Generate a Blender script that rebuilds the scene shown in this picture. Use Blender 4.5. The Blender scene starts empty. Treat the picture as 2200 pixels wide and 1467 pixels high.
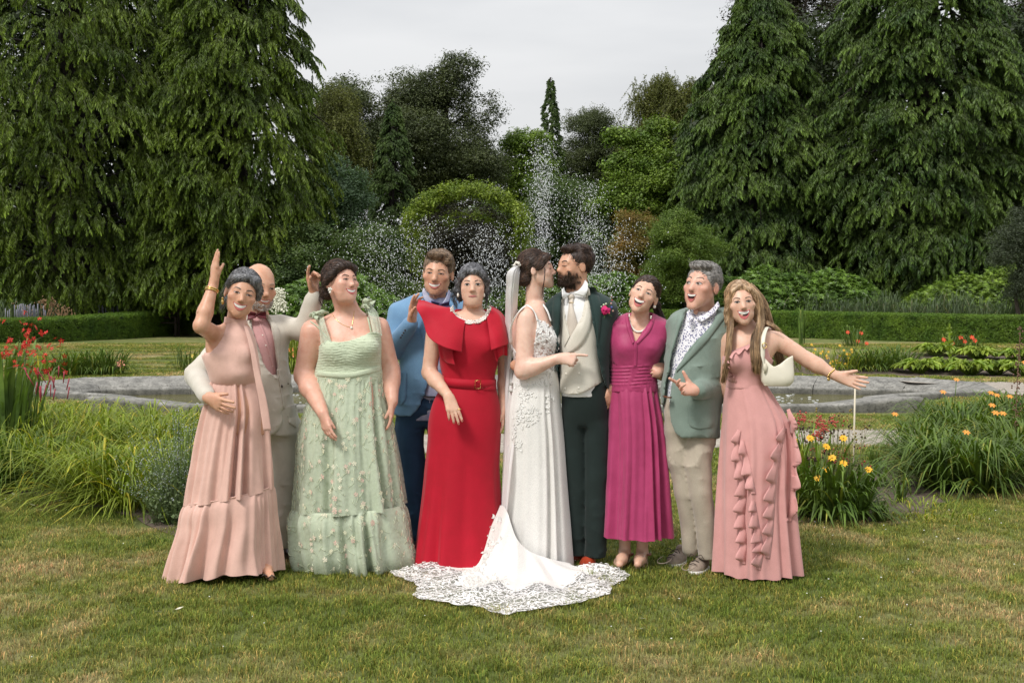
import bpy, math, random, os
import numpy as np
from mathutils import Vector, Matrix, Euler
from mathutils.bvhtree import BVHTree
import openvdb
SC = bpy.context.scene
COL = SC.collection
random.seed(7); RNG = np.random.default_rng(7)
# ---------------------------------------------------------------- camera
F, HX, HY, CH = 2600.0, 1100.0, 648.0, 1.5      # focal length and horizon in the photograph's 2200 px frame
cam_d = bpy.data.cameras.new('camera'); cam = bpy.data.objects.new('camera', cam_d); COL.objects.link(cam)
cam.location = (0, 0, CH); cam.rotation_euler = (math.radians(90), 0, 0)
cam_d.sensor_width = 36; cam_d.lens = 36*F/2200; cam_d.shift_y = -(733.5-HY)/2200
cam_d.clip_end = 600; cam_d.clip_start = 0.1
SC.camera = cam
# ---------------------------------------------------------------- world: overcast sky
SUN_EL, SUN_AZ = 50, 218        # soft sun behind a bright cloud sheet, behind and left of the camera
w = bpy.data.worlds.new('World'); SC.world = w; w.use_nodes = True
nt = w.node_tree; nt.nodes.clear()
def N(nt, t, **kw):
    n = nt.nodes.new(t)
    for k, v in kw.items():
        if k.startswith('i_'):
            key = k[2:]
            n.inputs[int(key) if key.isdigit() else key.replace('_', ' ')].default_value = v
        else: setattr(n, k, v)
    return n
out = N(nt, 'ShaderNodeOutputWorld'); bg = N(nt, 'ShaderNodeBackground')
sky = N(nt, 'ShaderNodeTexSky', sky_type='NISHITA', sun_disc=False, sun_elevation=math.radians(SUN_EL), sun_rotation=math.radians(SUN_AZ))
tc = N(nt, 'ShaderNodeTexCoord'); mp = N(nt, 'ShaderNodeMapping'); mp.inputs['Scale'].default_value = (1, 1, 4.5)
noi = N(nt, 'ShaderNodeTexNoise', i_Scale=1.7, i_Detail=5.0, i_Roughness=0.5)
rmp = N(nt, 'ShaderNodeValToRGB')
rmp.color_ramp.elements[0].position = 0.36; rmp.color_ramp.elements[0].color = (6.3, 6.45, 6.65, 1)
rmp.color_ramp.elements[1].position = 0.62; rmp.color_ramp.elements[1].color = (8.4, 8.42, 8.45, 1)
mix = N(nt, 'ShaderNodeMix', data_type='RGBA'); mix.inputs[0].default_value = 0.94
nt.links.new(tc.outputs['Generated'], mp.inputs[0]); nt.links.new(mp.outputs[0], noi.inputs['Vector'])
nt.links.new(noi.outputs[0], rmp.inputs[0]); nt.links.new(sky.outputs[0], mix.inputs[6]); nt.links.new(rmp.outputs[0], mix.inputs[7])
# overcast luminance: the cloud sheet is about three times as bright overhead as at the horizon
spz = N(nt, 'ShaderNodeSeparateXYZ'); nt.links.new(tc.outputs['Generated'], spz.inputs[0]); mx0 = N(nt, 'ShaderNodeMath', operation='MAXIMUM'); nt.links.new(spz.outputs['Z'], mx0.inputs[0]); mx0.inputs[1].default_value = 0.0
ov = N(nt, 'ShaderNodeMath', operation='MULTIPLY_ADD'); nt.links.new(mx0.outputs[0], ov.inputs[0]); ov.inputs[1].default_value = 0.9; ov.inputs[2].default_value = 0.60
vm = N(nt, 'ShaderNodeVectorMath', operation='SCALE'); nt.links.new(mix.outputs[2], vm.inputs[0]); nt.links.new(ov.outputs[0], vm.inputs['Scale'])
nt.links.new(vm.outputs[0], bg.inputs[0]); bg.inputs[1].default_value = 0.1
nt.links.new(bg.outputs[0], out.inputs[0])
sun_d = bpy.data.lights.new('sun', 'SUN'); sun = bpy.data.objects.new('sun', sun_d); COL.objects.link(sun)
sun_d.energy = 2.1; sun_d.angle = math.radians(12); sun_d.color = (1.0, 0.965, 0.91)
sun.rotation_euler = (math.radians(90-SUN_EL), 0, math.radians(-38))
SC.view_settings.view_transform = 'Standard'; SC.view_settings.look = 'None'
SC.view_settings.exposure = 0.42; SC.view_settings.gamma = 1.0
SC.cycles.max_bounces = 6; SC.cycles.transparent_max_bounces = 12
# ================================================================ helpers
def P(px, py, Y): return np.array([(px-HX)*Y/F, Y, CH-(py-HY)*Y/F])
def G(px, py, z=0.0):
    Y = F*(CH-z)/(py-HY); return ((px-HX)*Y/F, Y)
def ss(a, b, x):
    t = np.clip((x-a)/(b-a), 0, 1); return t*t*(3-2*t)
def nrm(v): v = np.asarray(v, float); return v/(np.linalg.norm(v)+1e-12)
def vnoise(p, f, seed=0):
    """cheap smooth 3-D noise in about -1..1: warped sines"""
    x, y, z = (p[..., i]*f for i in range(3)); s = seed*1.7
    a = np.sin(x*1.3+s+1.7*np.sin(y*.9+s*2+.6*z)) + np.sin(y*1.7+2.1*s+1.3*np.sin(z*1.1+x*.7+s))
    b = np.sin(z*1.5+s*.7+1.5*np.sin(x*1.2-y*.8+s*3)) + np.sin((x+y-z)*1.1+s*1.9)
    return (a+b)*.3
def tag(o, label=None, cat=None, group=None, kind=None):
    for k, v in (('label', label), ('category', cat), ('group', group), ('kind', kind)):
        if v: o[k] = v
    return o
def thing(name, loc, label, cat, group=None):
    o = bpy.data.objects.new(name, None); COL.objects.link(o); o.location = tuple(loc)
    o.empty_display_size = .1
    return tag(o, label, cat, group)
def obj(name, verts, faces, mat=None, parent=None, smooth=True, col=None, mats=None, mi=None):
    """link a mesh; VERTS are world coordinates; FACES: list of tuples or (n,3|4) array(s)"""
    v = np.asarray(verts, dtype=np.float32)
    if parent is not None: v = v - np.array(parent_loc(parent), dtype=np.float32)
    me = mesh_np(name, v, faces, smooth, col)
    for m in (mats or ([mat] if mat else [])): me.materials.append(m)
    if mi is not None: me.polygons.foreach_set('material_index', np.asarray(mi, dtype=np.int32))
    o = bpy.data.objects.new(name, me); COL.objects.link(o)
    if parent is not None: o.parent = parent
    return o
def parent_loc(o):
    l = np.zeros(3)
    while o is not None: l += np.array(o.location); o = o.parent
    return l
def mesh_np(name, v, faces, smooth=True, col=None):
    me = bpy.data.meshes.new(name)
    if isinstance(faces, np.ndarray): faces = [faces]
    if len(faces) and isinstance(faces[0], np.ndarray):
        faces = [f for f in faces if len(f)]
        idx = np.concatenate([f.reshape(-1) for f in faces]).astype(np.int32)
        cnt = np.concatenate([np.full(len(f), f.shape[1]) for f in faces]).astype(np.int32)
    else:
        idx = np.array([i for f in faces for i in f], dtype=np.int32); cnt = np.array([len(f) for f in faces], dtype=np.int32)
    me.vertices.add(len(v)); me.vertices.foreach_set('co', np.ascontiguousarray(v, dtype=np.float32).reshape(-1))
    me.loops.add(len(idx)); me.loops.foreach_set('vertex_index', idx)
    me.polygons.add(len(cnt)); st = np.concatenate([[0], np.cumsum(cnt)[:-1]]).astype(np.int32)
    me.polygons.foreach_set('loop_start', st); me.polygons.foreach_set('loop_total', cnt)
    me.polygons.foreach_set('use_smooth', np.full(len(cnt), smooth, dtype=bool))
    me.update(calc_edges=True); me.validate()
    if col is not None:
        a = me.color_attributes.new('Col', 'FLOAT_COLOR', 'POINT')
        c = np.ones((len(v), 4), dtype=np.float32); c[:, :3] = col
        a.data.foreach_set('color', c.reshape(-1))
    return me
class MB:
    """collects simple shapes into one mesh"""
    def __init__(s): s.v = []; s.f = {3: [], 4: []}; s.n = 0; s.c = []
    def add(s, v, f, c=None):
        v = np.asarray(v, float); f = np.asarray(f, int)
        s.v.append(v); s.f[f.shape[1]].append(f+s.n); s.n += len(v)
        s.c.append(np.tile(np.array(c if c is not None else (1, 1, 1), float), (len(v), 1)) if c is None or np.ndim(c) == 1 else np.asarray(c))
        return s
    def tube(s, pts, r, n=6, c=None, flat=None):
        pts = np.asarray(pts, float); r = np.broadcast_to(np.asarray(r, float), (len(pts),))
        t = np.gradient(pts, axis=0); t /= np.linalg.norm(t, axis=1)[:, None]+1e-12
        ref = np.array([0, 0, 1.]) if abs(t[:, 2].mean()) < .8 else np.array([0, 1., 0])
        u = np.cross(t, ref); u /= np.linalg.norm(u, axis=1)[:, None]+1e-12; w_ = np.cross(t, u)
        a = np.linspace(0, 2*math.pi, n, endpoint=False)
        fl = 1 if flat is None else flat
        v = pts[:, None]+(u[:, None]*np.cos(a)[None, :, None]+w_[:, None]*np.sin(a)[None, :, None]*fl)*r[:, None, None]
        v = np.concatenate([v.reshape(-1, 3), pts[:1], pts[-1:]])
        m = len(pts); i, j = np.meshgrid(np.arange(m-1), np.arange(n), indexing='ij'); j2 = (j+1) % n
        q = np.stack([i*n+j, i*n+j2, (i+1)*n+j2, (i+1)*n+j], -1).reshape(-1, 4)
        jj = np.arange(n); c0 = np.stack([np.full(n, m*n), (jj+1) % n, jj], -1)
        c1 = np.stack([np.full(n, m*n+1), (m-1)*n+jj, (m-1)*n+(jj+1) % n], -1)
        s.add(v, q, c); base = s.n-len(v)
        s.f[3] += [c0+base, c1+base]
        return s
    def ball(s, c, r, nu=8, nv=6, col=None):
        c = np.asarray(c, float); r = np.broadcast_to(np.asarray(r, float), (3,))
        a = np.linspace(0, 2*math.pi, nu, endpoint=False); b = np.linspace(0, math.pi, nv+1)
        v = np.stack([np.outer(np.sin(b), np.cos(a)), np.outer(np.sin(b), np.sin(a)), np.outer(np.cos(b), np.ones(nu))], -1)*r+c
        i, j = np.meshgrid(np.arange(nv), np.arange(nu), indexing='ij'); j2 = (j+1) % nu
        return s.add(v.reshape(-1, 3), np.stack([i*nu+j, (i+1)*nu+j, (i+1)*nu+j2, i*nu+j2], -1).reshape(-1, 4), col)
    def box(s, lo, hi, col=None):
        (a, b, c), (d, e, f) = lo, hi
        v = [(a, b, c), (d, b, c), (d, e, c), (a, e, c), (a, b, f), (d, b, f), (d, e, f), (a, e, f)]
        return s.add(v, [(0, 3, 2, 1), (4, 5, 6, 7), (0, 1, 5, 4), (1, 2, 6, 5), (2, 3, 7, 6), (3, 0, 4, 7)], col)
    def grid(s, v, closed=False, c=None):
        m, n = v.shape[:2]; jn = n if closed else n-1
        i, j = np.meshgrid(np.arange(m-1), np.arange(jn), indexing='ij'); j2 = (j+1) % n
        return s.add(v.reshape(-1, 3), np.stack([i*n+j, i*n+j2, (i+1)*n+j2, (i+1)*n+j], -1).reshape(-1, 4), c if c is None or np.ndim(c) == 1 else c.reshape(-1, 3))
    def build(s, name, mat, parent=None, smooth=True, col=True):
        fs = [np.concatenate(s.f[k]) for k in (3, 4) if s.f[k]]
        return obj(name, np.concatenate(s.v), fs, mat, parent, smooth, np.concatenate(s.c) if col else None)
# ---------------------------------------------------------------- materials
def new_mat(name):
    m = bpy.data.materials.new(name); m.use_nodes = True; nt = m.node_tree; nt.nodes.clear()
    o = N(nt, 'ShaderNodeOutputMaterial'); b = N(nt, 'ShaderNodeBsdfPrincipled'); nt.links.new(b.outputs[0], o.inputs[0])
    return m, nt, b, o
def ramp(nt, pts, inp=None):
    r = N(nt, 'ShaderNodeValToRGB'); e = r.color_ramp.elements
    while len(e) < len(pts): e.new(.5)
    for k, (p_, c) in enumerate(pts): e[k].position = p_; e[k].color = (*c[:3], 1)
    if inp is not None: nt.links.new(inp, r.inputs[0])
    return r
def mul(nt, a, b, f=1.0, mode='MULTIPLY'):
    m = N(nt, 'ShaderNodeMix', data_type='RGBA', blend_type=mode)
    for sock, v in ((6, a), (7, b), (0, f)):
        if isinstance(v, bpy.types.NodeSocket): nt.links.new(v, m.inputs[sock])
        else: m.inputs[sock].default_value = v if not isinstance(v, tuple) else (*v[:3], 1)
    return m.outputs[2]
def noise(nt, scale, detail=4, rough=.55, coord='pos', stretch=None):
    if coord == 'pos': g = N(nt, 'ShaderNodeNewGeometry').outputs['Position']
    else: g = N(nt, 'ShaderNodeTexCoord').outputs['Object']
    if stretch:
        mp = N(nt, 'ShaderNodeMapping'); mp.inputs['Scale'].default_value = stretch; nt.links.new(g, mp.inputs[0]); g = mp.outputs[0]
    n = N(nt, 'ShaderNodeTexNoise', i_Scale=scale, i_Detail=detail, i_Roughness=rough); nt.links.new(g, n.inputs['Vector'])
    return n.outputs[0]
def bump(nt, b, h, strength=.3, dist=.01):
    n = N(nt, 'ShaderNodeBump', i_Strength=strength, i_Distance=dist); nt.links.new(h, n.inputs['Height']); nt.links.new(n.outputs[0], b.inputs['Normal'])
def cloth(name, c, c2=None, rough=.8, weave=900, wr=22, wstr=.25, sheen=.25, vcol=False, wdist=.012):
    m, nt, b, o = new_mat(name); c2 = c2 or tuple(x*.82 for x in c)
    n1 = noise(nt, 9, 3, coord='obj'); r = ramp(nt, [(.3, c2), (.7, c)], n1); colr = r.outputs[0]
    n2 = noise(nt, weave, 2, coord='obj'); r2 = ramp(nt, [(.3, (.82,)*3), (.7, (1.12,)*3)], n2); colr = mul(nt, colr, r2.outputs[0])
    if vcol: colr = mul(nt, colr, N(nt, 'ShaderNodeVertexColor', layer_name='Col').outputs[0])
    nt.links.new(colr, b.inputs['Base Color']); b.inputs['Roughness'].default_value = rough
    b.inputs['Sheen Weight'].default_value = sheen; b.inputs['Specular IOR Level'].default_value = .25
    n3 = noise(nt, wr, 4, .6, coord='obj', stretch=(1, 1, .55)); bump(nt, b, n3, wstr, wdist*.45)
    return m
def plain(name, c, rough=.5, metal=0, spec=.5, vcol=False, nscale=0, var=.25, bmp=0):
    m, nt, b, o = new_mat(name); colr = None
    if vcol:
        colr = mul(nt, N(nt, 'ShaderNodeVertexColor', layer_name='Col').outputs[0], c)
    if nscale:
        n1 = noise(nt, nscale, 4, coord='obj'); r = ramp(nt, [(.3, (1-var,)*3), (.7, (1+var*.5,)*3)], n1)
        colr = mul(nt, colr if colr is not None else c, r.outputs[0])
        if bmp: bump(nt, b, n1, bmp)
    if colr is not None: nt.links.new(colr, b.inputs['Base Color'])
    else: b.inputs['Base Color'].default_value = (*c, 1)
    b.inputs['Roughness'].default_value = rough; b.inputs['Metallic'].default_value = metal; b.inputs['Specular IOR Level'].default_value = spec
    return m
def skin_mat(name, c):
    m, nt, b, o = new_mat(name)
    vc = N(nt, 'ShaderNodeVertexColor', layer_name='Col').outputs[0]
    n1 = noise(nt, 24, 6, .65, coord='obj'); r = ramp(nt, [(.28, (.92, .78, .74)), (.5, (1, .98, .97)), (.72, (1.06, 1.08, 1.08))], n1)
    cc = mul(nt, mul(nt, vc, c), r.outputs[0]); nt.links.new(cc, b.inputs['Base Color'])
    b.inputs['Roughness'].default_value = .42; b.inputs['Subsurface Weight'].default_value = .18
    b.inputs['Subsurface Radius'].default_value = (.012, .005, .003); b.inputs['Subsurface Scale'].default_value = .6
    b.inputs['Specular IOR Level'].default_value = .4
    bump(nt, b, noise(nt, 320, 3, coord='obj'), .12, .002)
    return m
def hair_mat(name, c1, c2, rough=.45):
    m, nt, b, o = new_mat(name)
    n1 = noise(nt, 60, 3, coord='obj', stretch=(1, 1, .25)); r = ramp(nt, [(.35, c1), (.65, c2)], n1)
    vc = N(nt, 'ShaderNodeVertexColor', layer_name='Col').outputs[0]
    nt.links.new(mul(nt, r.outputs[0], vc), b.inputs['Base Color'])
    b.inputs['Roughness'].default_value = rough; b.inputs['Specular IOR Level'].default_value = .5
    bump(nt, b, noise(nt, 300, 2, coord='obj', stretch=(1, 1, .3)), .4, .003)
    return m
# ---------------------------------------------------------------- signed distance fields -> one continuous mesh
class Field:
    def __init__(s, lo, hi, h=.004):
        s.h = h; s.lo = np.array(lo, float); n = np.ceil((np.array(hi)-s.lo)/h).astype(int)+1
        s.n = n; s.a = np.full(n, .05, dtype=np.float32)
        s.ax = [(s.lo[i]+np.arange(n[i])*h).astype(np.float32) for i in range(3)]
    def _sl(s, lo, hi):
        i0 = np.clip(np.floor((np.array(lo)-s.lo)/s.h).astype(int), 0, s.n); i1 = np.clip(np.ceil((np.array(hi)-s.lo)/s.h).astype(int)+1, 0, s.n)
        sl = tuple(slice(a, b) for a, b in zip(i0, i1))
        return sl, s.ax[0][sl[0]][:, None, None], s.ax[1][sl[1]][None, :, None], s.ax[2][sl[2]][None, None, :]
    def put(s, sl, d, k, op='u'):
        a = s.a[sl]
        if a.size == 0: return
        if op == 'u':
            h = np.maximum(k-np.abs(a-d), 0)/max(k, 1e-6); s.a[sl] = np.minimum(a, d)-h*h*k*.25
        else:  # subtract
            d = -d; h = np.maximum(k-np.abs(a-d), 0)/max(k, 1e-6); s.a[sl] = np.maximum(a, d)+h*h*k*.25
    def cone(s, a, b, ra, rb, k=.015, op='u'):
        a = np.asarray(a, np.float32); b = np.asarray(b, np.float32); m = max(ra, rb)+k+3*s.h
        sl, x, y, z = s._sl(np.minimum(a, b)-m, np.maximum(a, b)+m)
        ba = b-a; L = float(ba@ba)+1e-9
        t = np.clip(((x-a[0])*ba[0]+(y-a[1])*ba[1]+(z-a[2])*ba[2])/L, 0, 1)
        d = np.sqrt((x-a[0]-t*ba[0])**2+(y-a[1]-t*ba[1])**2+(z-a[2]-t*ba[2])**2)-(ra+(rb-ra)*t)
        s.put(sl, d, k, op)
    def chain(s, pts, rs, k=.015):
        for i in range(len(pts)-1): s.cone(pts[i], pts[i+1], rs[i], rs[i+1], k)
    def ell(s, c, r, R=None, k=.015, op='u'):
        c = np.asarray(c, np.float32); m = max(r)+k+3*s.h
        sl, x, y, z = s._sl(c-m, c+m); x = x-c[0]; y = y-c[1]; z = z-c[2]
        if R is not None:
            R = np.asarray(R, np.float32)   # columns = local axes
            x, y, z = (x*R[0, i]+y*R[1, i]+z*R[2, i] for i in range(3))
        k0 = np.sqrt((x/r[0])**2+(y/r[1])**2+(z/r[2])**2)+1e-6; k1 = np.sqrt((x/r[0]**2)**2+(y/r[1]**2)**2+(z/r[2]**2)**2)+1e-6
        s.put(sl, k0*(k0-1)/k1, k, op)
    def loft(s, rings, k=.02, p=2.3, op='u', end=.0, yaw=0):
        """rings: (x, y, z, rx, ry) from top to bottom or bottom to top; yaw turns the cross-sections"""
        r = np.array(sorted(rings, key=lambda q: q[2]), float); z0, z1 = r[0, 2], r[-1, 2]
        mm = r[:, 3:5].max()+k+3*s.h
        sl, x, y, z = s._sl([r[:, 0].min()-mm, r[:, 1].min()-mm, z0-k-.03], [r[:, 0].max()+mm, r[:, 1].max()+mm, z1+k+.03])
        zz = z.reshape(-1); ip = lambda j: smooth_interp(zz, r[:, 2], r[:, j]).astype(np.float32)[None, None, :]
        X = x-ip(0); Y = y-ip(1); rx = ip(3); ry = ip(4)
        if yaw: ca, sa = math.cos(yaw), math.sin(yaw); X, Y = X*ca+Y*sa, -X*sa+Y*ca
        q = (np.abs(X/rx)**p+np.abs(Y/ry)**p)**(1/p)+1e-6
        e = np.sqrt(X*X+Y*Y)+1e-6
        d = (q-1)*np.minimum(e/q, np.maximum(rx, ry))
        dz = np.maximum(z0-z, z-z1)
        d = np.where((d > 0) & (dz > 0), np.sqrt(np.maximum(d, 0)**2+np.maximum(dz, 0)**2), np.maximum(d, dz))
        s.put(sl, d.astype(np.float32), k, op)
    def fn(s, lo, hi, f, k=.005, op='u'):
        sl, x, y, z = s._sl(lo, hi); X, Y, Z = np.broadcast_arrays(x, y, z)
        s.put(sl, f(X, Y, Z).astype(np.float32), k, op)
    def warp(s, f):
        i = np.nonzero(np.abs(s.a) < .03)
        p = np.stack([s.ax[j][i[j]] for j in range(3)], -1); s.a[i] += f(p).astype(np.float32)
    def mesh(s, adapt=0.0):
        a = np.clip(s.a, -.03, .03).astype(np.float32)
        for ax in range(3):
            sl = [slice(None)]*3
            for e in (0, -1): sl[ax] = e; a[tuple(sl)] = .03
        g = openvdb.FloatGrid(.03); g.copyFromArray(a)
        v, t, q = g.convertToPolygons(isovalue=0.0, adaptivity=adapt)
        v = s.lo+np.asarray(v, float)*s.h
        fs = [np.asarray(t, int) if len(t) else np.zeros((0, 3), int), np.asarray(q, int) if len(q) else np.zeros((0, 4), int)]
        return v, fs
def smooth_interp(x, xp, fp):
    """Catmull-Rom style (cubic Hermite) interpolation"""
    xp = np.asarray(xp, float); fp = np.asarray(fp, float)
    if len(xp) < 3: return np.interp(x, xp, fp)
    m = np.gradient(fp, xp); i = np.clip(np.searchsorted(xp, x)-1, 0, len(xp)-2)
    h = xp[i+1]-xp[i]; t = np.clip((x-xp[i])/h, 0, 1)
    return (2*t**3-3*t**2+1)*fp[i]+(t**3-2*t**2+t)*h*m[i]+(-2*t**3+3*t**2)*fp[i+1]+(t**3-t**2)*h*m[i+1]
def poly_interp(pts, n):
    pts = np.asarray(pts, float); s_ = np.concatenate([[0], np.cumsum(np.linalg.norm(np.diff(pts, axis=0), axis=1))]); u = np.linspace(0, s_[-1], n)
    return np.stack([smooth_interp(u, s_, pts[:, j]) for j in range(pts.shape[1])], -1)
# ================================================================ the garden
def gz(x, y): return .35*ss(25.0, 31.0, np.asarray(y, float)+0*np.asarray(x, float))
def gz1(x, y): return float(gz(x, y))
def GG(px, py):   # ground point behind a pixel, on the banked ground
    Y = F*CH/(py-HY)
    for _ in range(30): Y = F*(CH-gz1(0, Y))/(py-HY)
    return np.array([(px-HX)*Y/F, Y, gz1(0, Y)])
def inpoly(x, y, poly):
    x = np.asarray(x); y = np.asarray(y); r = np.zeros(x.shape, bool); n = len(poly)
    for i in range(n):
        x0, y0 = poly[i]; x1, y1 = poly[(i+1) % n]
        c = ((y0 > y) != (y1 > y)) & (x < (x1-x0)*(y-y0)/(y1-y0+1e-12)+x0); r ^= c
    return r
def scatter(name, pts, protos, mat=None, parent=None, rot=None, scl=None, idx=None, kind='stuff', seed=0):
    """a mass of leaves or grass: copies of small meshes on points (geometry nodes)"""
    pts = np.asarray(pts, np.float32); n = len(pts); rg = np.random.default_rng(seed+n)
    if parent is not None: pts = pts-np.array(parent_loc(parent), np.float32)
    me = bpy.data.meshes.new(name); me.vertices.add(n); me.vertices.foreach_set('co', pts.reshape(-1))
    rot = np.zeros((n, 3)) if rot is None else rot; scl = np.ones(n) if scl is None else scl; idx = rg.integers(0, len(protos), n) if idx is None else idx
    a = me.attributes.new('rot', 'FLOAT_VECTOR', 'POINT'); a.data.foreach_set('vector', np.asarray(rot, np.float32).reshape(-1))
    a = me.attributes.new('scl', 'FLOAT', 'POINT'); a.data.foreach_set('value', np.asarray(scl, np.float32))
    a = me.attributes.new('idx', 'INT', 'POINT'); a.data.foreach_set('value', np.asarray(idx, np.int32))
    o = bpy.data.objects.new(name, me); COL.objects.link(o)
    if parent is not None: o.parent = parent
    if kind: o['kind'] = kind
    t = bpy.data.node_groups.new(name, 'GeometryNodeTree'); t.interface.new_socket('Geometry', in_out='INPUT', socket_type='NodeSocketGeometry'); t.interface.new_socket('Geometry', in_out='OUTPUT', socket_type='NodeSocketGeometry')
    gi = t.nodes.new('NodeGroupInput'); go = t.nodes.new('NodeGroupOutput'); ip = t.nodes.new('GeometryNodeInstanceOnPoints'); jn = t.nodes.new('GeometryNodeJoinGeometry')
    for pr in reversed(protos):
        oi = t.nodes.new('GeometryNodeObjectInfo'); oi.inputs['Object'].default_value = pr; g2 = t.nodes.new('GeometryNodeGeometryToInstance')
        t.links.new(oi.outputs['Geometry'], g2.inputs[0]); t.links.new(g2.outputs[0], jn.inputs[0])
    def at(nm, ty):
        q = t.nodes.new('GeometryNodeInputNamedAttribute'); q.data_type = ty; q.inputs[0].default_value = nm; return q.outputs['Attribute']
    t.links.new(gi.outputs[0], ip.inputs['Points']); t.links.new(jn.outputs[0], ip.inputs['Instance']); ip.inputs['Pick Instance'].default_value = True
    t.links.new(at('idx', 'INT'), ip.inputs['Instance Index']); t.links.new(at('rot', 'FLOAT_VECTOR'), ip.inputs['Rotation']); t.links.new(at('scl', 'FLOAT'), ip.inputs['Scale'])
    t.links.new(ip.outputs[0], go.inputs[0]); md = o.modifiers.new('copies', 'NODES'); md.node_group = t
    return o
def proto(name, m, mat, smooth=False):
    fs = [np.concatenate(m.f[k]) for k in (3, 4) if m.f[k]]; me = mesh_np(name, np.concatenate(m.v), fs, smooth, np.concatenate(m.c)); me.materials.append(mat)
    return bpy.data.objects.new(name, me)
# ---- materials
def leaf_mat(name, c1, c2, scale=1.2, rough=.55, trans=.25, tip=None, vary=6.0):
    m, nt, b, o = new_mat(name); g = N(nt, 'ShaderNodeNewGeometry')
    r = ramp(nt, [(.32, c1), (.68, c2)], noise(nt, scale, 3)); r2 = ramp(nt, [(.25, (.62,)*3), (.75, (1.35,)*3)], noise(nt, vary, 2))
    c = mul(nt, mul(nt, r.outputs[0], r2.outputs[0]), N(nt, 'ShaderNodeVertexColor', layer_name='Col').outputs[0])
    nt.links.new(c, b.inputs['Base Color']); b.inputs['Roughness'].default_value = rough; b.inputs['Specular IOR Level'].default_value = .35
    t = N(nt, 'ShaderNodeBsdfTranslucent'); nt.links.new(mul(nt, c, (1.2, 1.3, .5)), t.inputs[0]); mx = N(nt, 'ShaderNodeMixShader', i_0=trans)
    nt.links.new(b.outputs[0], mx.inputs[1]); nt.links.new(t.outputs[0], mx.inputs[2]); nt.links.new(mx.outputs[0], o.inputs[0]); return m
BARK = plain('bark', (.055, .042, .03), .9, nscale=9, var=.5, bmp=.6); BARK_D = plain('dark_bark', (.025, .018, .014), .9, nscale=9, var=.5, bmp=.6)
def dry_factor(nt):
    n1 = noise(nt, .55, 5, .6); n2 = noise(nt, 2.6, 4, .6, stretch=(1, .7, 1)); a = N(nt, 'ShaderNodeMath', operation='MULTIPLY_ADD'); nt.links.new(n2, a.inputs[0]); a.inputs[1].default_value = .75; nt.links.new(n1, a.inputs[2])
    b = N(nt, 'ShaderNodeMath', operation='MULTIPLY'); nt.links.new(a.outputs[0], b.inputs[0]); b.inputs[1].default_value = .57; return b.outputs[0]
LAWN, nt, b, o = new_mat('lawn_ground')
r = ramp(nt, [(.38, (.10, .14, .022)), (.50, (.17, .195, .046)), (.62, (.32, .26, .115))], dry_factor(nt)); r2 = ramp(nt, [(.3, (.6,)*3), (.7, (1.25,)*3)], noise(nt, 22, 5, .7)); r3 = ramp(nt, [(.3, (.75,)*3), (.7, (1.15,)*3)], noise(nt, 90, 3, .7))
nt.links.new(mul(nt, mul(nt, r.outputs[0], r2.outputs[0]), r3.outputs[0]), b.inputs['Base Color']); b.inputs['Roughness'].default_value = .95; bump(nt, b, noise(nt, 120, 3, .7), .8, .02)
BLADE, nt, b, o = new_mat('grass_blades')
r = ramp(nt, [(.38, (.125, .195, .023)), (.50, (.22, .26, .046)), (.62, (.43, .365, .16))], dry_factor(nt)); vc = N(nt, 'ShaderNodeVertexColor', layer_name='Col')
r2 = ramp(nt, [(.3, (.7,)*3), (.7, (1.3,)*3)], noise(nt, 14, 3)); c = mul(nt, mul(nt, r.outputs[0], vc.outputs[0]), r2.outputs[0]); nt.links.new(c, b.inputs['Base Color']); b.inputs['Roughness'].default_value = .6; b.inputs['Specular IOR Level'].default_value = .25
t = N(nt, 'ShaderNodeBsdfTranslucent'); nt.links.new(c, t.inputs[0]); mx = N(nt, 'ShaderNodeMixShader', i_0=.3); nt.links.new(b.outputs[0], mx.inputs[1]); nt.links.new(t.outputs[0], mx.inputs[2]); nt.links.new(mx.outputs[0], o.inputs[0])
SOIL = plain('soil_earth', (.115, .085, .062), .95, nscale=18, var=.45, bmp=.9); GRAVEL, nt, b, o = new_mat('gravel_path')
v = N(nt, 'ShaderNodeTexVoronoi', i_Scale=55.0); nt.links.new(N(nt, 'ShaderNodeNewGeometry').outputs['Position'], v.inputs['Vector']); r = ramp(nt, [(.0, (.20, .17, .14)), (.5, (.36, .315, .26)), (1, (.50, .45, .38))], v.outputs['Color'])
nt.links.new(mul(nt, r.outputs[0], ramp(nt, [(.3, (.8,)*3), (.7, (1.1,)*3)], noise(nt, 3, 4)).outputs[0]), b.inputs['Base Color']); b.inputs['Roughness'].default_value = .9; bump(nt, b, v.outputs['Distance'], .8, .012)
STONE, nt, b, o = new_mat('weathered_stone')
r = ramp(nt, [(.30, (.09, .088, .08)), (.42, (.17, .165, .15)), (.58, (.28, .27, .245)), (.75, (.38, .37, .34))], noise(nt, 5, 8, .72)); r2 = ramp(nt, [(.35, (.28, .28, .26)), (.5, (1, 1, 1))], noise(nt, 26, 5, .7)); gg = N(nt, 'ShaderNodeNewGeometry'); sp = N(nt, 'ShaderNodeSeparateXYZ'); nt.links.new(gg.outputs['Normal'], sp.inputs[0])
r3 = ramp(nt, [(.25, (.42, .42, .38)), (.8, (1, 1, 1))], sp.outputs['Z'])   # lichen keeps to the upright faces
nt.links.new(mul(nt, mul(nt, r.outputs[0], r2.outputs[0], .75), r3.outputs[0], .8), b.inputs['Base Color']); b.inputs['Roughness'].default_value = .9; bump(nt, b, noise(nt, 40, 6, .7), .7, .012)
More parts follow.
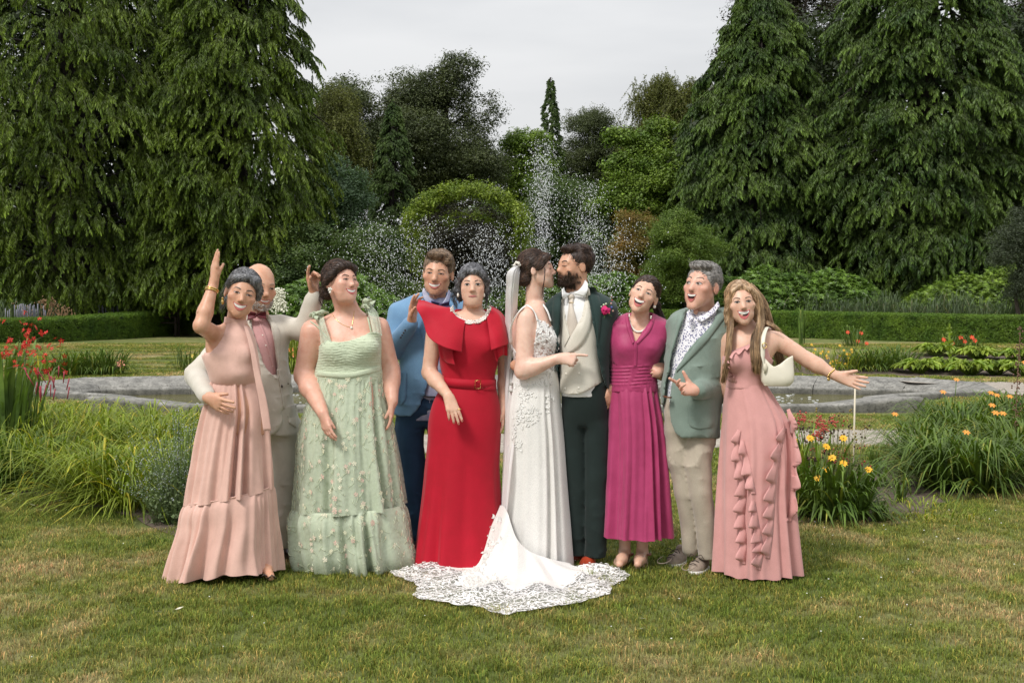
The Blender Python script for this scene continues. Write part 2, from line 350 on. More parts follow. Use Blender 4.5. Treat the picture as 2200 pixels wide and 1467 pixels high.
# ---- ground
ys = np.concatenate([np.linspace(.5, 15.5, 31), np.linspace(15.75, 25, 38), np.linspace(25.5, 36, 22), np.linspace(38, 260, 24)]); xs = np.concatenate([np.linspace(-150, -24, 10), np.linspace(-22, -10, 12), np.linspace(-9.75, 9.75, 79), np.linspace(10, 22, 12), np.linspace(24, 150, 10)])
Yg, Xg = np.meshgrid(ys, xs, indexing='ij'); V = np.stack([Xg, Yg, gz(Xg, Yg)], -1)
pool_c = np.array([-.12, 19.9])
POOL = [(-5.75, 16.35), (5.55, 16.35), (5.75, 18.2), (7.75, 19.3), (8.35, 21.4), (7.7, 23.0), (4.2, 23.9), (-4.6, 23.9), (-8.1, 23.0), (-8.7, 21.4), (-8.0, 19.3), (-6.1, 18.2)]
def inset(poly, dist):
    q = np.array(poly); out_ = []
    for i in range(len(q)):
        d0 = q[i]-q[i-1]; d1 = q[(i+1) % len(q)]-q[i]; d0 /= np.linalg.norm(d0); d1 /= np.linalg.norm(d1); n0 = np.array([-d0[1], d0[0]]); n1 = np.array([-d1[1], d1[0]]); s_ = n0+n1; out_.append(tuple(q[i]+s_/(s_@n0)*dist))
    return out_
V[..., 2] -= .6*inpoly(Xg, Yg, inset(POOL, .26))
m = MB(); m.grid(V[:, ::-1]); lawn = m.build('lawn', LAWN); lawn['kind'] = 'structure'
def sheet(name, poly, z, mat, kind='structure', step=None):
    q = [(x, y, gz1(x, y)+z) for x, y in poly]; o = obj(name, q, [tuple(range(len(q)))], mat); o['kind'] = kind; return o
def wob(poly, amp, n, seed):
    q = poly_interp(list(poly)+[poly[0]], n)[:-1]; a = np.arange(len(q)); return [(x+amp*math.sin(i*1.9+seed)+amp*.6*math.sin(i*.73+seed*2), y+amp*math.sin(i*1.3+seed*3)) for i, (x, y) in zip(a, q)]
PATH = [G(a, b) for a, b in ((-500, 985), (400, 972), (1000, 975), (1300, 968), (1560, 961), (1800, 958), (1960, 962), (2040, 945), (1990, 918), (1800, 922), (1560, 921), (1300, 927), (1000, 934), (400, 934), (-500, 940))]
sheet('gravel_path', PATH, .004, GRAVEL)
PATH2 = [G(1872, 812), G(1990, 815), G(2200, 822), G(2330, 830), G(2330, 868), G(2200, 850), G(2100, 838), G(2085, 828), G(1960, 822)]
sheet('gravel_path', PATH2, .004, GRAVEL)
BED_L = wob([G(-60, 1050), G(120, 1072), G(250, 1100), G(330, 1138), G(400, 1160), G(470, 1120), G(450, 1040), G(440, 975), G(250, 965), G(60, 965), G(-80, 965)], .03, 44, 1)
BED_R = wob([G(1690, 1120), G(1800, 1130), G(1930, 1128), G(1990, 1098), G(2050, 1075), G(2130, 1062), G(2300, 1052), G(2300, 968), G(2100, 975), G(1950, 975), G(1880, 985), G(1840, 1010), G(1700, 1040)], .03, 50, 4)
sheet('soil_bed', BED_L, .006, SOIL); sheet('soil_bed', BED_R, .006, SOIL)
BED_F = wob([G(80, 813), G(280, 810), G(300, 785), G(80, 785)], .03, 20, 2); BED_F2 = wob([G(1690, 803), G(1900, 808), G(2300, 812), G(2300, 786), G(2000, 783), G(1700, 775)], .03, 30, 3)
sheet('soil_bed', BED_F2, .006, SOIL)
# lawn grass blades
def grass_tile(seed, n, size, h, wd):
    rg = np.random.default_rng(seed); m = MB(); p0 = rg.uniform(-size/2, size/2, (n, 2)); cl = vnoise(np.concatenate([p0*9, np.zeros((n, 1))], 1), 1.0, seed); a = rg.uniform(0, 6.283, n); L_ = h*rg.uniform(.5, 1.25, n)*(1+.25*cl); ln = rg.uniform(.15, 1.1, n)
    d = np.stack([np.cos(a), np.sin(a)], 1); e = np.stack([-d[:, 1], d[:, 0]], 1)*wd*rg.uniform(.7, 1.3, n)[:, None]; v = np.zeros((n, 5, 3)); k = rg.uniform(.65, 1.35, n)
    v[:, 0, :2] = p0-e; v[:, 1, :2] = p0+e; mid = p0+d*(L_*ln*.35)[:, None]; v[:, 2, :2] = mid+e*.8; v[:, 3, :2] = mid-e*.8; v[:, 2:4, 2] = (L_*.62)[:, None]; v[:, 4, :2] = p0+d*(L_*ln)[:, None]; v[:, 4, 2] = L_*(1-.25*ln); b = np.arange(n)*5
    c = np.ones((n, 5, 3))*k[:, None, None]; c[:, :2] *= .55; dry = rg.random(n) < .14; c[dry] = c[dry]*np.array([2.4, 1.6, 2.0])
    m.add(v.reshape(-1, 3), np.stack([b, b+1, b+2, b+3], 1), c.reshape(-1, 3)); m.f[3].append(np.stack([b+3, b+2, b+4], 1)); return m
TRAIN = [G(1000, 1225), G(920, 1240), G(905, 1270), G(990, 1295), G(1070, 1308), G(1180, 1298), G(1290, 1272), G(1320, 1245), G(1230, 1236), G(1120, 1215)]
def lawn_zone(y0, y1, size, protos, seed):
    rg = np.random.default_rng(seed); P_ = []
    for y in np.arange(y0, y1, size*.92):
        hw = y*.46+.6
        for x in np.arange(-hw, hw, size*.92): P_.append((x+rg.uniform(-.04, .04), y+rg.uniform(-.04, .04)))
    P_ = np.array(P_); k = np.ones(len(P_), bool); ins = 1-size*.5/3.0
    for poly in (TRAIN, PATH, PATH2, BED_L, BED_R, BED_F2, [(a*1.03+.0, 19.9+(b-19.9)*1.09) for a, b in POOL]): k &= ~inpoly(P_[:, 0], P_[:, 1], poly)
    P_ = P_[k]; n = len(P_); rot = np.zeros((n, 3)); rot[:, 2] = rg.uniform(0, 6.283, n)
    return scatter('lawn_grass', np.concatenate([P_, gz(P_[:, 0], P_[:, 1])[:, None]], 1), protos, rot=rot, scl=rg.uniform(.8, 1.15, n), seed=seed)
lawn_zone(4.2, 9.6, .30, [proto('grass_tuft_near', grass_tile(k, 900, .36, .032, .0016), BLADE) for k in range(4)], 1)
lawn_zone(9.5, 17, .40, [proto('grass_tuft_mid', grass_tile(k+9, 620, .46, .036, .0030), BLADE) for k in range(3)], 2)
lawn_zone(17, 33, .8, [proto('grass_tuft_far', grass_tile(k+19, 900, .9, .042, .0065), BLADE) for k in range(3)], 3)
# ---- pool: moulded coping stones round still water
def pool():
    t = thing('fountain_basin', (pool_c[0], pool_c[1], 0), 'low weathered stone fountain basin with lobed corners set in the lawn', 'fountain basin')
    n = len(POOL); q = np.array(POOL); k = 0
    dens = []
    for i in range(n):
        a, b = q[i], q[(i+1) % n]; L_ = np.linalg.norm(b-a); cnt = max(1, int(round(L_/1.5)))
        na = nrm(np.append(q[(i-1) % n]-a, 0))[:2]; nb = nrm(np.append(q[(i+2) % n]-b, 0))[:2]; d = (b-a)/L_; inn = np.array([-d[1], d[0]])
        def mit(pt, d0, d1):  # mitre direction inwards at a corner
            n0 = np.array([-d0[1], d0[0]]); n1 = np.array([-d1[1], d1[0]]); s_ = n0+n1; return s_/(s_@n0)
        dp = (a-q[(i-1) % n]); dp /= np.linalg.norm(dp); dn = (q[(i+2) % n]-b); dn /= np.linalg.norm(dn); ma, mb_ = mit(a, dp, d), mit(b, d, dn)
        far = (a[1]+b[1])/2 > 21; wid = .62
        for j in range(cnt):
            t0, t1 = j/cnt+.004/L_, (j+1)/cnt-.004/L_; S = 6; V = []
            for u in np.linspace(t0, t1, S):
                pt = a+(b-a)*u; mi = ma*(1-u)+mb_*u; wd_ = .50+.12*ss(16.8, 21, pt[1]); hh = .10-.045*ss(19, 22, pt[1]); cw = (max(0, 1-np.linalg.norm(pt-b)/1.4)+max(0, 1-np.linalg.norm(pt-a)/1.4))*(i == 0); hh += .11*ss(0, 1, cw); dn_ = .02+.10*ss(16.8, 21, pt[1])
                prof = [(-.02, -.03), (-.03, hh*.75), (.0, hh), (.05, hh+.012), (wd_*.78, hh-dn_), (wd_*.84, hh-dn_-.035), (wd_*.87, hh-dn_-.06), (wd_*.94, hh-dn_-.055), (wd_*.98, hh-dn_-.10), (wd_*.99, hh-dn_-.16), (wd_, -.42)]
                V.append([(*(pt+mi*o), z) for o, z in prof])
            V = np.array(V); V[..., 2] += .006*vnoise(V, 6, k)+.004*math.sin(k*2.3); V[..., :2] += .006*vnoise(V, 5, k+3)[..., None]; m = MB(); m.grid(V)
            nn_ = V.shape[1]; m.v[-1] = V.reshape(-1, 3); m.f[4].append(np.array([])[:0].reshape(0, 4).astype(int))
            for e_ in (0, S-1): m.add(V[e_], [(0, 1, 2, 10), (2, 3, 9, 10), (3, 4, 8, 9), (4, 5, 6, 7), (4, 7, 8, 8)][:4])
            m.build('coping_stone', STONE, t); k += 1
    return t
pool()
WATER, nt, b, o = new_mat('pool_water'); b.inputs['Base Color'].default_value = (.11, .10, .030, 1); b.inputs['Roughness'].default_value = .14; b.inputs['Specular IOR Level'].default_value = .30; bump(nt, b, noise(nt, 7, 4, .6), .35, .05)
sheet('pool_water', inset(POOL, .35), -.25, WATER)
# droplets of the five jets
DROP, nt, b, o = new_mat('water_drops'); b.inputs['Base Color'].default_value = (.93, .95, .97, 1); b.inputs['Roughness'].default_value = .15; b.inputs['Specular IOR Level'].default_value = .8; tl = N(nt, 'ShaderNodeBsdfTranslucent'); tl.inputs[0].default_value = (.95, .97, 1, 1); mx = N(nt, 'ShaderNodeMixShader', i_0=.4); nt.links.new(b.outputs[0], mx.inputs[1]); nt.links.new(tl.outputs[0], mx.inputs[2]); nt.links.new(mx.outputs[0], o.inputs[0])
def jet(x, y, hgt, side, n, seed, label, rmax=.0062, az=None, wide=1.0):
    rg = np.random.default_rng(seed); g = 9.81; P_ = []; v0 = math.sqrt(2*g*hgt)
    a = rg.uniform(0, 6.283, n); v = v0*(1-np.abs(rg.normal(0, .10, n))); T = 2*v/g; tt = T*np.clip(rg.random(n)**.8, .0, 1); vs = np.abs(rg.normal(0, side, n))+side*wide*.4
    px_ = x+np.cos(a)*vs*tt; py_ = y+np.sin(a)*vs*tt; pz = v*tt-g*tt*tt/2+.05; P_ = np.stack([px_, py_, pz], 1); rot = rg.uniform(0, 6.28, (n, 3)); rot[:, :2] *= .08
    o = scatter('water_spray', P_, DROPS, rot=rot, scl=rmax*rg.uniform(.30, 1.0, n)**1.8, seed=seed); o['label'] = label; return o
def drop_proto(k):
    m = MB(); m.ball((0, 0, 0), (1, 1, (1.2, 1.8, 2.6)[k]), 6, 4); return proto('drop', m, DROP, True)
DROPS = [drop_proto(k) for k in range(3)]
jet((1165-1100)*20/F, 20.0, 4.15, .17, 5000, 1, 'tall central jet of white fountain drops'); jet((1262-1100)*20.4/F, 20.4, 3.6, .24, 2600, 2, 'second tall jet of drops right of the central one')
jet((868-1100)*20.2/F, 20.2, 2.9, .68, 4600, 3, 'wide low umbrella of drops on the left', wide=2); jet((1055-1100)*19.8/F, 19.8, 2.75, .34, 3000, 4, 'low jet of drops left of the bride'); jet((1296-1100)*20/F, 20.0, 2.85, .42, 3200, 5, 'low jet of drops right of the groom', wide=1.6)
SPL = (lambda m: (m.ball((0, 0, 0), (1, .8, .18), 8, 3), proto('splash', m, DROP, True))[1])(MB())
rg = np.random.default_rng(12); n = 500; sp = np.stack([rg.uniform(-5.5, 5.5, n), rg.uniform(17.2, 22.8, n), np.full(n, -.245)], 1); scatter('water_splashes', sp, [SPL], scl=rg.uniform(.010, .045, n), rot=np.zeros((n, 3)))
# ---- foliage pieces
def spray_conifer(seed, L_=.80, droop=.50, n=64, wd=.018, hang=.15):
    rg = np.random.default_rng(seed); m = MB(); t = np.linspace(0, 1, 6); ax = np.stack([t*L_*.8, 0*t, -droop*L_*t**1.7], 1); m.tube(ax, np.linspace(.012, .003, 6), 3, (.5, .45, .35))
    for i in range(n):
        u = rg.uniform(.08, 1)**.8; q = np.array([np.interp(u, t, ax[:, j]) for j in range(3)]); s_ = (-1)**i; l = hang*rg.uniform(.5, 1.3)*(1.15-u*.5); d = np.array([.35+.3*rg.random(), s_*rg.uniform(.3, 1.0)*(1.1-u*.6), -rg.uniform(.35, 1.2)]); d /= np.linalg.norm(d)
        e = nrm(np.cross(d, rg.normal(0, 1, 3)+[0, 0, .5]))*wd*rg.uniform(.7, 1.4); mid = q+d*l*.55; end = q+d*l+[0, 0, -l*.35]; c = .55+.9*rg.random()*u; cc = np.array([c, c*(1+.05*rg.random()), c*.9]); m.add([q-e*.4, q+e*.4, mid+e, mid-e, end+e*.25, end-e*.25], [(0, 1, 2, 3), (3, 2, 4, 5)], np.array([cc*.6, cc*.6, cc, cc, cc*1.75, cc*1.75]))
    return m
def spray_leaf(seed, R_=.36, n=46, leaf=.075, flat=.6, up=.5, aspect=.5):
    rg = np.random.default_rng(seed); m = MB()
    for i in range(n):
        q = rg.normal(0, 1, 3); q = q/np.linalg.norm(q)*R_*rg.random()**.4*np.array([1, 1, flat]); nn = nrm(q/R_+[0, 0, up]+rg.normal(0, .35, 3)); d = nrm(np.cross(nn, rg.normal(0, 1, 3))); e = np.cross(nn, d); l = leaf*rg.uniform(.6, 1.3); w_ = l*aspect; c = rg.uniform(.6, 1.4); cc = (c, c*rg.uniform(.95, 1.05), c*.9)
        m.add([q-d*l*.5, q+e*w_*.5-nn*.1*l, q+d*l*.5-nn*l*.18, q-e*w_*.5-nn*.1*l], [(0, 1, 2, 3)], cc)
    return m
def spray_rosette(seed, k=3, leaf=.13):
    rg = np.random.default_rng(seed); m = MB()
    for r_ in range(k):
        c0 = rg.uniform(-.14, .14, 3); ax = nrm([rg.normal()*.5, rg.normal()*.5, 1]); u = nrm(np.cross(ax, [1, 0, .1])); v = np.cross(ax, u)
        for i in range(9):
            a = i*.7+rg.random()*.3; d = u*math.cos(a)+v*math.sin(a); dd = nrm(d+ax*rg.uniform(-.1, .6)); e = nrm(np.cross(dd, ax))*leaf*.17; l = leaf*rg.uniform(.7, 1.2); c = rg.uniform(.6, 1.3)*(1.25 if i < 3 else 1); q = c0; m.add([q, q+dd*l*.5+e, q+dd*l-[0, 0, l*.2], q+dd*l*.5-e], [(0, 1, 2, 3)], (c, c, c*.9))
    return m
def spray_weep(seed, L_=.8, n=34):
    rg = np.random.default_rng(seed); m = MB()
    for k in range(4):
        o_ = rg.normal(0, .12, 3); t = np.linspace(0, 1, 5); ax = o_+np.stack([t*L_*.3*math.cos(k*1.6), t*L_*.3*math.sin(k*1.6), -L_*t**1.3], 1); m.tube(ax, .004, 3, (.6, .5, .4))
        for i in range(n):
            u = rg.random(); q = np.array([np.interp(u, t, ax[:, j]) for j in range(3)]); d = nrm(rg.normal(0, 1, 3)+[0, 0, -.8]); e = nrm(np.cross(d, rg.normal(0, 1, 3)))*.016; l = rg.uniform(.05, .09); c = rg.uniform(.6, 1.4); m.add([q, q+d*l*.5+e, q+d*l, q+d*l*.5-e], [(0, 1, 2, 3)], (c, c, c*.85))
    return m
def mats_protos(fn, mat, nm, k=3, **kw): return [proto(nm, fn(i*7+3, **kw), mat) for i in range(k)]
L_CON = leaf_mat('cypress_foliage', (0.054, 0.092, 0.011), (0.154, 0.216, 0.025), .7, trans=.2); L_CON2 = leaf_mat('dark_cypress_foliage', (0.030, 0.063, 0.012), (0.106, 0.164, 0.028), .8, trans=.15)
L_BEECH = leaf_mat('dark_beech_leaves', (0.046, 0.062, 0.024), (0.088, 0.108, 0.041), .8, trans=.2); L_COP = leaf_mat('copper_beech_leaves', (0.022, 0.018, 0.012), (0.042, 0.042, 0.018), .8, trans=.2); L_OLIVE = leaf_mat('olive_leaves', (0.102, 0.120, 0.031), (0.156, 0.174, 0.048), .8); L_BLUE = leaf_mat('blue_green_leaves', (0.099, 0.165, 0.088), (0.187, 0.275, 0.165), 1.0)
L_MAPLE = leaf_mat('maple_leaves', (0.094, 0.163, 0.022), (0.188, 0.275, 0.037), 1.0); L_ORG = leaf_mat('orange_shrub_leaves', (0.083, 0.105, 0.018), (0.300, 0.173, 0.045), .9); L_BUSH = leaf_mat('bush_leaves', (0.078, 0.138, 0.022), (0.144, 0.210, 0.034), 1.2); L_MID = leaf_mat('mid_green_leaves', (0.049, 0.087, 0.025), (0.102, 0.152, 0.041), 1.0)
L_RHO = leaf_mat('rhododendron_leaves', (0.056, 0.112, 0.020), (0.125, 0.213, 0.033), 1.5, rough=.35, trans=.1); L_RHO2 = leaf_mat('bright_shrub_leaves', (0.075, 0.140, 0.016), (0.160, 0.240, 0.030), 1.5, rough=.4, trans=.15); L_BOX = leaf_mat('clipped_hedge_leaves', (.075, .150, .018), (.15, .24, .028), 2.0); L_VINE = leaf_mat('climber_leaves', (0.100, 0.160, 0.018), (0.220, 0.280, 0.035), 2.0); L_GREY = leaf_mat('grey_green_leaves', (0.040, 0.055, 0.030), (0.070, 0.090, 0.055), 1.5); L_WOOD = leaf_mat('far_wood_leaves', (0.021, 0.036, 0.013), (0.047, 0.068, 0.023), .4)
PR = dict(con=mats_protos(spray_conifer, L_CON, 'cypress_spray'), con2=mats_protos(spray_conifer, L_CON2, 'dark_cypress_spray', droop=.42, hang=.17, wd=.024), beech=mats_protos(spray_leaf, L_BEECH, 'beech_spray', flat=.35, leaf=.11, n=40, R_=.55), cop=mats_protos(spray_leaf, L_COP, 'copper_spray', flat=.4, leaf=.11, n=36, R_=.5),
          olive=mats_protos(spray_weep, L_OLIVE, 'olive_spray'), blue=mats_protos(spray_leaf, L_BLUE, 'blue_spray', leaf=.10, R_=.4), maple=mats_protos(spray_leaf, L_MAPLE, 'maple_spray', leaf=.12, R_=.45, aspect=.7), org=mats_protos(spray_leaf, L_ORG, 'orange_spray', leaf=.08), bush=mats_protos(spray_leaf, L_BUSH, 'bush_spray', leaf=.085), mid=mats_protos(spray_leaf, L_MID, 'mid_spray', leaf=.12, R_=.5), rho=mats_protos(spray_rosette, L_RHO, 'rhododendron_spray'), rho2=mats_protos(spray_rosette, L_RHO2, 'shrub_spray', leaf=.10),
          box=mats_protos(spray_leaf, L_BOX, 'hedge_spray', leaf=.030, R_=.075, n=26, flat=1.0, up=.2), vine=mats_protos(spray_leaf, L_VINE, 'vine_spray', leaf=.10, R_=.32, n=34), grey=mats_protos(spray_leaf, L_GREY, 'grey_spray', leaf=.06, R_=.3), wood=mats_protos(spray_leaf, L_WOOD, 'wood_spray', leaf=.35, R_=1.4, n=60, flat=.7), conm=mats_protos(spray_conifer, L_MID, 'fir_spray', droop=.35, hang=.18, wd=.03))
def trunk(t, base, top, r, mat=BARK, limbs=()):
    m = MB(); b = np.array(base, float); T = np.array(top, float); k = np.linspace(0, 1, 9)[:, None]; pts = b+(T-b)*k+np.concatenate([.12*np.sin(k*7+b[0]), .1*np.sin(k*5+b[0]*2), 0*k], 1)*(k > 0); rr = r*(1-.78*k[:, 0]); rr[0] *= 1.35; m.tube(pts, rr, 10)
    for q in limbs: m.tube([pts[int(q[0]*8)], *q[1]], np.linspace(r*.35, r*.06, len(q[1])+1), 5)
    return m.build('trunk', mat, t)
def conifer(px, Y, hw, top_py, base_z, label, kind='con', n=4200, trunk_r=.5, prof=None, name='cypress_tree', seed=0, size=1.0, group=None, droop=.45, xoff=0):
    rg = np.random.default_rng(seed); X = (px-HX)*Y/F; g0 = gz1(0, Y); H = CH+(HY-top_py)*Y/F; R_ = hw*Y/F; t = thing(name, (X, Y, g0), label, 'tree', group); prof = prof or [(0, .80), (.15, .98), (.3, 1.0), (.55, .82), (.8, .5), (1, .06)]
    pr = np.array(prof); trunk(t, (X, Y, g0-.1), (X, Y, H*.96), trunk_r, BARK_D); pts, rot, sc_ = [], [], []; k = 34; nb = int(n/k); m = MB(); clip = g0+(1.25 if base_z > 1.5 else .3)
    for i in range(nb):
        u = ((i+.5)/nb)**1.12; z0 = base_z+(H-base_z)*u; a = i*2.399+rg.normal()*.3
        if math.sin(a) > .35 and rg.random() < .5: a = -a
        Rl = R_*np.interp(u, pr[:, 0], pr[:, 1])*rg.uniform(.70, 1.08)*(1+.10*math.sin(a*3+u*9+seed)); d = np.array([math.cos(a), math.sin(a), 0]); e = np.array([-d[1], d[0], 0]); w_ = rg.uniform(.8, 1.25)
        if i % 4 == 0: m.tube([(X, Y, z0+.3), np.array([X, Y, z0+.15*Rl])+d*Rl*.5, np.array([X, Y, z0-droop*.3*Rl])+d*Rl*.9], [.06, .04, .015], 4)
        for j in range(k):
            s_ = 1-rg.random()**1.5*.50; lat = rg.normal()*.15*w_*Rl*(1.25-s_*.55); q = np.array([X, Y, z0])+d*Rl*s_+e*lat; q[2] += .20*Rl*s_-droop*Rl*s_*s_-abs(lat)*.25+rg.normal()*.07; q[2] = max(q[2], clip+rg.random()*.5); pts.append(q); rot.append((rg.normal()*.25, rg.uniform(-.1, .55)+(.25 if s_ > .9 else 0), a+lat*.5/max(.3, Rl*.15)*.4+rg.normal()*.55)); sc_.append(size*rg.uniform(.45, .95)*(.6+.4*min(1, Rl/2)))
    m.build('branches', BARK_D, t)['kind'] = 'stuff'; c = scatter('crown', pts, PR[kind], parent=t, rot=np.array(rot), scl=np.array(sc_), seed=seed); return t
def broadleaf(px, Y, hw, top_py, bot_py, label, kind='mid', n=1500, lumps=16, trunk_r=.3, name='tree', seed=0, size=1.0, hollow=.35, group=None, cat='tree', g=None, ell=1.0, lump_r=.42, depth=1.0):
    rg = np.random.default_rng(seed+50); X = (px-HX)*Y/F; g0 = gz1(0, Y); zt = CH+(HY-top_py)*Y/F; zb = max(g0+.05, CH+(HY-bot_py)*Y/F); cz = (zt+zb)/2; rz = (zt-zb)/2; rx = hw*Y/F; t = thing(name, (X, Y, g0), label, cat, group); pts = []; c0 = np.array([X, Y, cz]); rr = np.array([rx, rx*depth, rz]); lim = []
    for i in range(lumps):
        q = rg.normal(0, 1, 3); q /= np.linalg.norm(q); q[1] = -abs(q[1]) if rg.random() < .7 else q[1]; lr = lump_r*rg.uniform(.65, 1.25); c = c0+q*rr*(1-lr*.8)*rg.uniform(.55, 1.22); lim.append(c); m_ = int(n/lumps); v = rg.normal(0, 1, (m_, 3)); v /= np.linalg.norm(v, axis=1)[:, None]; rad = (hollow+(1-hollow)*rg.random(m_))**.6; v = v*rad[:, None]; v[:, 2] *= .75; L_ = min(rx, rz*1.4)*lr*1.25; pts.append(c+v*L_*np.array([1.15, 1, .9]))
    pts = np.concatenate(pts); pts = pts[pts[:, 2] > g0+.1]; N_ = len(pts); rot = np.stack([rg.normal(0, .35, N_), rg.normal(0, .35, N_), rg.uniform(0, 6.283, N_)], 1)
    trunk(t, (X, Y, g0-.1), (X+rg.normal()*.3, Y, cz+rz*.5), trunk_r, BARK, [(rg.uniform(.3, .8), [(c0+c)/2+rg.normal(0, .2, 3), c]) for c in lim[::2]]); c = scatter('crown', pts, PR[kind], parent=t, rot=rot, scl=size*rg.uniform(.65, 1.25, N_), seed=seed); return t
# ---- the trees
conifer(150, 43, 400, -420, 2.2, 'huge cypress with drooping sprays filling the upper left corner', n=15000, trunk_r=.9, seed=1, prof=[(0, .85), (.1, 1.0), (.3, 1.0), (.55, .86), (.8, .55), (1, .06)], size=1.15)
conifer(505, 41, 205, -420, 1.7, 'tall cypress with hanging sprays, right hand one of the pair on the left', n=13500, trunk_r=.7, seed=2, prof=[(0, .80), (.10, .95), (.28, 1.08), (.42, .98), (.58, .74), (.75, .5), (1, .12)], size=1.05)
broadleaf(735, 52, 80, 160, 640, 'feathery olive green birch like tree beside the big cypress', 'olive', 1500, 18, .22, 'birch_tree', 3, 1.15, depth=.8)
broadleaf(742, 47, 62, 285, 560, 'blue green maple in front of the birch, beside the big cypress', 'blue', 1300, 16, .15, 'maple_tree', 4, .95)
broadleaf(745, 66, 105, 92, 500, 'dark beech crown rising behind the birch', 'beech', 1900, 18, .5, 'beech_tree', 5, 1.2)
broadleaf(930, 68, 152, 78, 560, 'large dark beech with ragged layered crown left of the sky gap', 'beech', 4200, 34, .7, 'beech_tree', 6, 1.15, lump_r=.34)
conifer(845, 50, 62, 222, .8, 'dark slender fir between the blue green maple and the beech', 'conm', 5200, .2, name='fir_tree', seed=7, size=.8, droop=.2)
broadleaf(800, 39, 90, 455, 700, 'dark green bush behind the left hand spray of the fountain', 'mid', 1500, 18, .1, 'bush', 8, .7, cat='bush')
broadleaf(1125, 70, 92, 258, 600, 'mid green tree at the foot of the sky gap left of the spire', 'maple', 1500, 18, .3, 'lime_tree', 9, .95)
conifer(1183, 74, 42, 172, 2, 'narrow dark spire fir standing in the sky gap', 'conm', 8000, .18, name='fir_tree', seed=10, size=.62, droop=.12, prof=[(0, 1.0), (.5, .8), (.8, .45), (.93, .22), (1, .06)])
broadleaf(1292, 80, 112, 172, 600, 'loose grey green oak right of the spire, sky showing through', 'beech', 5200, 70, .5, 'oak_tree', 11, 1.0, hollow=.1, lump_r=.30)
broadleaf(1440, 76, 105, 126, 600, 'loose crowned oak meeting the right hand cypress', 'olive', 3400, 56, .5, 'oak_tree', 12, 1.5, hollow=.1, lump_r=.30)
broadleaf(1385, 52, 100, 252, 640, 'bright yellow green maple right of the fountain', 'maple', 3200, 52, .25, 'maple_tree', 13, .9, lump_r=.30, hollow=.15)
broadleaf(1200, 58, 95, 300, 640, 'mid green tree straight behind the tall fountain jet', 'mid', 1900, 20, .25, 'lime_tree', 14, 1.0)
broadleaf(1372, 44, 62, 425, 660, 'shrub with orange tinted tips behind the low right hand jet', 'org', 1500, 34, .1, 'smoke_bush', 15, .8, cat='bush')
broadleaf(1468, 41, 82, 452, 680, 'fresh green bush at the foot of the right hand cypress', 'bush', 2400, 40, .1, 'bush', 16, .65, cat='bush', lump_r=.32)
broadleaf(1005, 46, 105, 432, 690, 'added dark leaved bush standing for the shade inside the climber covered arch', 'cop', 1600, 20, .1, 'bush', 27, .8, cat='bush', hollow=.6)  # bush added behind the arch; its dark leaf colour stands for inner shade
broadleaf(1040, 60, 110, 420, 660, 'dark green tree behind the climber covered arch', 'mid', 1800, 20, .25, 'yew_tree', 17, 1.0)
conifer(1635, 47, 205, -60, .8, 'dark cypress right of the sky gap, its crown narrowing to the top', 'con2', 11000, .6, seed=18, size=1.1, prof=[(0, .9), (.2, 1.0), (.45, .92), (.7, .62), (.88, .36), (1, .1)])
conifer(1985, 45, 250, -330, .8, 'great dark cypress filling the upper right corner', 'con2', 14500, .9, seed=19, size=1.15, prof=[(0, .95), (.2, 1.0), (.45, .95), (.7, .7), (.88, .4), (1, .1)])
broadleaf(1720, 62, 190, -150, 420, 'dark copper beech behind the right hand cypresses, its branches hanging into the sky', 'cop', 3600, 40, .7, 'copper_beech_tree', 20, 1.15, lump_r=.3)
broadleaf(2190, 60, 170, -120, 600, 'copper beech at the right edge with bright gaps in its crown', 'cop', 2600, 36, .7, 'copper_beech_tree', 21, 1.15, lump_r=.28)
broadleaf(2195, 35, 78, 430, 650, 'grey green weeping bush at the right edge', 'grey', 1300, 18, .08, 'bush', 22, .75, cat='bush')
broadleaf(640, 39, 75, 470, 690, 'dark bush under the edge of the big cypress', 'mid', 1100, 16, .1, 'bush', 23, .7, cat='bush')
rg = np.random.default_rng(77); n = 5200; x = rg.uniform(-70, 75, n); y = rg.uniform(88, 104, n); top = 8.5+3.0*np.sin(x*.16)+2.2*np.sin(x*.37+1)+2.5*np.clip(np.abs(x)/28, 0, 2); z = rg.random(n)*top; scatter('woodland', np.stack([x, y, z+.3], 1), PR['wood'], rot=rg.uniform(-.5, .5, (n, 3))*[1, 1, 9], scl=rg.uniform(.7, 1.4, n))
x = rg.uniform(-24, -11, 1500); y = rg.uniform(47, 52, 1500); scatter('woodland', np.stack([x, y, rg.uniform(0, 14, 1500)], 1), PR['wood'], rot=rg.uniform(-.5, .5, (1500, 3))*[1, 1, 9], scl=rg.uniform(.5, .9, 1500))
x = rg.uniform(4, 30, 2600); y = rg.uniform(51, 56, 2600); scatter('woodland', np.stack([x, y, rg.uniform(0, 14, 2600)*np.clip((x-2)/9, .35, 1)], 1), PR['wood'], rot=rg.uniform(-.5, .5, (2600, 3))*[1, 1, 9], scl=rg.uniform(.5, .9, 2600))
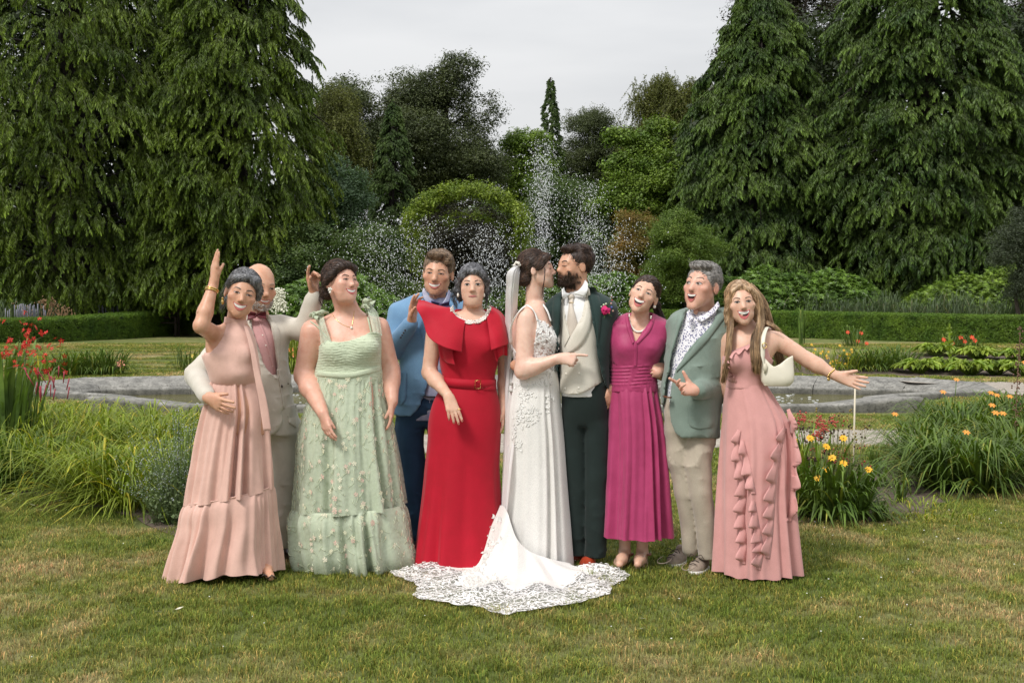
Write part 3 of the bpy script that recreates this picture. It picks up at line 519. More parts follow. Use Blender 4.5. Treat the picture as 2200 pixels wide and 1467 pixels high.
# ---- arch of climbers
def arch():
    Y0 = 39.0; t = thing('garden_arch', ((1000-HX)*Y0/F, Y0, gz1(0, Y0)), 'tunnel arch of metal hoops overgrown with bright green climbers, dark inside', 'arch'); X = (1002-HX)*Y0/F; zs = CH+(HY-395)*Y0/F; M_ = plain('dark_iron', (.02, .02, .02), .6); pts = []; rg = np.random.default_rng(6)
    for k, (dy, hw, zt) in enumerate(((0, 1.78, zs-.25), (1.6, 1.60, zs-.95), (3.2, 1.5, zs-1.2), (4.6, 1.5, zs-1.3))):
        a = np.linspace(-.15, math.pi+.15, 26); q = np.stack([X+hw*np.cos(a), np.full(26, Y0+dy), zt-1.15+1.15*np.maximum(np.sin(a), -.2)], 1); leg0 = np.array([[q[0, 0], q[0, 1], gz1(0, Y0)]]); leg1 = np.array([[q[-1, 0], q[-1, 1], gz1(0, Y0)]]); m = MB(); m.tube(np.concatenate([leg0, q, leg1]), .025, 6); m.build('hoop', M_, t)
        for i in range((560, 90, 0, 0)[k]):
            a_ = rg.uniform(-.05, 3.19); b = np.array([X+hw*math.cos(a_)*rg.uniform(.95, 1.12), Y0+dy+rg.normal()*.3, zt-1.15+1.22*math.sin(a_)+rg.normal()*.12]); b[2] -= rg.random()**2*.25*(abs(math.cos(a_))**2+.15); pts.append(b)
    roof = []  # leafy roof added to darken the inside of the tunnel
    for i in range(420): u = rg.random(); a_ = rg.uniform(.1, 3.04); zt = zs-.25-.95*u**.5; roof.append(np.array([X+1.6*math.cos(a_), Y0+.6+u*4.6, zt-1.15+1.12*math.sin(a_)+rg.normal()*.08]))
    for i in range(200): s_ = rg.choice([-1, 1]); pts.append(np.array([X+s_*1.75+rg.normal()*.14, Y0+rg.uniform(0, 3.5), rg.uniform(.4, zs-1.3)]))
    roof = np.array(roof); n = len(roof); scatter('shade_coloured_foliage', roof, PR['cop'], parent=t, rot=np.stack([rg.normal(0, .4, n), rg.normal(0, .4, n), rg.uniform(0, 6.28, n)], 1), scl=rg.uniform(.5, .9, n))  # tunnel shade put into the colour: roof climbers take the dark copper leaves
    pts = np.array(pts); n = len(pts); scatter('climber_foliage', pts, PR['vine'], parent=t, rot=np.stack([rg.normal(0, .4, n), rg.normal(0, .4, n), rg.uniform(0, 6.28, n)], 1), scl=rg.uniform(.55, 1.15, n))
arch()
# ---- informal hedges of rhododendron, clipped box hedges
def shrub_bank(label, px0, px1, Y, tops, kind, name='shrub_hedge', n=1500, depth=1.6, seed=0, size=1.0, low=0):
    rg = np.random.default_rng(seed+5); X0, X1 = (px0-HX)*Y/F, (px1-HX)*Y/F; t = thing(name, ((X0+X1)/2, Y, gz1(0, Y)), label, 'hedge'); g0 = gz1(0, Y); tp = np.array(tops, float); x = rg.uniform(X0, X1, n); px_ = HX+x*F/Y; zt = CH+(HY-np.interp(px_, tp[:, 0], tp[:, 1]))*Y/F+.10*np.sin(x*2.3)+.07*np.sin(x*5.1+1)
    a = rg.uniform(0, math.pi, n); y = Y-np.cos(a)*depth*rg.uniform(.85, 1, n); z = g0+(zt-g0)*np.clip(np.sin(a)**.6, 0, 1)*rg.uniform(.72, 1, n)**.5; f = a < math.pi/2; z[f] = (g0+(zt-g0)*rg.random(n)**.7)[f]; y[f] = (Y-depth*np.sqrt(np.maximum(0, 1-((z-g0)/(zt-g0+.01))**3))*rg.uniform(.9, 1.03, n))[f]
    scatter('foliage', np.stack([x, y, z], 1), PR[kind], parent=t, rot=np.stack([rg.normal(.5, .3, n), rg.normal(0, .3, n), rg.normal(0, .5, n)], 1), scl=size*rg.uniform(.7, 1.2, n), seed=seed)
    xs_ = np.linspace(X0, X1, 40); V = np.array([[(x_, Y+depth*.8*math.cos(q), g0-.05+(CH+(HY-np.interp(HX+x_*F/Y, tp[:, 0], tp[:, 1]))*Y/F-g0-.18)*max(0, math.sin(q))**.5) for q in np.linspace(0, math.pi, 12)] for x_ in xs_]); m = MB(); m.grid(V); m.build('branch_mass', BARK_D, t)
shrub_bank('long rhododendron hedge behind the clipped hedge on the right', 1265, 1900, 42.8, [(1265, 600), (1340, 598), (1440, 592), (1560, 600), (1640, 588), (1740, 590), (1830, 600), (1880, 630), (1900, 650)], 'rho', n=6500, seed=1, size=1.1)
shrub_bank('bright green shrub hedge at the right edge behind the ornamental grasses', 1940, 2330, 40.2, [(1940, 650), (2000, 622), (2080, 598), (2200, 568), (2330, 560)], 'rho2', n=4000, seed=2, size=1.1)
shrub_bank('rounded green hedge behind the bald man and the woman in green', 590, 850, 37, [(590, 640), (640, 605), (700, 600), (760, 606), (810, 622), (850, 645)], 'rho', n=2200, seed=3)
shrub_bank('low green hedge far behind the woman in red and the bride', 850, 1265, 44, [(850, 655), (1000, 640), (1120, 640), (1265, 610)], 'rho', n=2400, seed=4)
def box_hedge(label, path, wd, h, n, seed):
    rg = np.random.default_rng(seed); q = poly_interp(path, 40); tg = np.gradient(q, axis=0); tg /= np.linalg.norm(tg, axis=1)[:, None]; nn = np.stack([-tg[:, 1], tg[:, 0]], 1); g = np.array([gz1(0, y) for x, y in q]); t = thing('clipped_hedge', (q[20, 0], q[20, 1], g[20]), label, 'hedge'); hh = np.broadcast_to(h, (40,)) if np.ndim(h) == 0 else np.interp(np.linspace(0, 1, 40), np.linspace(0, 1, len(h)), h)
    V = np.array([[(*(q[i]+nn[i]*o*wd*.46), g[i]+z*(hh[i]-.02)) for o, z in ((-1, -.1), (-1, .93), (-.85, 1), (.85, 1), (1, .93), (1, -.1))] for i in range(40)]); m = MB(); m.grid(V)
    for e in (0, 39): m.add(V[e], [(0, 1, 4, 5), (1, 2, 3, 4)])
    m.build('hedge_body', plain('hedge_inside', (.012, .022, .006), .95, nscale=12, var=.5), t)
    k = rg.uniform(0, 39, n); i = k.astype(int); f = (k-i)[:, None]; c = q[i]*(1-f)+q[np.minimum(i+1, 39)]*f; nv = nn[i]; gg_ = g[i]; H_ = hh[i]; side = rg.random(n); z = np.where(side < .62, rg.random(n)*H_, H_); o = np.where(side < .62, np.where(rg.random(n) < .75, np.sign(-nv[:, 1]), np.sign(nv[:, 1])), rg.uniform(-1, 1, n)); p_ = c+nv*(o*wd*.5)[:, None]
    scatter('leaves', np.stack([p_[:, 0], p_[:, 1], gg_+z+rg.normal(0, .012, n)], 1), PR['box'], parent=t, rot=rg.uniform(-1, 1, (n, 3))*[.5, .5, 3.1], scl=rg.uniform(.7, 1.25, n), seed=seed)
box_hedge('low clipped hedge on the left, running in behind the pool', [(-19.5, 28.5), (-16, 31), (-13.4, 34.6), (-12.1, 39.5), (-11.9, 43.5)], .9, [.62, .62, .66, .78, .9], 16000, 1)
box_hedge('long low clipped hedge on the right behind the pool', [(21, 30.5), (16.5, 31.3), (13.6, 33), (10.5, 37), (8.2, 39.6), (5.8, 40.4), (3.0, 40.8)], .9, [.72, .72, .74, .78, .82, .86], 30000, 2)
# dark bench in the shade of the cypress
def bench():
    b = GG(348, 700); b = np.array([(348-HX)*40/F, 40, .35]); t = thing('garden_bench', b, 'dark wooden bench in deep shade under the big cypress', 'bench'); M_ = plain('dark_wood', (.05, .035, .028), .8, nscale=12)
    for z, y in ((.45, -.16), (.45, 0), (.45, .16)): m = MB(); m.box(b+[-.55, y-.06, z-.02], b+[.55, y+.06, z+.02]); m.build('seat_slat', M_, t)
    for z in (.62, .76, .9): m = MB(); m.box(b+[-.55, .22, z-.04], b+[.55, .25, z+.04]); m.build('back_slat', M_, t)
    for x in (-.5, .5):
        for y in (-.18, .2): m = MB(); m.box(b+[x-.035, y-.035, 0], b+[x+.035, y+.035, .92 if y > 0 else .62]); m.build('leg', M_, t)
bench()
# ---- border plants
def blades(m, base, n, h, spread, wd, seed, c=(1, 1, 1), arch=.8, var=.3, seg=6, rad=.12, stiff=.0, dry=.08):
    rg = np.random.default_rng(seed); b = np.array(base, float)
    for i in range(n):
        a = rg.uniform(0, 6.283); r_ = rad*math.sqrt(rg.random()); q = b+[math.cos(a)*r_, math.sin(a)*r_, 0]; a += rg.normal()*.5; L_ = h*rg.uniform(.6, 1.15); out = spread*rg.uniform(.25, 1.1); t = np.linspace(0, 1, seg); d = np.array([math.cos(a), math.sin(a), 0]); e = np.array([-d[1], d[0], 0])
        low = (rg.random() < .34) and stiff == 0 and arch > .55; L_ = L_*(.42 if low else 1); out = out*(1.0 if not low else .95)+(.08 if low else 0); z = L_*(np.sin(t*(1.57+arch*rg.uniform(.1, 1.0)+(.9 if low else 0)))); x = out*t**((1.22 if not low else .85)-stiff*.1); w_ = wd*rg.uniform(.7, 1.2)*(1-t**2.2)**.8*(.55+.45*np.minimum(1, t*4)); ctr = q+d*x[:, None]+np.array([0, 0, 1.])*z[:, None]; V = np.stack([ctr-e*w_[:, None], ctr+e*w_[:, None]], 1); V[..., 2] = np.maximum(V[..., 2], .01+b[2]); k = rg.uniform(1-var, 1+var)
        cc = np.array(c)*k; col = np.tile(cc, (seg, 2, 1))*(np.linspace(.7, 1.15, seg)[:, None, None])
        if rg.random() < dry: col = col*np.array([2.2, 1.5, 1.6])
        m.grid(V, c=col)
def flower(m, p_, r, c, c2, k=6, tilt=(0, -.4, .6)):
    n = nrm(tilt); u = nrm(np.cross(n, [1, .2, .1])); v = np.cross(n, u); p_ = np.array(p_, float)
    for i in range(k): a = i*6.283/k; d = u*math.cos(a)+v*math.sin(a); e = -u*math.sin(a)+v*math.cos(a); m.add([p_, p_+d*r*.6+e*r*.26+n*r*.3, p_+d*r+n*r*.12, p_+d*r*.6-e*r*.26+n*r*.3], [(0, 1, 2, 3)], c)
    m.ball(p_+n*r*.12, r*.2, 5, 4, c2)
L_DAY = leaf_mat('daylily_leaves', (0.143, 0.209, 0.020), (0.264, 0.308, 0.033), 3, trans=.3); L_DAYD = leaf_mat('dark_daylily_leaves', (0.065, 0.120, 0.018), (0.130, 0.190, 0.030), 3, trans=.25); L_CROC = leaf_mat('sword_leaves', (0.090, 0.160, 0.035), (0.160, 0.240, 0.050), 3, trans=.3); L_CAT = leaf_mat('catmint_leaves', (0.120, 0.170, 0.070), (0.200, 0.250, 0.120), 8, trans=.2); L_HOSTA = leaf_mat('hosta_leaves', (.15, .24, .03), (.30, .37, .06), 4, trans=.25); L_ORN = leaf_mat('ornamental_grass_blades', (0.070, 0.110, 0.050), (0.130, 0.170, 0.090), 2, trans=.3); M_FLW = plain('flower_petals', (1, 1, 1), .6, vcol=True); M_DRY = plain('dry_stems', (.16, .11, .06), .8)
def plant_copy(src, loc, label, rz, sc_=1.0, group=None):
    o = src.copy(); COL.objects.link(o); o.location = loc; o.rotation_euler = (0, 0, rz); o.scale = (sc_,)*3; o['label'] = label
    if group: o['group'] = group
    for ch in src.children: c = ch.copy(); COL.objects.link(c); c.parent = o
    return o
def daylily(label, loc, mat, seed, n=230, h=.58, sp=.50, name='daylily_clump', cat='plant', group=None, wd=.0085, rad=.16, flowers=(), fcol=(.75, .28, .05), arch=1.0, dry=.1):
    t = thing(name, loc, label, cat, group); m = MB(); blades(m, loc, n, h, sp, wd, seed, arch=arch*1.25, rad=rad, dry=dry); lf = m.build('leaves', mat, t); lf['kind'] = 'stuff'
    for x, z, y in flowers:
        q = np.array(loc)+[x, y, z]; m = MB(); m.tube([np.array(loc)+[x*.4, y*.5, .2], q-[x*.1, 0, .12], q], .004, 4, (.10, .16, .03)); flower(m, q, .034, fcol, (.8, .5, .1)); fo = m.build('flower', M_FLW, t)
    return t
DL = []
gl = 'daylily clumps along the front edge of the left bed'
for k, (px, py, h_, sd) in enumerate(((25, 1050, .52, 1), (118, 1045, .56, 2), (205, 1078, .50, 3), (285, 1092, .50, 4), (345, 1075, .52, 2), (60, 1005, .62, 5), (160, 1008, .62, 1), (250, 1022, .60, 3), (330, 1020, .58, 5), (405, 1030, .56, 4), (110, 975, .60, 2), (220, 975, .58, 4), (320, 975, .56, 1), (400, 985, .55, 3))):
    loc = (*G(px, py), 0); where = ['at the left edge of the picture', 'second along the front of the left bed', 'in the middle of the front of the left bed', 'with dry tips, nearest the camera in the left bed', 'beside the catmint', 'behind the first clump under the red flowers', 'behind the second front clump', 'pale clump in the middle of the left bed', 'behind the catmint', 'close by the blush pink dress', 'far back under the red flowers', 'at the back of the left bed by the gravel', 'at the back of the left bed, right of the middle', 'at the back of the left bed next to the dress'][k]
    daylily(f'yellow green daylily clump {where}', loc, L_DAY if k != 0 else L_DAYD, 100+k, 380 if k < 5 else 300, h_*.80, .74, group=gl, wd=.0068, rad=.19)
def crocosmia():
    loc = np.array((*G(-5, 1012), 0)); t = thing('crocosmia_clump', loc, 'tall crocosmia with sword leaves and scarlet flower sprays at the left edge', 'plant'); m = MB(); blades(m, loc, 150, 1.05, .32, .018, 31, arch=.15, rad=.30, stiff=1, dry=.03); lf = m.build('leaves', L_CROC, t); lf['kind'] = 'stuff'; rg = np.random.default_rng(3)
    for (ex, ey, sx) in ((12, 690, -10), (60, 682, 0), (100, 720, 10), (135, 738, 20), (140, 775, 40), (60, 745, 10), (95, 800, 30), (25, 735, -5), (45, 765, 10), (130, 800, 45), (5, 760, -20), (75, 700, 5), (105, 760, 20)):
        Y = 10.3+rg.uniform(-.2, .2); e = P(ex, ey, Y); b0 = loc+[rg.normal()*.15, rg.normal()*.1, .5]; m = MB(); ctl = poly_interp([b0, (b0+e)/2+[-.05, 0, .22], e], 12); m.tube(ctl, np.linspace(.004, .0015, 12), 4, (.10, .13, .04))
        for j in range(9):
            q = ctl[-1-j//2]+rg.normal(0, .022, 3)+[0, 0, .01]; d = nrm(rg.normal(0, 1, 3)+[0, -.5, .6]); flower(m, q, rg.uniform(.018, .032), (.45+.15*rg.random(), .008, .008), (.6, .12, .02), 5, d)
        m.build('flower_spray', M_FLW, t)
    m = MB()
    for i in range(20):
        q = P(rg.uniform(60, 150), rg.uniform(810, 870), 10.2); m.tube([q, q+[rg.normal()*.03, 0, .10]], [.004, .006], 4, (.30, .03, .05))
    b_ = m.build('flower_buds', M_FLW, t); b_['kind'] = 'stuff'
crocosmia()
def catmint():
    loc = np.array((*G(372, 1128), 0)); t = thing('catmint_plant', loc, 'airy grey green catmint with tiny pale flowers beside the blush pink dress', 'plant'); rg = np.random.default_rng(4); m = MB(); mf = MB()
    for i in range(240):
        a = rg.uniform(0, 6.283); r_ = rg.uniform(0, .36); b0 = loc+[math.cos(a)*r_*.5, math.sin(a)*r_*.5+.1, 0]; e = b0+[math.cos(a)*r_*.8, math.sin(a)*r_*.6, rg.uniform(.25, .80)*(1-r_*.8)]; q = poly_interp([b0, (b0+e)/2+[0, 0, .08], e], 9); m.tube(q, .0018, 3, (.8, .9, .7))
        for j in range(16):
            u = rg.random(); p_ = q[int(u*8)]+rg.normal(0, .012, 3); d = nrm(rg.normal(0, 1, 3)); l = .030*(1.2-u*.7); ee = nrm(np.cross(d, [0, 0, 1.]))*l*.35; k = rg.uniform(.6, 1.4); m.add([p_, p_+d*l*.5+ee, p_+d*l, p_+d*l*.5-ee], [(0, 1, 2, 3)], (k, k, k))
        for j in range(5): p_ = q[rg.integers(5, 9)]+rg.normal(0, .010, 3); mf.ball(p_, .0030, 4, 3, (.52, .54, .60))
    lf = m.build('leaves', L_CAT, t); lf['kind'] = 'stuff'; lf = mf.build('flowers', M_FLW, t); lf['kind'] = 'stuff'
catmint()
def coreopsis():
    loc = np.array((*G(1785, 1110), 0)); t = thing('coreopsis_plant', loc, 'leafy border plant with yellow daisies and rust red seed heads beside the pink dress', 'plant'); rg = np.random.default_rng(9); m = MB()
    blades(m, loc, 420, .36, .34, .012, 9, arch=.9, rad=.26, dry=.04); blades(m, loc+[-.12, .2, 0], 260, .52, .30, .008, 10, arch=.6, rad=.25, c=(1.3, 1.3, .9)); lf = m.build('leaves', L_DAYD, t); lf['kind'] = 'stuff'; ms = MB()
    for i in range(70):
        e = P(rg.uniform(1705, 1875), rg.uniform(880, 1010), loc[1]+rg.uniform(-.1, .3)); b0 = loc+[(e[0]-loc[0])*.5+rg.normal()*.04, .05, .15]; q = poly_interp([b0, (b0+e)/2+[rg.normal()*.02, 0, 0], e], 6); ms.tube(q, .0016, 3, (.14, .14, .05)); c_ = [(.05, .02, .012), (.30, .05, .03), (.22, .16, .03)][rg.choice(3, p=[.5, .3, .2])]
        for j in range(rg.integers(2, 7)): ms.ball(e+rg.normal(0, .014, 3), rg.uniform(.005, .009), 5, 4, c_)
    so = ms.build('seed_heads', M_FLW, t); so['kind'] = 'stuff'
    for x, y in ((1775, 960), (1812, 942), (1788, 984), (1757, 1028), (1812, 996), (1775, 1010), (1866, 1010), (1705, 948), (1741, 1075), (1702, 965), (1740, 942)): q = P(x, y, loc[1]-.12); m = MB(); m.tube([q-[0, 0, .2], q], .002, 3, (.12, .15, .04)); flower(m, q, .032, (.75, .42, .02), (.5, .25, .02), 8, (rg.normal()*.3, -.6, .6)); m.build('flower', M_FLW, t)
    for i in range(26):   # reddish astilbe like tufts
        q = P(rg.uniform(1700, 1790), rg.uniform(898, 945), loc[1]+.25); m2 = MB()
    m2 = MB()
    for i in range(150): c0 = ((1708, 915), (1722, 900), (1760, 905), (1768, 925), (1788, 905), (1756, 935))[rg.integers(6)]; q = P(c0[0]+rg.normal()*6, c0[1]+rg.normal()*6, loc[1]+.25); m2.ball(q, .008, 5, 3, (.42, .07, .05))
    so = m2.build('red_flower_heads', M_FLW, t); so['kind'] = 'stuff'
coreopsis()
gr = 'daylily clumps in the right bed'
for k, (px, py, h_) in enumerate(((2030, 1052, .50), (2115, 1058, .52), (2195, 1035, .58), (1985, 1010, .52), (2075, 1000, .62), (2160, 985, .70), (2215, 975, .72), (2040, 975, .6))):
    where = ['in front, its leaves hanging over bare soil', 'in front, by the grass verge', 'at the right edge of the picture', 'leftmost of the right bed, next to the gravel', 'in the middle with orange buds', 'tall one behind with an open orange lily', 'tallest at the far right', 'at the back by the gravel path'][k]
    loc = (*G(px, py), 0); rg = np.random.default_rng(k); fl = [(rg.uniform(-.3, .3), h_*rg.uniform(.85, 1.25), rg.uniform(-.25, .1)) for _ in range((1, 1, 2, 1, 2, 3, 2, 1)[k])]
    daylily(f'green daylily clump {where}', loc, L_DAYD, 200+k, 340, h_*.80, .66, flowers=fl, fcol=(.72, .30, .05), group=gr, wd=.010)
for k, (px, py, h_, n) in enumerate(((1932, 1078, .20, 26), (1898, 1048, .20, 22), (1958, 1062, .10, 8), (1893, 1122, .15, 40), (1945, 1040, .26, 24), (1880, 1018, .24, 30))):
    daylily(['small iris plant on bare soil, nearest the lawn', 'small spiky plant on bare soil beside the stake', 'tiny seedling alone on the bare soil', 'small leafy tuft at the corner of the right bed', 'thin upright plant in front of the daylilies', 'small blue green plant behind the stake'][k], (*G(px, py), 0), L_DAYD, 300+k, n, h_, .13, 'small_plant', wd=.009, rad=.04)
daylily('fresh green tuft of grass at the edge of the right bed', (*G(1985, 1105), 0), L_DAY, 330, 300, .07, .12, 'grass_tuft', wd=.004, rad=.45)
# stake
q = np.array((*G(1833, 1030), 0)); t = thing('plant_stake', q, 'thin pale bamboo cane standing upright in the right bed', 'stake'); m = MB(); tp = P(1837, 835, q[1]); m.tube([q-[0, 0, .05], (q+tp)/2, tp], .0075, 8); m.build('cane', plain('pale_cane', (.62, .55, .42), .6), t)
q = np.array((*G(2178, 1000), 0)); t = thing('seed_stalk', q, 'tall brown dried seed stalk above the right bed', 'plant'); rg = np.random.default_rng(1); m = MB(); tp = P(2192, 712, q[1]); a_ = poly_interp([q, q+[.02, 0, .5], tp], 20); m.tube(a_, .004, 4, (.16, .09, .05))
for i in range(90): k = rg.integers(6, 20); m.ball(a_[k]+rg.normal(0, .022, 3), .009, 5, 3, (.14, .07, .04))
m.build('seed_heads', M_FLW, t)['kind'] = 'stuff'
# far side of the pool
def far_clump(label, px, py, h_, sp, n, mat, seed, wd=.014, rad=.3, name='perennial_clump', fl=(), fc=(.8, .3, .2), arch=.8, fr=.05):
    loc = GG(px, py); t = thing(name, loc, label, 'plant'); m = MB(); blades(m, loc, n, h_, sp, wd, seed, arch=arch, rad=rad); lf = m.build('leaves', mat, t); lf['kind'] = 'stuff'
    for x, y in fl: q = P(x, y, loc[1]-.1); m = MB(); m.tube([q-[0, 0, .25], q], .005, 3, (.1, .14, .03)); flower(m, q, fr, fc, (.7, .4, .1), 6, (0, -.8, .4)); m.build('flower', M_FLW, t)
    return t
far_clump('daylily row with salmon flowers beyond the pool on the left', 235, 806, .50, .5, 160, L_DAYD, 1, fl=((260, 782),), fc=(.75, .3, .2), fr=.10); far_clump('daylily clump beyond the pool in the middle of the left row', 195, 806, .48, .5, 150, L_DAYD, 2, fl=((184, 770),), fc=(.7, .3, .22)); far_clump('daylily clump beyond the pool, nearest the crocosmia', 150, 808, .48, .5, 150, L_DAYD, 3); far_clump('leafy clump beyond the pool behind the red flowers', 105, 806, .42, .4, 130, L_DAY, 4)
far_clump('iris clump with a yellow flower left of the linen jacket', 405, 795, .50, .25, 60, L_DAYD, 5, fl=((413, 765),), fc=(.7, .55, .1)); far_clump('daylilies with orange flowers seen between the linen suit and the green gown', 632, 800, .75, .4, 190, L_DAY, 6, fl=((625, 752), (630, 762), (640, 765)), fc=(.8, .22, .05), fr=.07)
far_clump('single upright iris fan beyond the pool on the right', 1722, 770, .95, .12, 16, L_CROC, 7, arch=.05, rad=.08, wd=.03)
t = far_clump('loose patch of yellow flowers beyond the pool on the right', 1775, 798, .50, .6, 220, L_DAY, 8, wd=.008, rad=1.0, fl=[(np.random.default_rng(i).uniform(1735, 1835), np.random.default_rng(i+50).uniform(740, 790)) for i in range(34)], fc=(.75, .45, .03), fr=.035)
far_clump('rounded grass like clump beyond the pool on the right', 1870, 797, .44, .75, 360, L_DAYD, 9, rad=.5); far_clump('second rounded grass like clump next to the hostas', 1925, 793, .42, .7, 300, L_DAYD, 10, rad=.5)
far_clump('scarlet lilies far back in front of the clipped hedge', 1835, 745, .5, .3, 60, L_DAYD, 11, fl=((1821, 714), (1850, 716), (1843, 733), (1862, 738)), fc=(.75, .05, .02), fr=.06); far_clump('scarlet lily beside the tall stem near the hedge', 2040, 745, .3, .3, 60, L_DAYD, 12, fl=((2027, 730), (2046, 738)), fc=(.75, .06, .02), fr=.07); far_clump('pair of scarlet lilies right of the tall stem near the hedge', 2085, 745, .3, .3, 60, L_DAYD, 13, fl=((2064, 726), (2072, 734), (2088, 725), (2094, 732)), fc=(.75, .06, .02), fr=.07)
def hosta(px, py, label, seed, r=.72):
    loc = GG(px, py); t = thing('hosta_plant', loc, label, 'plant', 'hostas along the path beyond the pool'); rg = np.random.default_rng(seed); m = MB()
    for i in range(120):
        a = rg.uniform(0, 6.283); R_ = r*rg.uniform(.3, 1); d = np.array([math.cos(a), math.sin(a), 0]); e = np.array([-d[1], d[0], 0]); q = loc+d*R_*.5+[0, 0, .30*(1-R_/r*.6)+.05]; l = .24*rg.uniform(.7, 1.2); w_ = .075; k = rg.uniform(.7, 1.3); up = np.array([0, 0, 1.]); m.add([q, q+d*l*.35+e*w_+up*.04, q+d*l*.75+e*w_*.6, q+d*l-up*.07, q+d*l*.75-e*w_*.6, q+d*l*.35-e*w_+up*.04], [(0, 1, 2, 3), (0, 3, 4, 5)], (k, k, k*.9)); m.tube([loc+d*R_*.1, q], .006, 3, (.8, .9, .6))
    lf = m.build('leaves', L_HOSTA, t, smooth=False); lf['kind'] = 'stuff'
for k, (px, py) in enumerate(((1975, 803), (2030, 800), (2085, 806), (2140, 806), (2195, 808), (2010, 785), (2100, 788), (2185, 790))): hosta(px, py, 'yellow green hosta ' + ['at the left end of the row, beside the rounded clump', 'second from the left in the front row', 'in the middle of the front row', 'fourth from the left in the front row', 'at the right edge of the picture', 'in the back row under the tall stem', 'in the middle of the back row', 'at the right end of the back row'][k], k)
q = GG(2040, 795); t = thing('mullein_plant', q, 'upright leafy flower stem rising above the hostas', 'plant'); m = MB(); m.tube([q, q+[0, 0, 1.0]], .02, 5, (.8, .9, .6)); rg = np.random.default_rng(3)
for i in range(30): z = rg.uniform(.25, .98); a = rg.uniform(0, 6.28); d = np.array([math.cos(a), math.sin(a), .5]); e = np.array([-d[1], d[0], 0])*.05; s_ = q+[0, 0, z]; l = .22*(1.2-z); m.add([s_, s_+d*l*.5+e, s_+d*l, s_+d*l*.5-e], [(0, 1, 2, 3)])
m.build('leafy_stem', L_HOSTA, t, smooth=False)
# ornamental grasses behind the hedges
og = 'ornamental grasses behind the right hand clipped hedge'
gp = [proto('ornamental_tuft', (lambda mm: (blades(mm, (0, 0, 0), 260, 1.15, .85, .012, 40+k, arch=1.1, rad=.3), mm)[1])(MB()), L_ORN) for k in range(2)]
for k, px in enumerate((1715, 1760, 1808, 1856, 1905, 1955, 2005, 2055, 2108, 2160, 2210)):
    Y = 41.8-(px-1700)*.0125; loc = np.array([(px-HX)*Y/F, Y, gz1(0, Y)]); t = thing('ornamental_grass', loc, f"fountain shaped ornamental grass behind the clipped hedge, {['first', 'second', 'third', 'fourth', 'fifth', 'sixth', 'seventh', 'eighth', 'ninth', 'tenth', 'last'][k]} from the left", 'grass', og); o = bpy.data.objects.new('blades', gp[k % 2].data); COL.objects.link(o); o.parent = t; o.rotation_euler = (0, 0, k*1.3); o.scale = (1, 1, 1.05+.12*math.sin(k*2)); o['kind'] = 'stuff'
for k, px in enumerate((20, 90, 150, 215, 275)):
    Y = 36+k*1.6; loc = np.array([(px-HX)*Y/F, Y, gz1(0, Y)]); t = thing('ornamental_grass', loc, f"low grey green grass behind the left hand hedge, {['first', 'second', 'third', 'fourth', 'fifth'][k]} from the left", 'grass', 'grasses behind the left hand hedge'); o = bpy.data.objects.new('blades', gp[k % 2].data); COL.objects.link(o); o.parent = t; o.rotation_euler = (0, 0, k*1.3); o.scale = (1, 1, .95); o['kind'] = 'stuff'
for k, (px, top) in enumerate(((95, 640), (125, 655), (60, 655))):
    Y = 37; q = np.array([(px-HX)*Y/F, Y, .35]); t = thing('dried_flower_stalks', q, ['tallest tuft of brown dried flower stalks behind the left hedge', 'brown dried stalks leaning right behind the left hedge', 'short brown dried stalks behind the left hedge'][k], 'plant'); m = MB(); rg = np.random.default_rng(k)
    for i in range(14):
        e = P(px+rg.normal()*14+(10 if k == 1 else 0), top+rg.uniform(0, 25), Y); m.tube([q+[rg.normal()*.1, 0, .2], (q+e)/2+[0, 0, .1], e], .008, 3, (.25, .15, .07))
        for j in range(7): m.ball(e+rg.normal(0, .045, 3), .022, 4, 3, (.30, .18, .09))
    m.build('stalks', M_FLW, t)['kind'] = 'stuff'
rg = np.random.default_rng(30); n = 90; m = MB()
for i in range(n):
    px = rg.choice([rg.uniform(30, 75), rg.uniform(210, 290), rg.uniform(10, 120)]); Y = 34.5+(px/415)*9; q = P(px, 672+rg.uniform(-10, 6), Y); m.tube([q-[0, 0, .5], q-[0, 0, .1], q+[0, 0, .14]], [.006, .008, .014], 4, (.20, .20, .24))
tag(m.build('lavender', M_FLW), 'soft mauve lavender spikes just behind the left hedge', kind='stuff')
# white flowering spike shrub
q = np.array([(600-HX)*33/F, 33, .35]); t = thing('yucca_plant', q, 'plant with upright panicles of creamy white flowers behind the linen jacket', 'plant'); m = MB(); blades(m, q, 60, .7, .5, .03, 3, arch=.6, rad=.15); m.build('leaves', L_DAYD, t)['kind'] = 'stuff'; m = MB(); rg = np.random.default_rng(3)
for i in range(420):
    u = rg.random(); c0 = P(598+rg.normal()*9*(1.1-abs(u-.4)), 668-u*46, 32.9); m.ball(c0+rg.normal(0, .03, 3), rg.uniform(.016, .034), 5, 3, (.72, .71, .58))
m.build('flower_panicle', M_FLW, t)['kind'] = 'stuff'
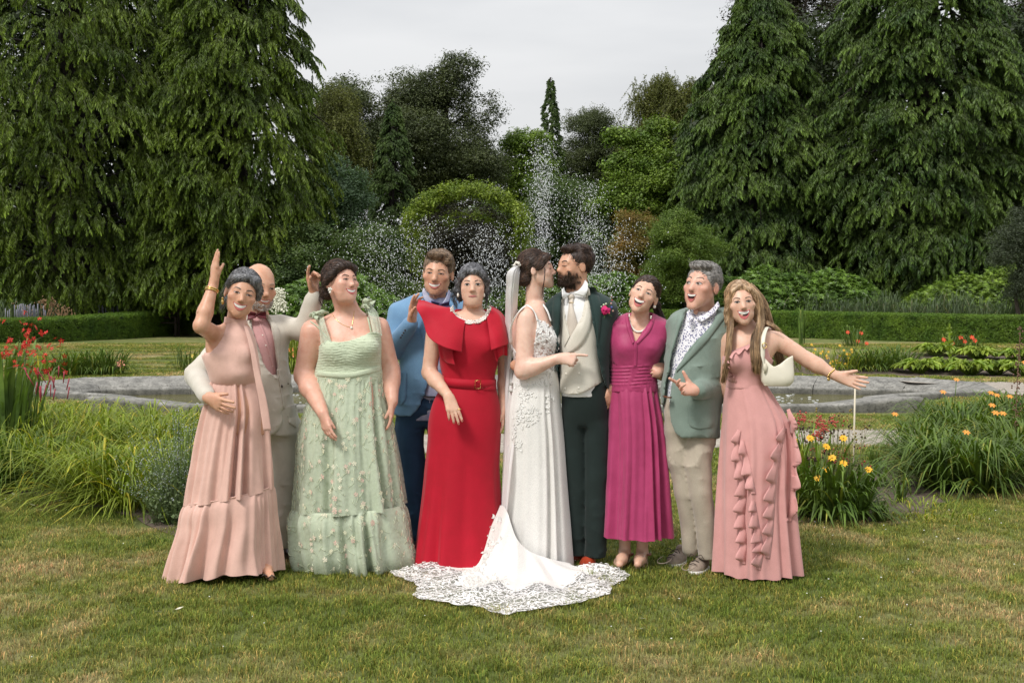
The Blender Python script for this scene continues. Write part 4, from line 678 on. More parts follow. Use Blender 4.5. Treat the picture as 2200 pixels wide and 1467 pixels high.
# fallen leaves and daisies on the lawn
m = MB(); rg = np.random.default_rng(14)
for x, y in ((15, 1072), (28, 1068), (38, 1082), (38, 1097), (52, 1118), (87, 1103), (105, 1093), (12, 1080), (70, 1092), (1380, 1340), (1378, 1362), (385, 1318), (340, 1325)):
    g = np.array((*G(x, y), .028)); a = rg.uniform(0, 6.28); d = np.array([math.cos(a), math.sin(a), .25])*.022; e = np.array([-math.sin(a), math.cos(a), .1])*.012; m.add([g-d, g+e, g+d, g-e], [(0, 1, 2, 3)], (.62, .58, .45))
tag(m.build('fallen_leaves', M_FLW, smooth=False), kind='stuff')
n = 420; x = rg.uniform(-6, 6, n); y = rg.uniform(5, 14, n); k = np.abs(x) < y*.45; x, y = x[k], y[k]; x = np.where(rg.random(len(x)) < .6, np.abs(x), x); m = MB(); m.ball((0, 0, 0), (1, 1, .5), 6, 3, (.80, .80, .74)); scatter('daisies', np.stack([x, y, np.full(len(x), .03)], 1), [proto('daisy', m, M_FLW)], scl=rg.uniform(.003, .006, len(x)))
# ================================================================ people toolkit
def rot_head(yaw, pitch, roll):
    a, b, c = (math.radians(t) for t in (roll, yaw, -pitch))
    return np.array(Matrix.Rotation(a, 3, 'Y') @ Matrix.Rotation(b, 3, 'Z') @ Matrix.Rotation(c, 3, 'X'))
M_PAINT = plain('face_detail', (1, 1, 1), .45, vcol=True, spec=.3)
M_EYE = plain('eye_surface', (1, 1, 1), .18, vcol=True)
M_GOLD = plain('gold', (.75, .52, .2), .25, 1.0)
M_SILVER = plain('silver', (.75, .74, .72), .25, 1.0)
M_PEARL = plain('pearl', (.82, .78, .7), .2)
class Person:
    def __init__(s, label, px, Y, skin, lo, hi, h=.004, near=.42):
        """lo, hi: pixel corners (x0, y0), (x1, y1) of the box round the body; Y: distance"""
        s.Y = Y; s.root = thing('person', ((px-HX)*Y/F, Y, 0), label, 'person'); s.skin = skin
        a = P(lo[0], hi[1], Y); b = P(hi[0], lo[1], Y)
        s.box = ((a[0], Y-near, -.01), (b[0], Y+.34, b[2])); s.B = Field(*s.box, h)
        s.blush = 1.0; s.stubble = None; s.tan = []
    def p(s, px, py, dy=0.0): return P(px, py, s.Y+dy)
    def w(s, px, dy=0.0): return px*(s.Y+dy)/F
    def rings(s, rows):
        out = []
        for r in rows:
            py, L, R, ry = r[:4]; dy = r[4] if len(r) > 4 else 0
            c = s.p((L+R)/2, py, dy); out.append((c[0], c[1], c[2], s.w(R-L, dy)/2, ry))
        return out
    # ---- head
    def hl(s, q):  # head-local -> world
        return s.hc+(s.hR@(np.asarray(q, float).reshape(-1, 3)*s.hs).T).T
    def head(s, c, yaw=0, pitch=0, roll=0, sc=1.0, male=False, smile=.5, eyes_open=.6, neck_r=None, neck_to=None, full=0.0, mouth_open=0, ears=(1, 1), ndy=.03):
        s.hc = np.asarray(c, float); s.hR = rot_head(yaw, pitch, roll); s.hs = sc; s.male = male; s.smile = smile
        B, R = s.B, s.hR; L = lambda q: s.hl(q)[0]; E = lambda q, r, k, op='u', RR=None: B.ell(L(q), [t*sc for t in r], R if RR is None else RR, k*sc, op)
        C = lambda a, b, ra, rb, k, op='u': B.cone(L(a), L(b), ra*sc, rb*sc, k*sc, op)
        f = full
        E((0, .018, .032), (.074, .094, .083), .01)
        E((0, -.028, -.019), (.0595+.006*f, .060, .082+.004*f), .03)
        jw = .047 if male else .042
        md = -.010*mouth_open
        for sx in (-1, 1):
            C((sx*(jw+.006*f), .005, -.052), (sx*(.013 if male else .009), -.066, -.099+md), .017+.006*f, .0155+.003*f, .03)
            E((sx*.033, -.046, -.066), (.023+.004*f, .026, .030), .024)
            E((sx*.041, -.057, -.026+.006*smile), (.025+.004*smile, .021+.005*smile+.004*f, .022), .016)
        E((0, -.071, -.098+md), (.017 if not male else .021, .015, .014), .014)
        E((0, -.069, -.064), (.034, .0165, .024), .022)
        if f > .3: E((0, -.035, -.105), (.05, .045, .022), .02)
        # brow, sockets, lids
        for sx in (-1, 1):
            C((sx*.010, -.080, .020), (sx*.045, -.068, .018), .0085 if male else .0065, .007, .014)
            E((sx*.031, -.097, .002), (.0175, .017, .0105), .013, 's')
            E((sx*.031, -.0715, .001), (.0155, .0150, .0125), .004)
            C((sx*.018, -.076, -.013), (sx*.042, -.068, -.012), .006, .004, .008)   # cheek under the lid
        # nose
        nb = .0070 if male else .0058
        C((0, -.081, .006), (0, -.101, -.027), nb, nb+.0022, .022); E((0, -.1015, -.031), (.0100 if male else .0090, .0092, .0078), .010)
        for sx in (-1, 1): E((sx*.0112, -.093, -.0345), (.0068, .0088, .0062), .008)
        # smile folds
        if smile > .2:
            for sx in (-1, 1): C((sx*.0185, -.098, -.036), (sx*.0385, -.086, -.064), .0032, .003, .010, 's')
        # ears
        for sx, e in zip((-1, 1), ears):
            if not e: continue
            q = L((sx*.077, .012, -.006)); Re = R@np.array(Matrix.Rotation(math.radians(sx*-18), 3, 'Z'))@np.array(Matrix.Rotation(math.radians(12), 3, 'X'))
            B.ell(q, [.0065*sc, .018*sc, .031*sc], Re, .006); B.ell(L((sx*.0835, .006, -.004)), [.0055*sc, .0095*sc, .018*sc], Re, .004, 's')
        nr = neck_r or (.058 if male else .047)
        if neck_to is not None:
            a = L((0, ndy, -.045)); b = np.asarray(neck_to, float)
            B.cone(a, a*.45+b*.55, nr, nr, .02); B.cone(a*.45+b*.55, b, nr, nr*1.12, .03)
            if male: B.ell(L((0, -.025, -.135)), (.014, .014, .016), R, .015)
    def headat(s, px, py, dy=0.0, yaw=0, pitch=0, roll=0, sc=1.0, **k):
        """place the head by the picture position of the root of the nose"""
        v = rot_head(yaw, pitch, roll)@np.array([0, -.084, .003])*sc
        s.head(s.p(px, py, dy+v[1])-v, yaw, pitch, roll, sc, **k)
    # ---- limbs
    def arm(s, sh, el, wr, r=(.052, .040, .036, .026), k=.02, field=None, bulge=1.0):
        B = field or s.B; sh, el, wr = (np.asarray(t, float) for t in (sh, el, wr))
        B.cone(sh, el, r[0], r[1], k); m = el*.68+wr*.32
        B.cone(el, m, r[1]*.96, r[2]*1.10*bulge, k); B.cone(m, wr, r[2]*1.10*bulge, r[3], k)
    def hand(s, wr, d, n, t, curl=(.25, .3, .35, .4), sc=1.0, spread=.25, thumb=(.5, .3), rot=None, flat=1.0):
        """wr wrist; d along the hand; n palm normal (fingers curl towards it); t side of the thumb; curl per finger in rad at each joint"""
        B = s.B; d = nrm(d); n = np.asarray(n, float); n = nrm(n-d*(n@d)); t0 = np.cross(d, n); t = t0 if t0@np.asarray(t) > 0 else -t0
        wr = np.asarray(wr, float); k = .006
        off = [.029, .0095, -.010, -.028]; ln = [.070, .078, .072, .057]; mc = [.090, .093, .088, .080]
        B.cone(wr-d*.01, wr+d*.03*sc, .024*sc, .021*sc, .012)
        tips = []
        for i in range(4):
            mcp = wr+d*mc[i]*sc+t*off[i]*sc; B.cone(wr+d*.012*sc+t*off[i]*.55*sc, mcp, .0155*sc, .0108*sc, .011)
            th = spread*(1.5-i)*.33; dd = nrm(d*math.cos(th)+t*math.sin(th)); a = 0; q = mcp; rr = [.0092, .0085, .0078, .0068]
            if i == 3: rr = [x*.88 for x in rr]
            for j, fr in enumerate((.46, .31, .25)):
                a += curl[i]*(1, 1.15, .8)[j]; v = dd*math.cos(a)+n*math.sin(a); q2 = q+v*ln[i]*fr*sc
                B.cone(q, q2, rr[j]*sc, rr[j+1]*sc, .0035); q = q2
            tips.append((q, v, n))
        if thumb is not None:
            o, c = thumb; q = wr+d*.022*sc+t*.020*sc; dd = nrm(d*math.cos(o)+t*math.sin(o)+n*.35); a = 0
            B.cone(wr+d*.01*sc+t*.012*sc, q+dd*.03*sc, .0165*sc, .0125*sc, .01); q = q+dd*.028*sc
            cd = nrm(d*.8+n*.6-t*.3)
            for L_, r0, r1 in ((.030, .0115, .0098), (.026, .0098, .0080)):
                a += c; v = nrm(dd*math.cos(a)+cd*math.sin(a)); q2 = q+v*L_*sc; B.cone(q, q2, r0*sc, r1*sc, .004); q = q2
            tips.append((q, v, n))
        return tips
    def leg(s, hip, kn, an, r=(.075, .052, .036), toe=None, foot_r=.034):
        B = s.B; B.cone(hip, kn, r[0], r[1], .03); kn = np.asarray(kn, float); an = np.asarray(an, float); m = kn*.7+an*.3
        B.cone(kn, m, r[1], r[1]*1.02, .02); B.cone(m, an, r[1]*1.02, r[2], .02)
        if toe is not None:
            toe = np.asarray(toe, float); heel = an+(an-toe)*np.array([.18, .18, 0]); heel[2] = toe[2]+.008
            B.cone(an, heel, r[2]*.95, .028, .02); B.cone(an, an*.45+toe*.55, r[2], foot_r*.9, .02); B.cone(an*.45+toe*.55, toe, foot_r*.9, foot_r*.62, .02)
    def finish(s, adapt=.0, name='body'):
        v, f = s.B.mesh(adapt)
        l = ((s.hR.T@(v-s.hc).T).T)/s.hs
        c = np.ones((len(v), 3))
        def g(q, r): return np.exp(-(((l-np.array(q))/np.array(r))**2).sum(1))
        for sx in (-1, 1):
            k = g((sx*.043, -.075, -.03), (.024, .04, .022))*.26*s.blush; c *= 1-k[:, None]*np.array([-.02, .22, .2])
            k = g((sx*.031, -.083, .002), (.019, .02, .011))*.32; c *= 1-k[:, None]*np.array([.30, .42, .40])  # eye-socket shade painted into the skin colour
            k = g((sx*.0080, -.100, -.0415), (.0036, .006, .0034)); c *= 1-k[:, None]*np.array([.75, .85, .85])  # darkness of the nostrils painted into the skin colour
            k = g((sx*.08, .01, -.005), (.012, .03, .03))*.22; c *= 1-k[:, None]*np.array([.0, .2, .2])
        k = g((0, -.11, -.04), (.012, .012, .012))*.15*s.blush; c *= 1-k[:, None]*np.array([0, .16, .15])
        if s.stubble:
            col, amt = s.stubble
            zc = ss(-.035, -.062, l[:, 2])*ss(.02, -.02, l[:, 1])*ss(-.15, -.12, l[:, 2])
            k = (zc*amt)[:, None]; c = c*(1-k)+np.array(col)*k
        for q, r, col, amt in s.tan:
            k = (np.exp(-(((v-np.array(q))/np.array(r))**2).sum(1))*amt)[:, None]; c = c*(1-k)+c*np.array(col)*k
        s.body = obj(name, v, f, s.skin, s.root, True, c)
        s.bvh = BVHTree.FromPolygons([Vector(x) for x in v], [tuple(int(i) for i in q) for arr in f for q in arr])
        return s.body
    # ---- raised details on the face
    def fray(s, x, z, lift=0.0, y0=-.2):
        o = s.hl((x, y0, z))[0]; d = s.hR@np.array([0, 1., 0])
        h, nn, i, dist = s.bvh.ray_cast(Vector(o), Vector(d), .4*s.hs)
        if h is None: h = Vector(s.hl((x, -.06, z))[0]); nn = Vector(-d)
        return np.array(h)-d*lift*s.hs
    def fstrip(s, name, pts, wid, col, lift=.0012, n=12, edge=-.001, mat=None, parent=None):
        q = poly_interp(pts, n); wid = np.interp(np.linspace(0, 1, n), np.linspace(0, 1, len(wid)), wid)
        tg = np.gradient(q, axis=0); tg /= np.linalg.norm(tg, axis=1)[:, None]+1e-9; nn = np.stack([-tg[:, 1], tg[:, 0]], 1)
        V = np.zeros((n, 5, 3))
        for i in range(n):
            for j, (o, l) in enumerate(((-1, edge), (-.6, lift*.8), (0, lift), (.6, lift*.8), (1, edge))):
                x, z = q[i]+nn[i]*o*wid[i]; V[i, j] = s.fray(x, z, l)
        m = MB(); m.grid(V, c=col); return m.build(name, mat or M_PAINT, parent or s.root)
    def eyes(s, opn=.6, iris=(.10, .05, .025), gaze=(0, 0), lash=1.0, brow=(.05, .035, .025), brow_w=.0030, brow_z=0.0, brow_arch=0.0, which=(-1, 1)):
        for sx in which:
            cx, cz, hw, hh = sx*.031, .0015, .0145, .0088*opn
            m = MB(); nu, nv = 15, 7; V = np.zeros((nv, nu, 3)); c = np.zeros((nv, nu, 3))
            if opn > .08:
                for j in range(nv):
                    for i in range(nu):
                        u = -1+2*i/(nu-1); v = -1+2*j/(nv-1); e = (1-abs(u)**2.2); x = cx+u*hw; z = cz+v*hh*e*(1.0 if v > 0 else .8)-.0006*sx*u*-1
                        V[j, i] = s.fray(x, z, .0010)
                        dx, dz = x-cx-gaze[0], z-cz-gaze[1]-.0006; rr = math.hypot(dx, dz)
                        c[j, i] = (.01, .008, .008) if rr < .0026 else (iris if rr < .0074 else (.52, .47, .44))
                        if v > .55: c[j, i] = c[j, i]*.45
                m.grid(V, c=c); m.build('eye', M_EYE, s.root)
            zt = lambda u: cz+hh*(1-abs(u)**2.2)
            pts = [(cx+u*hw*1.08, zt(u)+.0002) for u in np.linspace(-1, 1, 7)] if opn > .08 else [(cx+u*hw*1.08, cz-.0025-.003*(1-u*u)) for u in np.linspace(-1, 1, 7)]
            s.fstrip('eyelashes', pts, [.0010, .0024*lash, .0028*lash, .0025*lash, .0014], (.03, .02, .018), .0016, 9)
            b = [(cx-sx*.017, .0205+brow_z), (cx-sx*.004, .0250+brow_z+brow_arch), (cx+sx*.008, .0255+brow_z+brow_arch), (cx+sx*.018, .0195+brow_z)]
            s.fstrip('eyebrow', b, [brow_w*.9, brow_w*1.15, brow_w*.95, brow_w*.4], brow, .0014, 10)
    def mouth(s, w=.025, z0=-.066, curve=.006, open_=0.0, teeth=.0, lips=(.50, .20, .18), lw=.0035, cx=0.0, skew=0.0):
        """curve: how far the corners rise; open_: depth of the opening; teeth: height of the upper row"""
        zu = lambda u: z0+curve*u*u+skew*u; n = 13; U = np.linspace(-1, 1, n)
        if open_ > .001:
            zl = lambda u: zu(u)-open_*(1-abs(u)**2.2)
            V = np.zeros((6, n, 3))
            for j in range(6):
                for i, u in enumerate(U): V[j, i] = s.fray(cx+u*w, zu(u)+(zl(u)-zu(u))*j/5, .0006)
            m = MB(); m.grid(V, c=(.03, .006, .006)); m.build('mouth', M_PAINT, s.root)  # no hollow here: a flat dark patch paints the shade inside the mouth
            if open_ > .016:
                V = np.zeros((4, 9, 3))
                for j in range(4):
                    for i, u in enumerate(np.linspace(-.6, .6, 9)): V[j, i] = s.fray(cx+u*w, zl(u)+open_*.38*(1-u*u/.4)*j/3, .0012+.001*(j == 1))
                m = MB(); m.grid(V, c=(.42, .12, .11)); m.build('tongue', M_PAINT, s.root)
            if teeth > 0:
                nt_ = 17; V = np.zeros((4, nt_, 3)); c = np.zeros((4, nt_, 3))
                for j in range(4):
                    for i, u in enumerate(np.linspace(-.86, .86, nt_)):
                        h = min(teeth*(1-.45*u*u), (zu(u)-zl(u))*.97); V[j, i] = s.fray(cx+u*w, zu(u)-h*j/3, .0016)
                        c[j, i] = (.80, .77, .70) if i % 2 else (.68, .64, .58)
                m = MB(); m.grid(V, c=c); m.build('teeth', M_EYE, s.root)
        else: zl = zu
        up = [(cx+u*w*1.04, zu(u)+lw*.55*(1-.6*u*u)) for u in U]; lo_ = [(cx+u*w*1.0, zl(u)-lw*.6*(1-.8*u*u)) for u in U]
        s.fstrip('upper_lip', up, [.0006, lw*.75, lw*.9, lw*.75, .0006], lips, .0028, 13)
        s.fstrip('lower_lip', lo_, [.0006, lw*.9, lw*1.15, lw*.9, .0006], tuple(min(1, x*1.1) for x in lips), .0036, 13)
        if open_ < .001: s.fstrip('lip_line', [(cx+u*w, zu(u)) for u in U], [.0003, .0008, .0009, .0008, .0003], tuple(x*.3 for x in lips), .0030, 13)
    # ---- hair
    def hair(s, mat, thick=.014, line=None, extra=None, subtract=None, h=.0045, grow=None, n=500, length=(.03, .06), flow=None, r=.0013, lift=.003, name='hair', noise_amp=.0022, cols=((.75, .75, .75), (1.25, 1.25, 1.25)), lo=None, hi=None, seg=6, cap=True, hug=.9, ymax=.0):
        """line: hairline as (y, z) pairs in head space; flow(l) -> direction in head space at local points l"""
        lo = s.hc-.22 if lo is None else lo; hi = s.hc+.22 if hi is None else hi
        Fh = Field(lo, hi, h); R, sc = s.hR, s.hs; L = lambda q: s.hl(q)[0]
        if cap:
            Fh.ell(L((0, .026, .037)), [(.0735+thick*.8)*sc, (.091+thick*.7)*sc, (.082+thick)*sc], R, .01)
            if line is not None:
                ly, lz = zip(*sorted(line))
                def cut(X, Y, Z):
                    dx, dy, dz = X-s.hc[0], Y-s.hc[1], Z-s.hc[2]
                    x = (R[0, 0]*dx+R[1, 0]*dy+R[2, 0]*dz)/sc; y = (R[0, 1]*dx+R[1, 1]*dy+R[2, 1]*dz)/sc; z = (R[0, 2]*dx+R[1, 2]*dy+R[2, 2]*dz)/sc
                    return ((z-np.interp(y, ly, lz))*.75+.0012*np.sin(x*260+y*90)+.0012*np.sin(y*310))*sc
                sl, x_, y_, z_ = Fh._sl(s.hc-.2, s.hc+.2); X, Y, Z = np.broadcast_arrays(x_, y_, z_)
                Fh.a[sl] = np.maximum(Fh.a[sl], -cut(X, Y, Z).astype(np.float32))
        if extra: extra(Fh, L, R, sc)
        if subtract: subtract(Fh, L, R, sc)
        if noise_amp: Fh.warp(lambda p: vnoise(p, 70, 3)*noise_amp+vnoise(p*np.array([1, 1, .25]), 330, 5)*noise_amp*.5)
        v, f = Fh.mesh(.0)
        if len(v) == 0: return None
        ho = obj(name, v, f, mat, s.root, True, np.ones((len(v), 3)))
        if n and flow is not None:
            bv = BVHTree.FromPolygons([Vector(x) for x in v], [tuple(int(i) for i in q) for arr in f for q in arr])
            m = MB(); rg = np.random.default_rng(abs(int(s.hc[0]*1000))+len(v))
            c0, c1 = np.array(cols[0]), np.array(cols[1])
            for i in rg.integers(0, len(v), n):
                q = v[i].copy(); Lh = rg.uniform(*length)*sc; pts = []; dv = None; bend = rg.normal(0, .25, 3)
                for j in range(seg):
                    hit = bv.find_nearest(Vector(q)); hp, hn = np.array(hit[0]), np.array(hit[1])
                    if (q-hp)@hn < lift or hug > rg.random(): q = hp+hn*lift*(.4+.6*math.sin(math.pi*min(1, j/(seg-1)+.15)))
                    pts.append(q.copy()); l = (s.hR.T@(q-s.hc))/sc; fd = s.hR@np.asarray(flow(l), float)+bend*.35
                    fd = fd-hn*(fd@hn)*.85; q = q+nrm(fd)*Lh/(seg-1)
                k = rg.random(); m.tube(pts, np.linspace(1, .25, seg)*r, 3, tuple(c0+(c1-c0)*k))
            so = m.build('hair_strands', mat, ho); so['kind'] = 'stuff'
            so.location = -np.array(ho.location)*0
        return ho
# ---- cloth helpers
def front_bvh(o_v, o_f): return BVHTree.FromPolygons([Vector(x) for x in o_v], [tuple(int(i) for i in q) for arr in o_f for q in arr])
def pray(bv, px, py, lift=.003, Y=None, back=None):
    """point of the surface behind the photograph's pixel (px, py), seen from the camera"""
    o = Vector((0, 0, CH)); d = Vector(((px-HX)/F, 1, -(py-HY)/F)).normalized(); h, n, i, t = bv.ray_cast(o, d, 40)
    if h is None:
        hh = bv.find_nearest(Vector(P(px, py, Y))); h = Vector(P(px, py, hh[0].y if hh[0] is not None else Y))
    return np.array(h-d*lift)
def panel(bv, name, L, R, mat, parent, n=14, m=5, lift=.004, edge=-.001, Y=7.0, col=(1, 1, 1), bulge=.004):
    """a strip of cloth lying on a surface: L and R are its two edges as pixel polylines"""
    a = poly_interp(L, n); b = poly_interp(R, n); V = np.zeros((n, m+2, 3))
    for i in range(n):
        for j in range(m+2):
            t = min(1, max(0, (j-1)/(m-1))); q = a[i]*(1-t)+b[i]*t
            V[i, j] = pray(bv, q[0], q[1], edge if j in (0, m+1) else lift+bulge*math.sin(math.pi*t), Y)
    mb = MB(); mb.grid(V, c=col); return mb.build(name, mat, parent)
def button(p3, r, mat, parent, name='button', n=(0, -1, 0)):
    m = MB(); m.ball(p3, (r, r*.45, r), 10, 6); return m.build(name, mat, parent)
def skirt_grid(rings, nu=200, nv=70, folds=(), seed=0, p=2.0, hem=0.0):
    """rings top to bottom (x, y, z, rx, ry); folds: (count, amplitude at hem, phase, power, sharp)"""
    r = np.array(rings, float); s_ = np.concatenate([[0], np.cumsum(np.abs(np.diff(r[:, 2])))]); s_ /= s_[-1]; t = np.linspace(0, 1, nv)
    R = np.stack([smooth_interp(t, s_, r[:, j]) for j in range(5)], 1); th = np.linspace(0, 2*math.pi, nu, endpoint=False)
    c, s2 = np.cos(th), np.sin(th); q = (np.abs(c)**p+np.abs(s2)**p)**(-1/p); T, TH = np.meshgrid(t, th, indexing='ij'); rg = np.random.default_rng(seed)
    d = np.zeros_like(T)
    for cnt, amp, ph, pw, sh in folds:
        wob = .45*np.sin(TH*3+ph*2+seed)+.30*np.sin(TH*5+ph+seed*2)+.22*np.sin(TH*8+seed)+.18*np.sin(T*4+TH*2+ph); w_ = np.cos(cnt*TH+ph*7+wob*3.4)
        w_ = np.sign(w_)*np.abs(w_)**sh; d += amp*w_*T**(pw*(1+.35*np.sin(TH*4+seed)))*(.55+.30*np.sin(TH*2+ph*3+seed)+.25*np.sin(TH*5+seed*3))*1.15
    V = np.zeros((nv, nu, 3))
    V[..., 0] = R[:, 0:1]+(R[:, 3:4]+d)*c*q; V[..., 1] = R[:, 1:2]+(R[:, 4:5]+d)*s2*q; V[..., 2] = R[:, 2:3]+0*d
    if hem: V[..., 2] += hem*T**6*(np.sin(TH*7+seed)+.6*np.sin(TH*13+seed*2))
    return V, T, TH

def pxy(X, Y, Z): return HX+X*F/Y, HY-(Z-CH)*F/Y
def cut(Fd, f, ylo=-9, yhi=99, k=.003):
    """remove the part of a field where f(px, py) < 0 (in pixels) and ylo < Y < yhi"""
    x, y, z = Fd.ax[0][:, None, None], Fd.ax[1][None, :, None], Fd.ax[2][None, None, :]
    px, py = pxy(x, y, z); d = f(px, py)*(y/F); d = np.maximum(d, np.maximum(ylo-y, y-yhi)).astype(np.float32)
    Fd.a = np.maximum(Fd.a, -d)
def cut_between(Fd, rows, **k):
    """rows: (py, L, R): cut out what lies between L and R"""
    r = np.array(rows, float)
    def f(px, py):
        l = np.interp(py, r[:, 0], r[:, 1]); R_ = np.interp(py, r[:, 0], r[:, 2])
        return np.maximum(np.maximum(l-px, px-R_), np.maximum(r[0, 0]-py, py-r[-1, 0]))
    cut(Fd, f, **k)
def cut_above(Fd, pts, **k):
    q = np.array(pts, float); cut(Fd, lambda px, py: py-np.interp(px, q[:, 0], q[:, 1]), **k)
def cut_below(Fd, pts, **k):
    q = np.array(pts, float); cut(Fd, lambda px, py: np.interp(px, q[:, 0], q[:, 1])-py, **k)
def wrinkle(Fd, amp=.004, f=(14, 14, 30), seed=0, fine=.0008):
    def g(p):
        q = p*np.array(f); n = vnoise(q, 1.0, seed); r = 1-np.minimum(1, np.abs(vnoise(q*np.array([.8, .8, 1.1])+q[:, [2, 0, 1]]*.35, 1.0, seed+6))*3.2); msk = .35+np.clip(vnoise(p, 4.5, seed+2)*1.6+.3, 0, 1)
        return amp*(n*.9-.9*r*r)*msk+fine*vnoise(p*np.array([1, 1, 1.6]), 62, seed+4)
    Fd.warp(g)
class Cloth:
    """a field for one garment of person s"""
    def __init__(c, s, h=.006, lo=None, hi=None):
        a, b = s.box
        if lo: a = (min(P(lo[0], 0, s.Y)[0], P(hi[0], 0, s.Y)[0]), a[1], P(0, hi[1], s.Y)[2]); b = (P(hi[0], 0, s.Y)[0], b[1], P(0, lo[1], s.Y)[2])
        c.s = s; c.f = Field(a, b, h)
    def build(c, name, mat, adapt=.25, parent=None, col=None, drop=None):
        v, f = c.f.mesh(adapt); c.v, c.fc = v, f
        c.o = obj(name, v, f, mat, parent or c.s.root, True, np.ones((len(v), 3)) if col is None else col(v))
        c.bv = front_bvh(v, f); return c.o
def drape(s, name, rows, mat, nu=50, nv=24, ripple=(0, 0, 0), thick=.003, col=(1, 1, 1), parent=None, Y=None):
    """a free sheet of cloth through rows of points (px, py, dy)"""
    Y = Y or s.Y; R = [poly_interp([P(a, b, Y+c) for a, b, c in r], nu) for r in rows]; R = np.array(R)
    V = np.stack([poly_interp(R[:, i], nv) for i in range(nu)], 1)
    if ripple[0]:
        cnt, amp, ph = ripple; t = np.linspace(0, 1, nv)[:, None]; u = np.linspace(0, 1, nu)[None, :]
        V[..., 1] += amp*(t**1.2)*np.sin(cnt*2*math.pi*u+ph+1.2*np.sin(5*u)); V[..., 0] += amp*.5*t*np.cos(cnt*2*math.pi*u+ph)
    m = MB(); m.grid(V, c=col); o = m.build(name, mat, parent or s.root)
    if thick: md = o.modifiers.new('thickness', 'SOLIDIFY'); md.thickness = thick; md.offset = 0
    return o, V
def ruffle(bv, name, path, width, waves, mat, parent, Y, side=1, lift=.02, col=(1, 1, 1), n=170, taper=(.6, 1, .8)):
    """a wavy strip of cloth sewn along PATH (pixels) on a surface"""
    q = poly_interp(path, n); tg = np.gradient(q, axis=0); tg /= np.linalg.norm(tg, axis=1)[:, None]; nn = np.stack([-tg[:, 1], tg[:, 0]], 1)*side
    u = np.linspace(0, 1, n); wd = np.interp(u, np.linspace(0, 1, len(taper)), taper)*width; ph = u*waves*2*math.pi+np.sin(u*9)*.8; V = np.zeros((n, 5, 3))
    for i in range(n):
        fr = (ph[i]/(2*math.pi)) % 1; bell = float(ss(0, .68, fr)*(1-ss(.70, 1, fr))); zig = .52+.48*bell; cs = 2*bell-1
        for j, t in enumerate((0, .3, .6, .85, 1)):
            g = q[i]+nn[i]*wd[i]*t*zig+tg[i]*wd[i]*.10*t*cs
            V[i, j] = pray(bv, g[0], g[1], .003+lift*t*(.5+.5*cs)+.004*t, Y)
    m = MB(); m.grid(V, c=col); o = m.build(name, mat, parent); md = o.modifiers.new('thickness', 'SOLIDIFY'); md.thickness = .002; md.offset = 0
    return o
def locks(s, name, guides, n, jit, r, mat, parent=None, cols=((.7,)*3, (1.3,)*3), seed=0, taper=.3, nseg=14, wave=0.0, stuff=True, Y=None):
    """strands of hair that follow guide lines (px, py, dy) in bundles"""
    rg = np.random.default_rng(seed+11); m = MB(); Y = Y or s.Y; c0, c1 = np.array(cols[0]), np.array(cols[1])
    gs = [poly_interp([P(a, b, Y+c) for a, b, c in g], nseg) for g in guides]
    for i in range(n):
        k = rg.random()*(len(gs)-1); a = int(k) if len(gs) > 1 else 0; t = k-a if len(gs) > 1 else 0
        q = gs[a]*(1-t)+gs[min(a+1, len(gs)-1)]*t; u = np.linspace(0, 1, nseg)
        o = rg.normal(0, 1, 3)*jit; o2 = rg.normal(0, 1, 3)*jit*1.1; q = q+o*(1-u[:, None])*.8+o2*u[:, None]
        if wave: q = q+np.stack([np.sin(u*rg.uniform(8, 14)+rg.random()*6)*wave, np.cos(u*rg.uniform(8, 14)+rg.random()*6)*wave, 0*u], 1)
        L_ = rg.uniform(.82, 1.0); e = max(4, int(nseg*L_)); q = q[:e]
        m.tube(q, r*np.linspace(1, taper, e), 3, tuple(c0+(c1-c0)*rg.random()))
    o = m.build(name, mat, parent or s.root)
    if stuff: o['kind'] = 'stuff'
    return o
def shoe(s, name, heel, toe, mat, sole_mat, wd=.044, ht=.05, h=.004, open_top=True, sole_h=.014, col=None, pointed=1.0):
    """heel, toe: ground positions (x, y)"""
    a = np.array([*heel, 0.]); b = np.array([*toe, 0.]); d = nrm(b-a); L = np.linalg.norm(b-a)
    Fs = Field(np.minimum(a, b)-.08-np.array([0, 0, 0]), np.maximum(a, b)+np.array([.08, .08, .14]), h); up = np.array([0, 0, 1.])
    r = wd; pts = [a+d*.035+up*(ht*.8), a+d*L*.35+up*(ht*.72), a+d*L*.66+up*(ht*.55), b-d*wd*.75+up*(ht*.42)]
    Fs.chain(pts, [r*.78, r*.80, r*.92, r*.68*pointed], .02); Fs.cone(pts[0]+up*.02, pts[0]+up*.045, r*.70, r*.62, .02)
    Fs.a = np.maximum(Fs.a, (.006-Fs.ax[2])[None, None, :]); v, f = Fs.mesh(.1)
    o = obj(name, v, f, mat, s.root, True, np.ones((len(v), 3)))
    z = v[:, 2]; low = v[z < .03]; m = MB(); lat = np.cross(up, d); th = np.linspace(0, 2*math.pi, 28, endpoint=False)
    q = (low-a)@d; e = (low-a)@lat; out_ = []
    for t in th: # convex outline of the lower part
        k = np.argmax(q*math.cos(t)+e*math.sin(t)); out_.append((q[k]+.003*math.cos(t), e[k]+.003*math.sin(t)))
    V = np.array([[a+d*x_+lat*y_+up*zz for x_, y_ in out_] for zz in (.0005, sole_h)]); cc = V.mean(1, keepdims=True)
    V = np.concatenate([cc[:1].repeat(28, 1)*1.0, V, cc[1:].repeat(28, 1)]); m.grid(V, closed=True, c=(1, 1, 1)); m.build('sole', sole_mat, o)
    return o
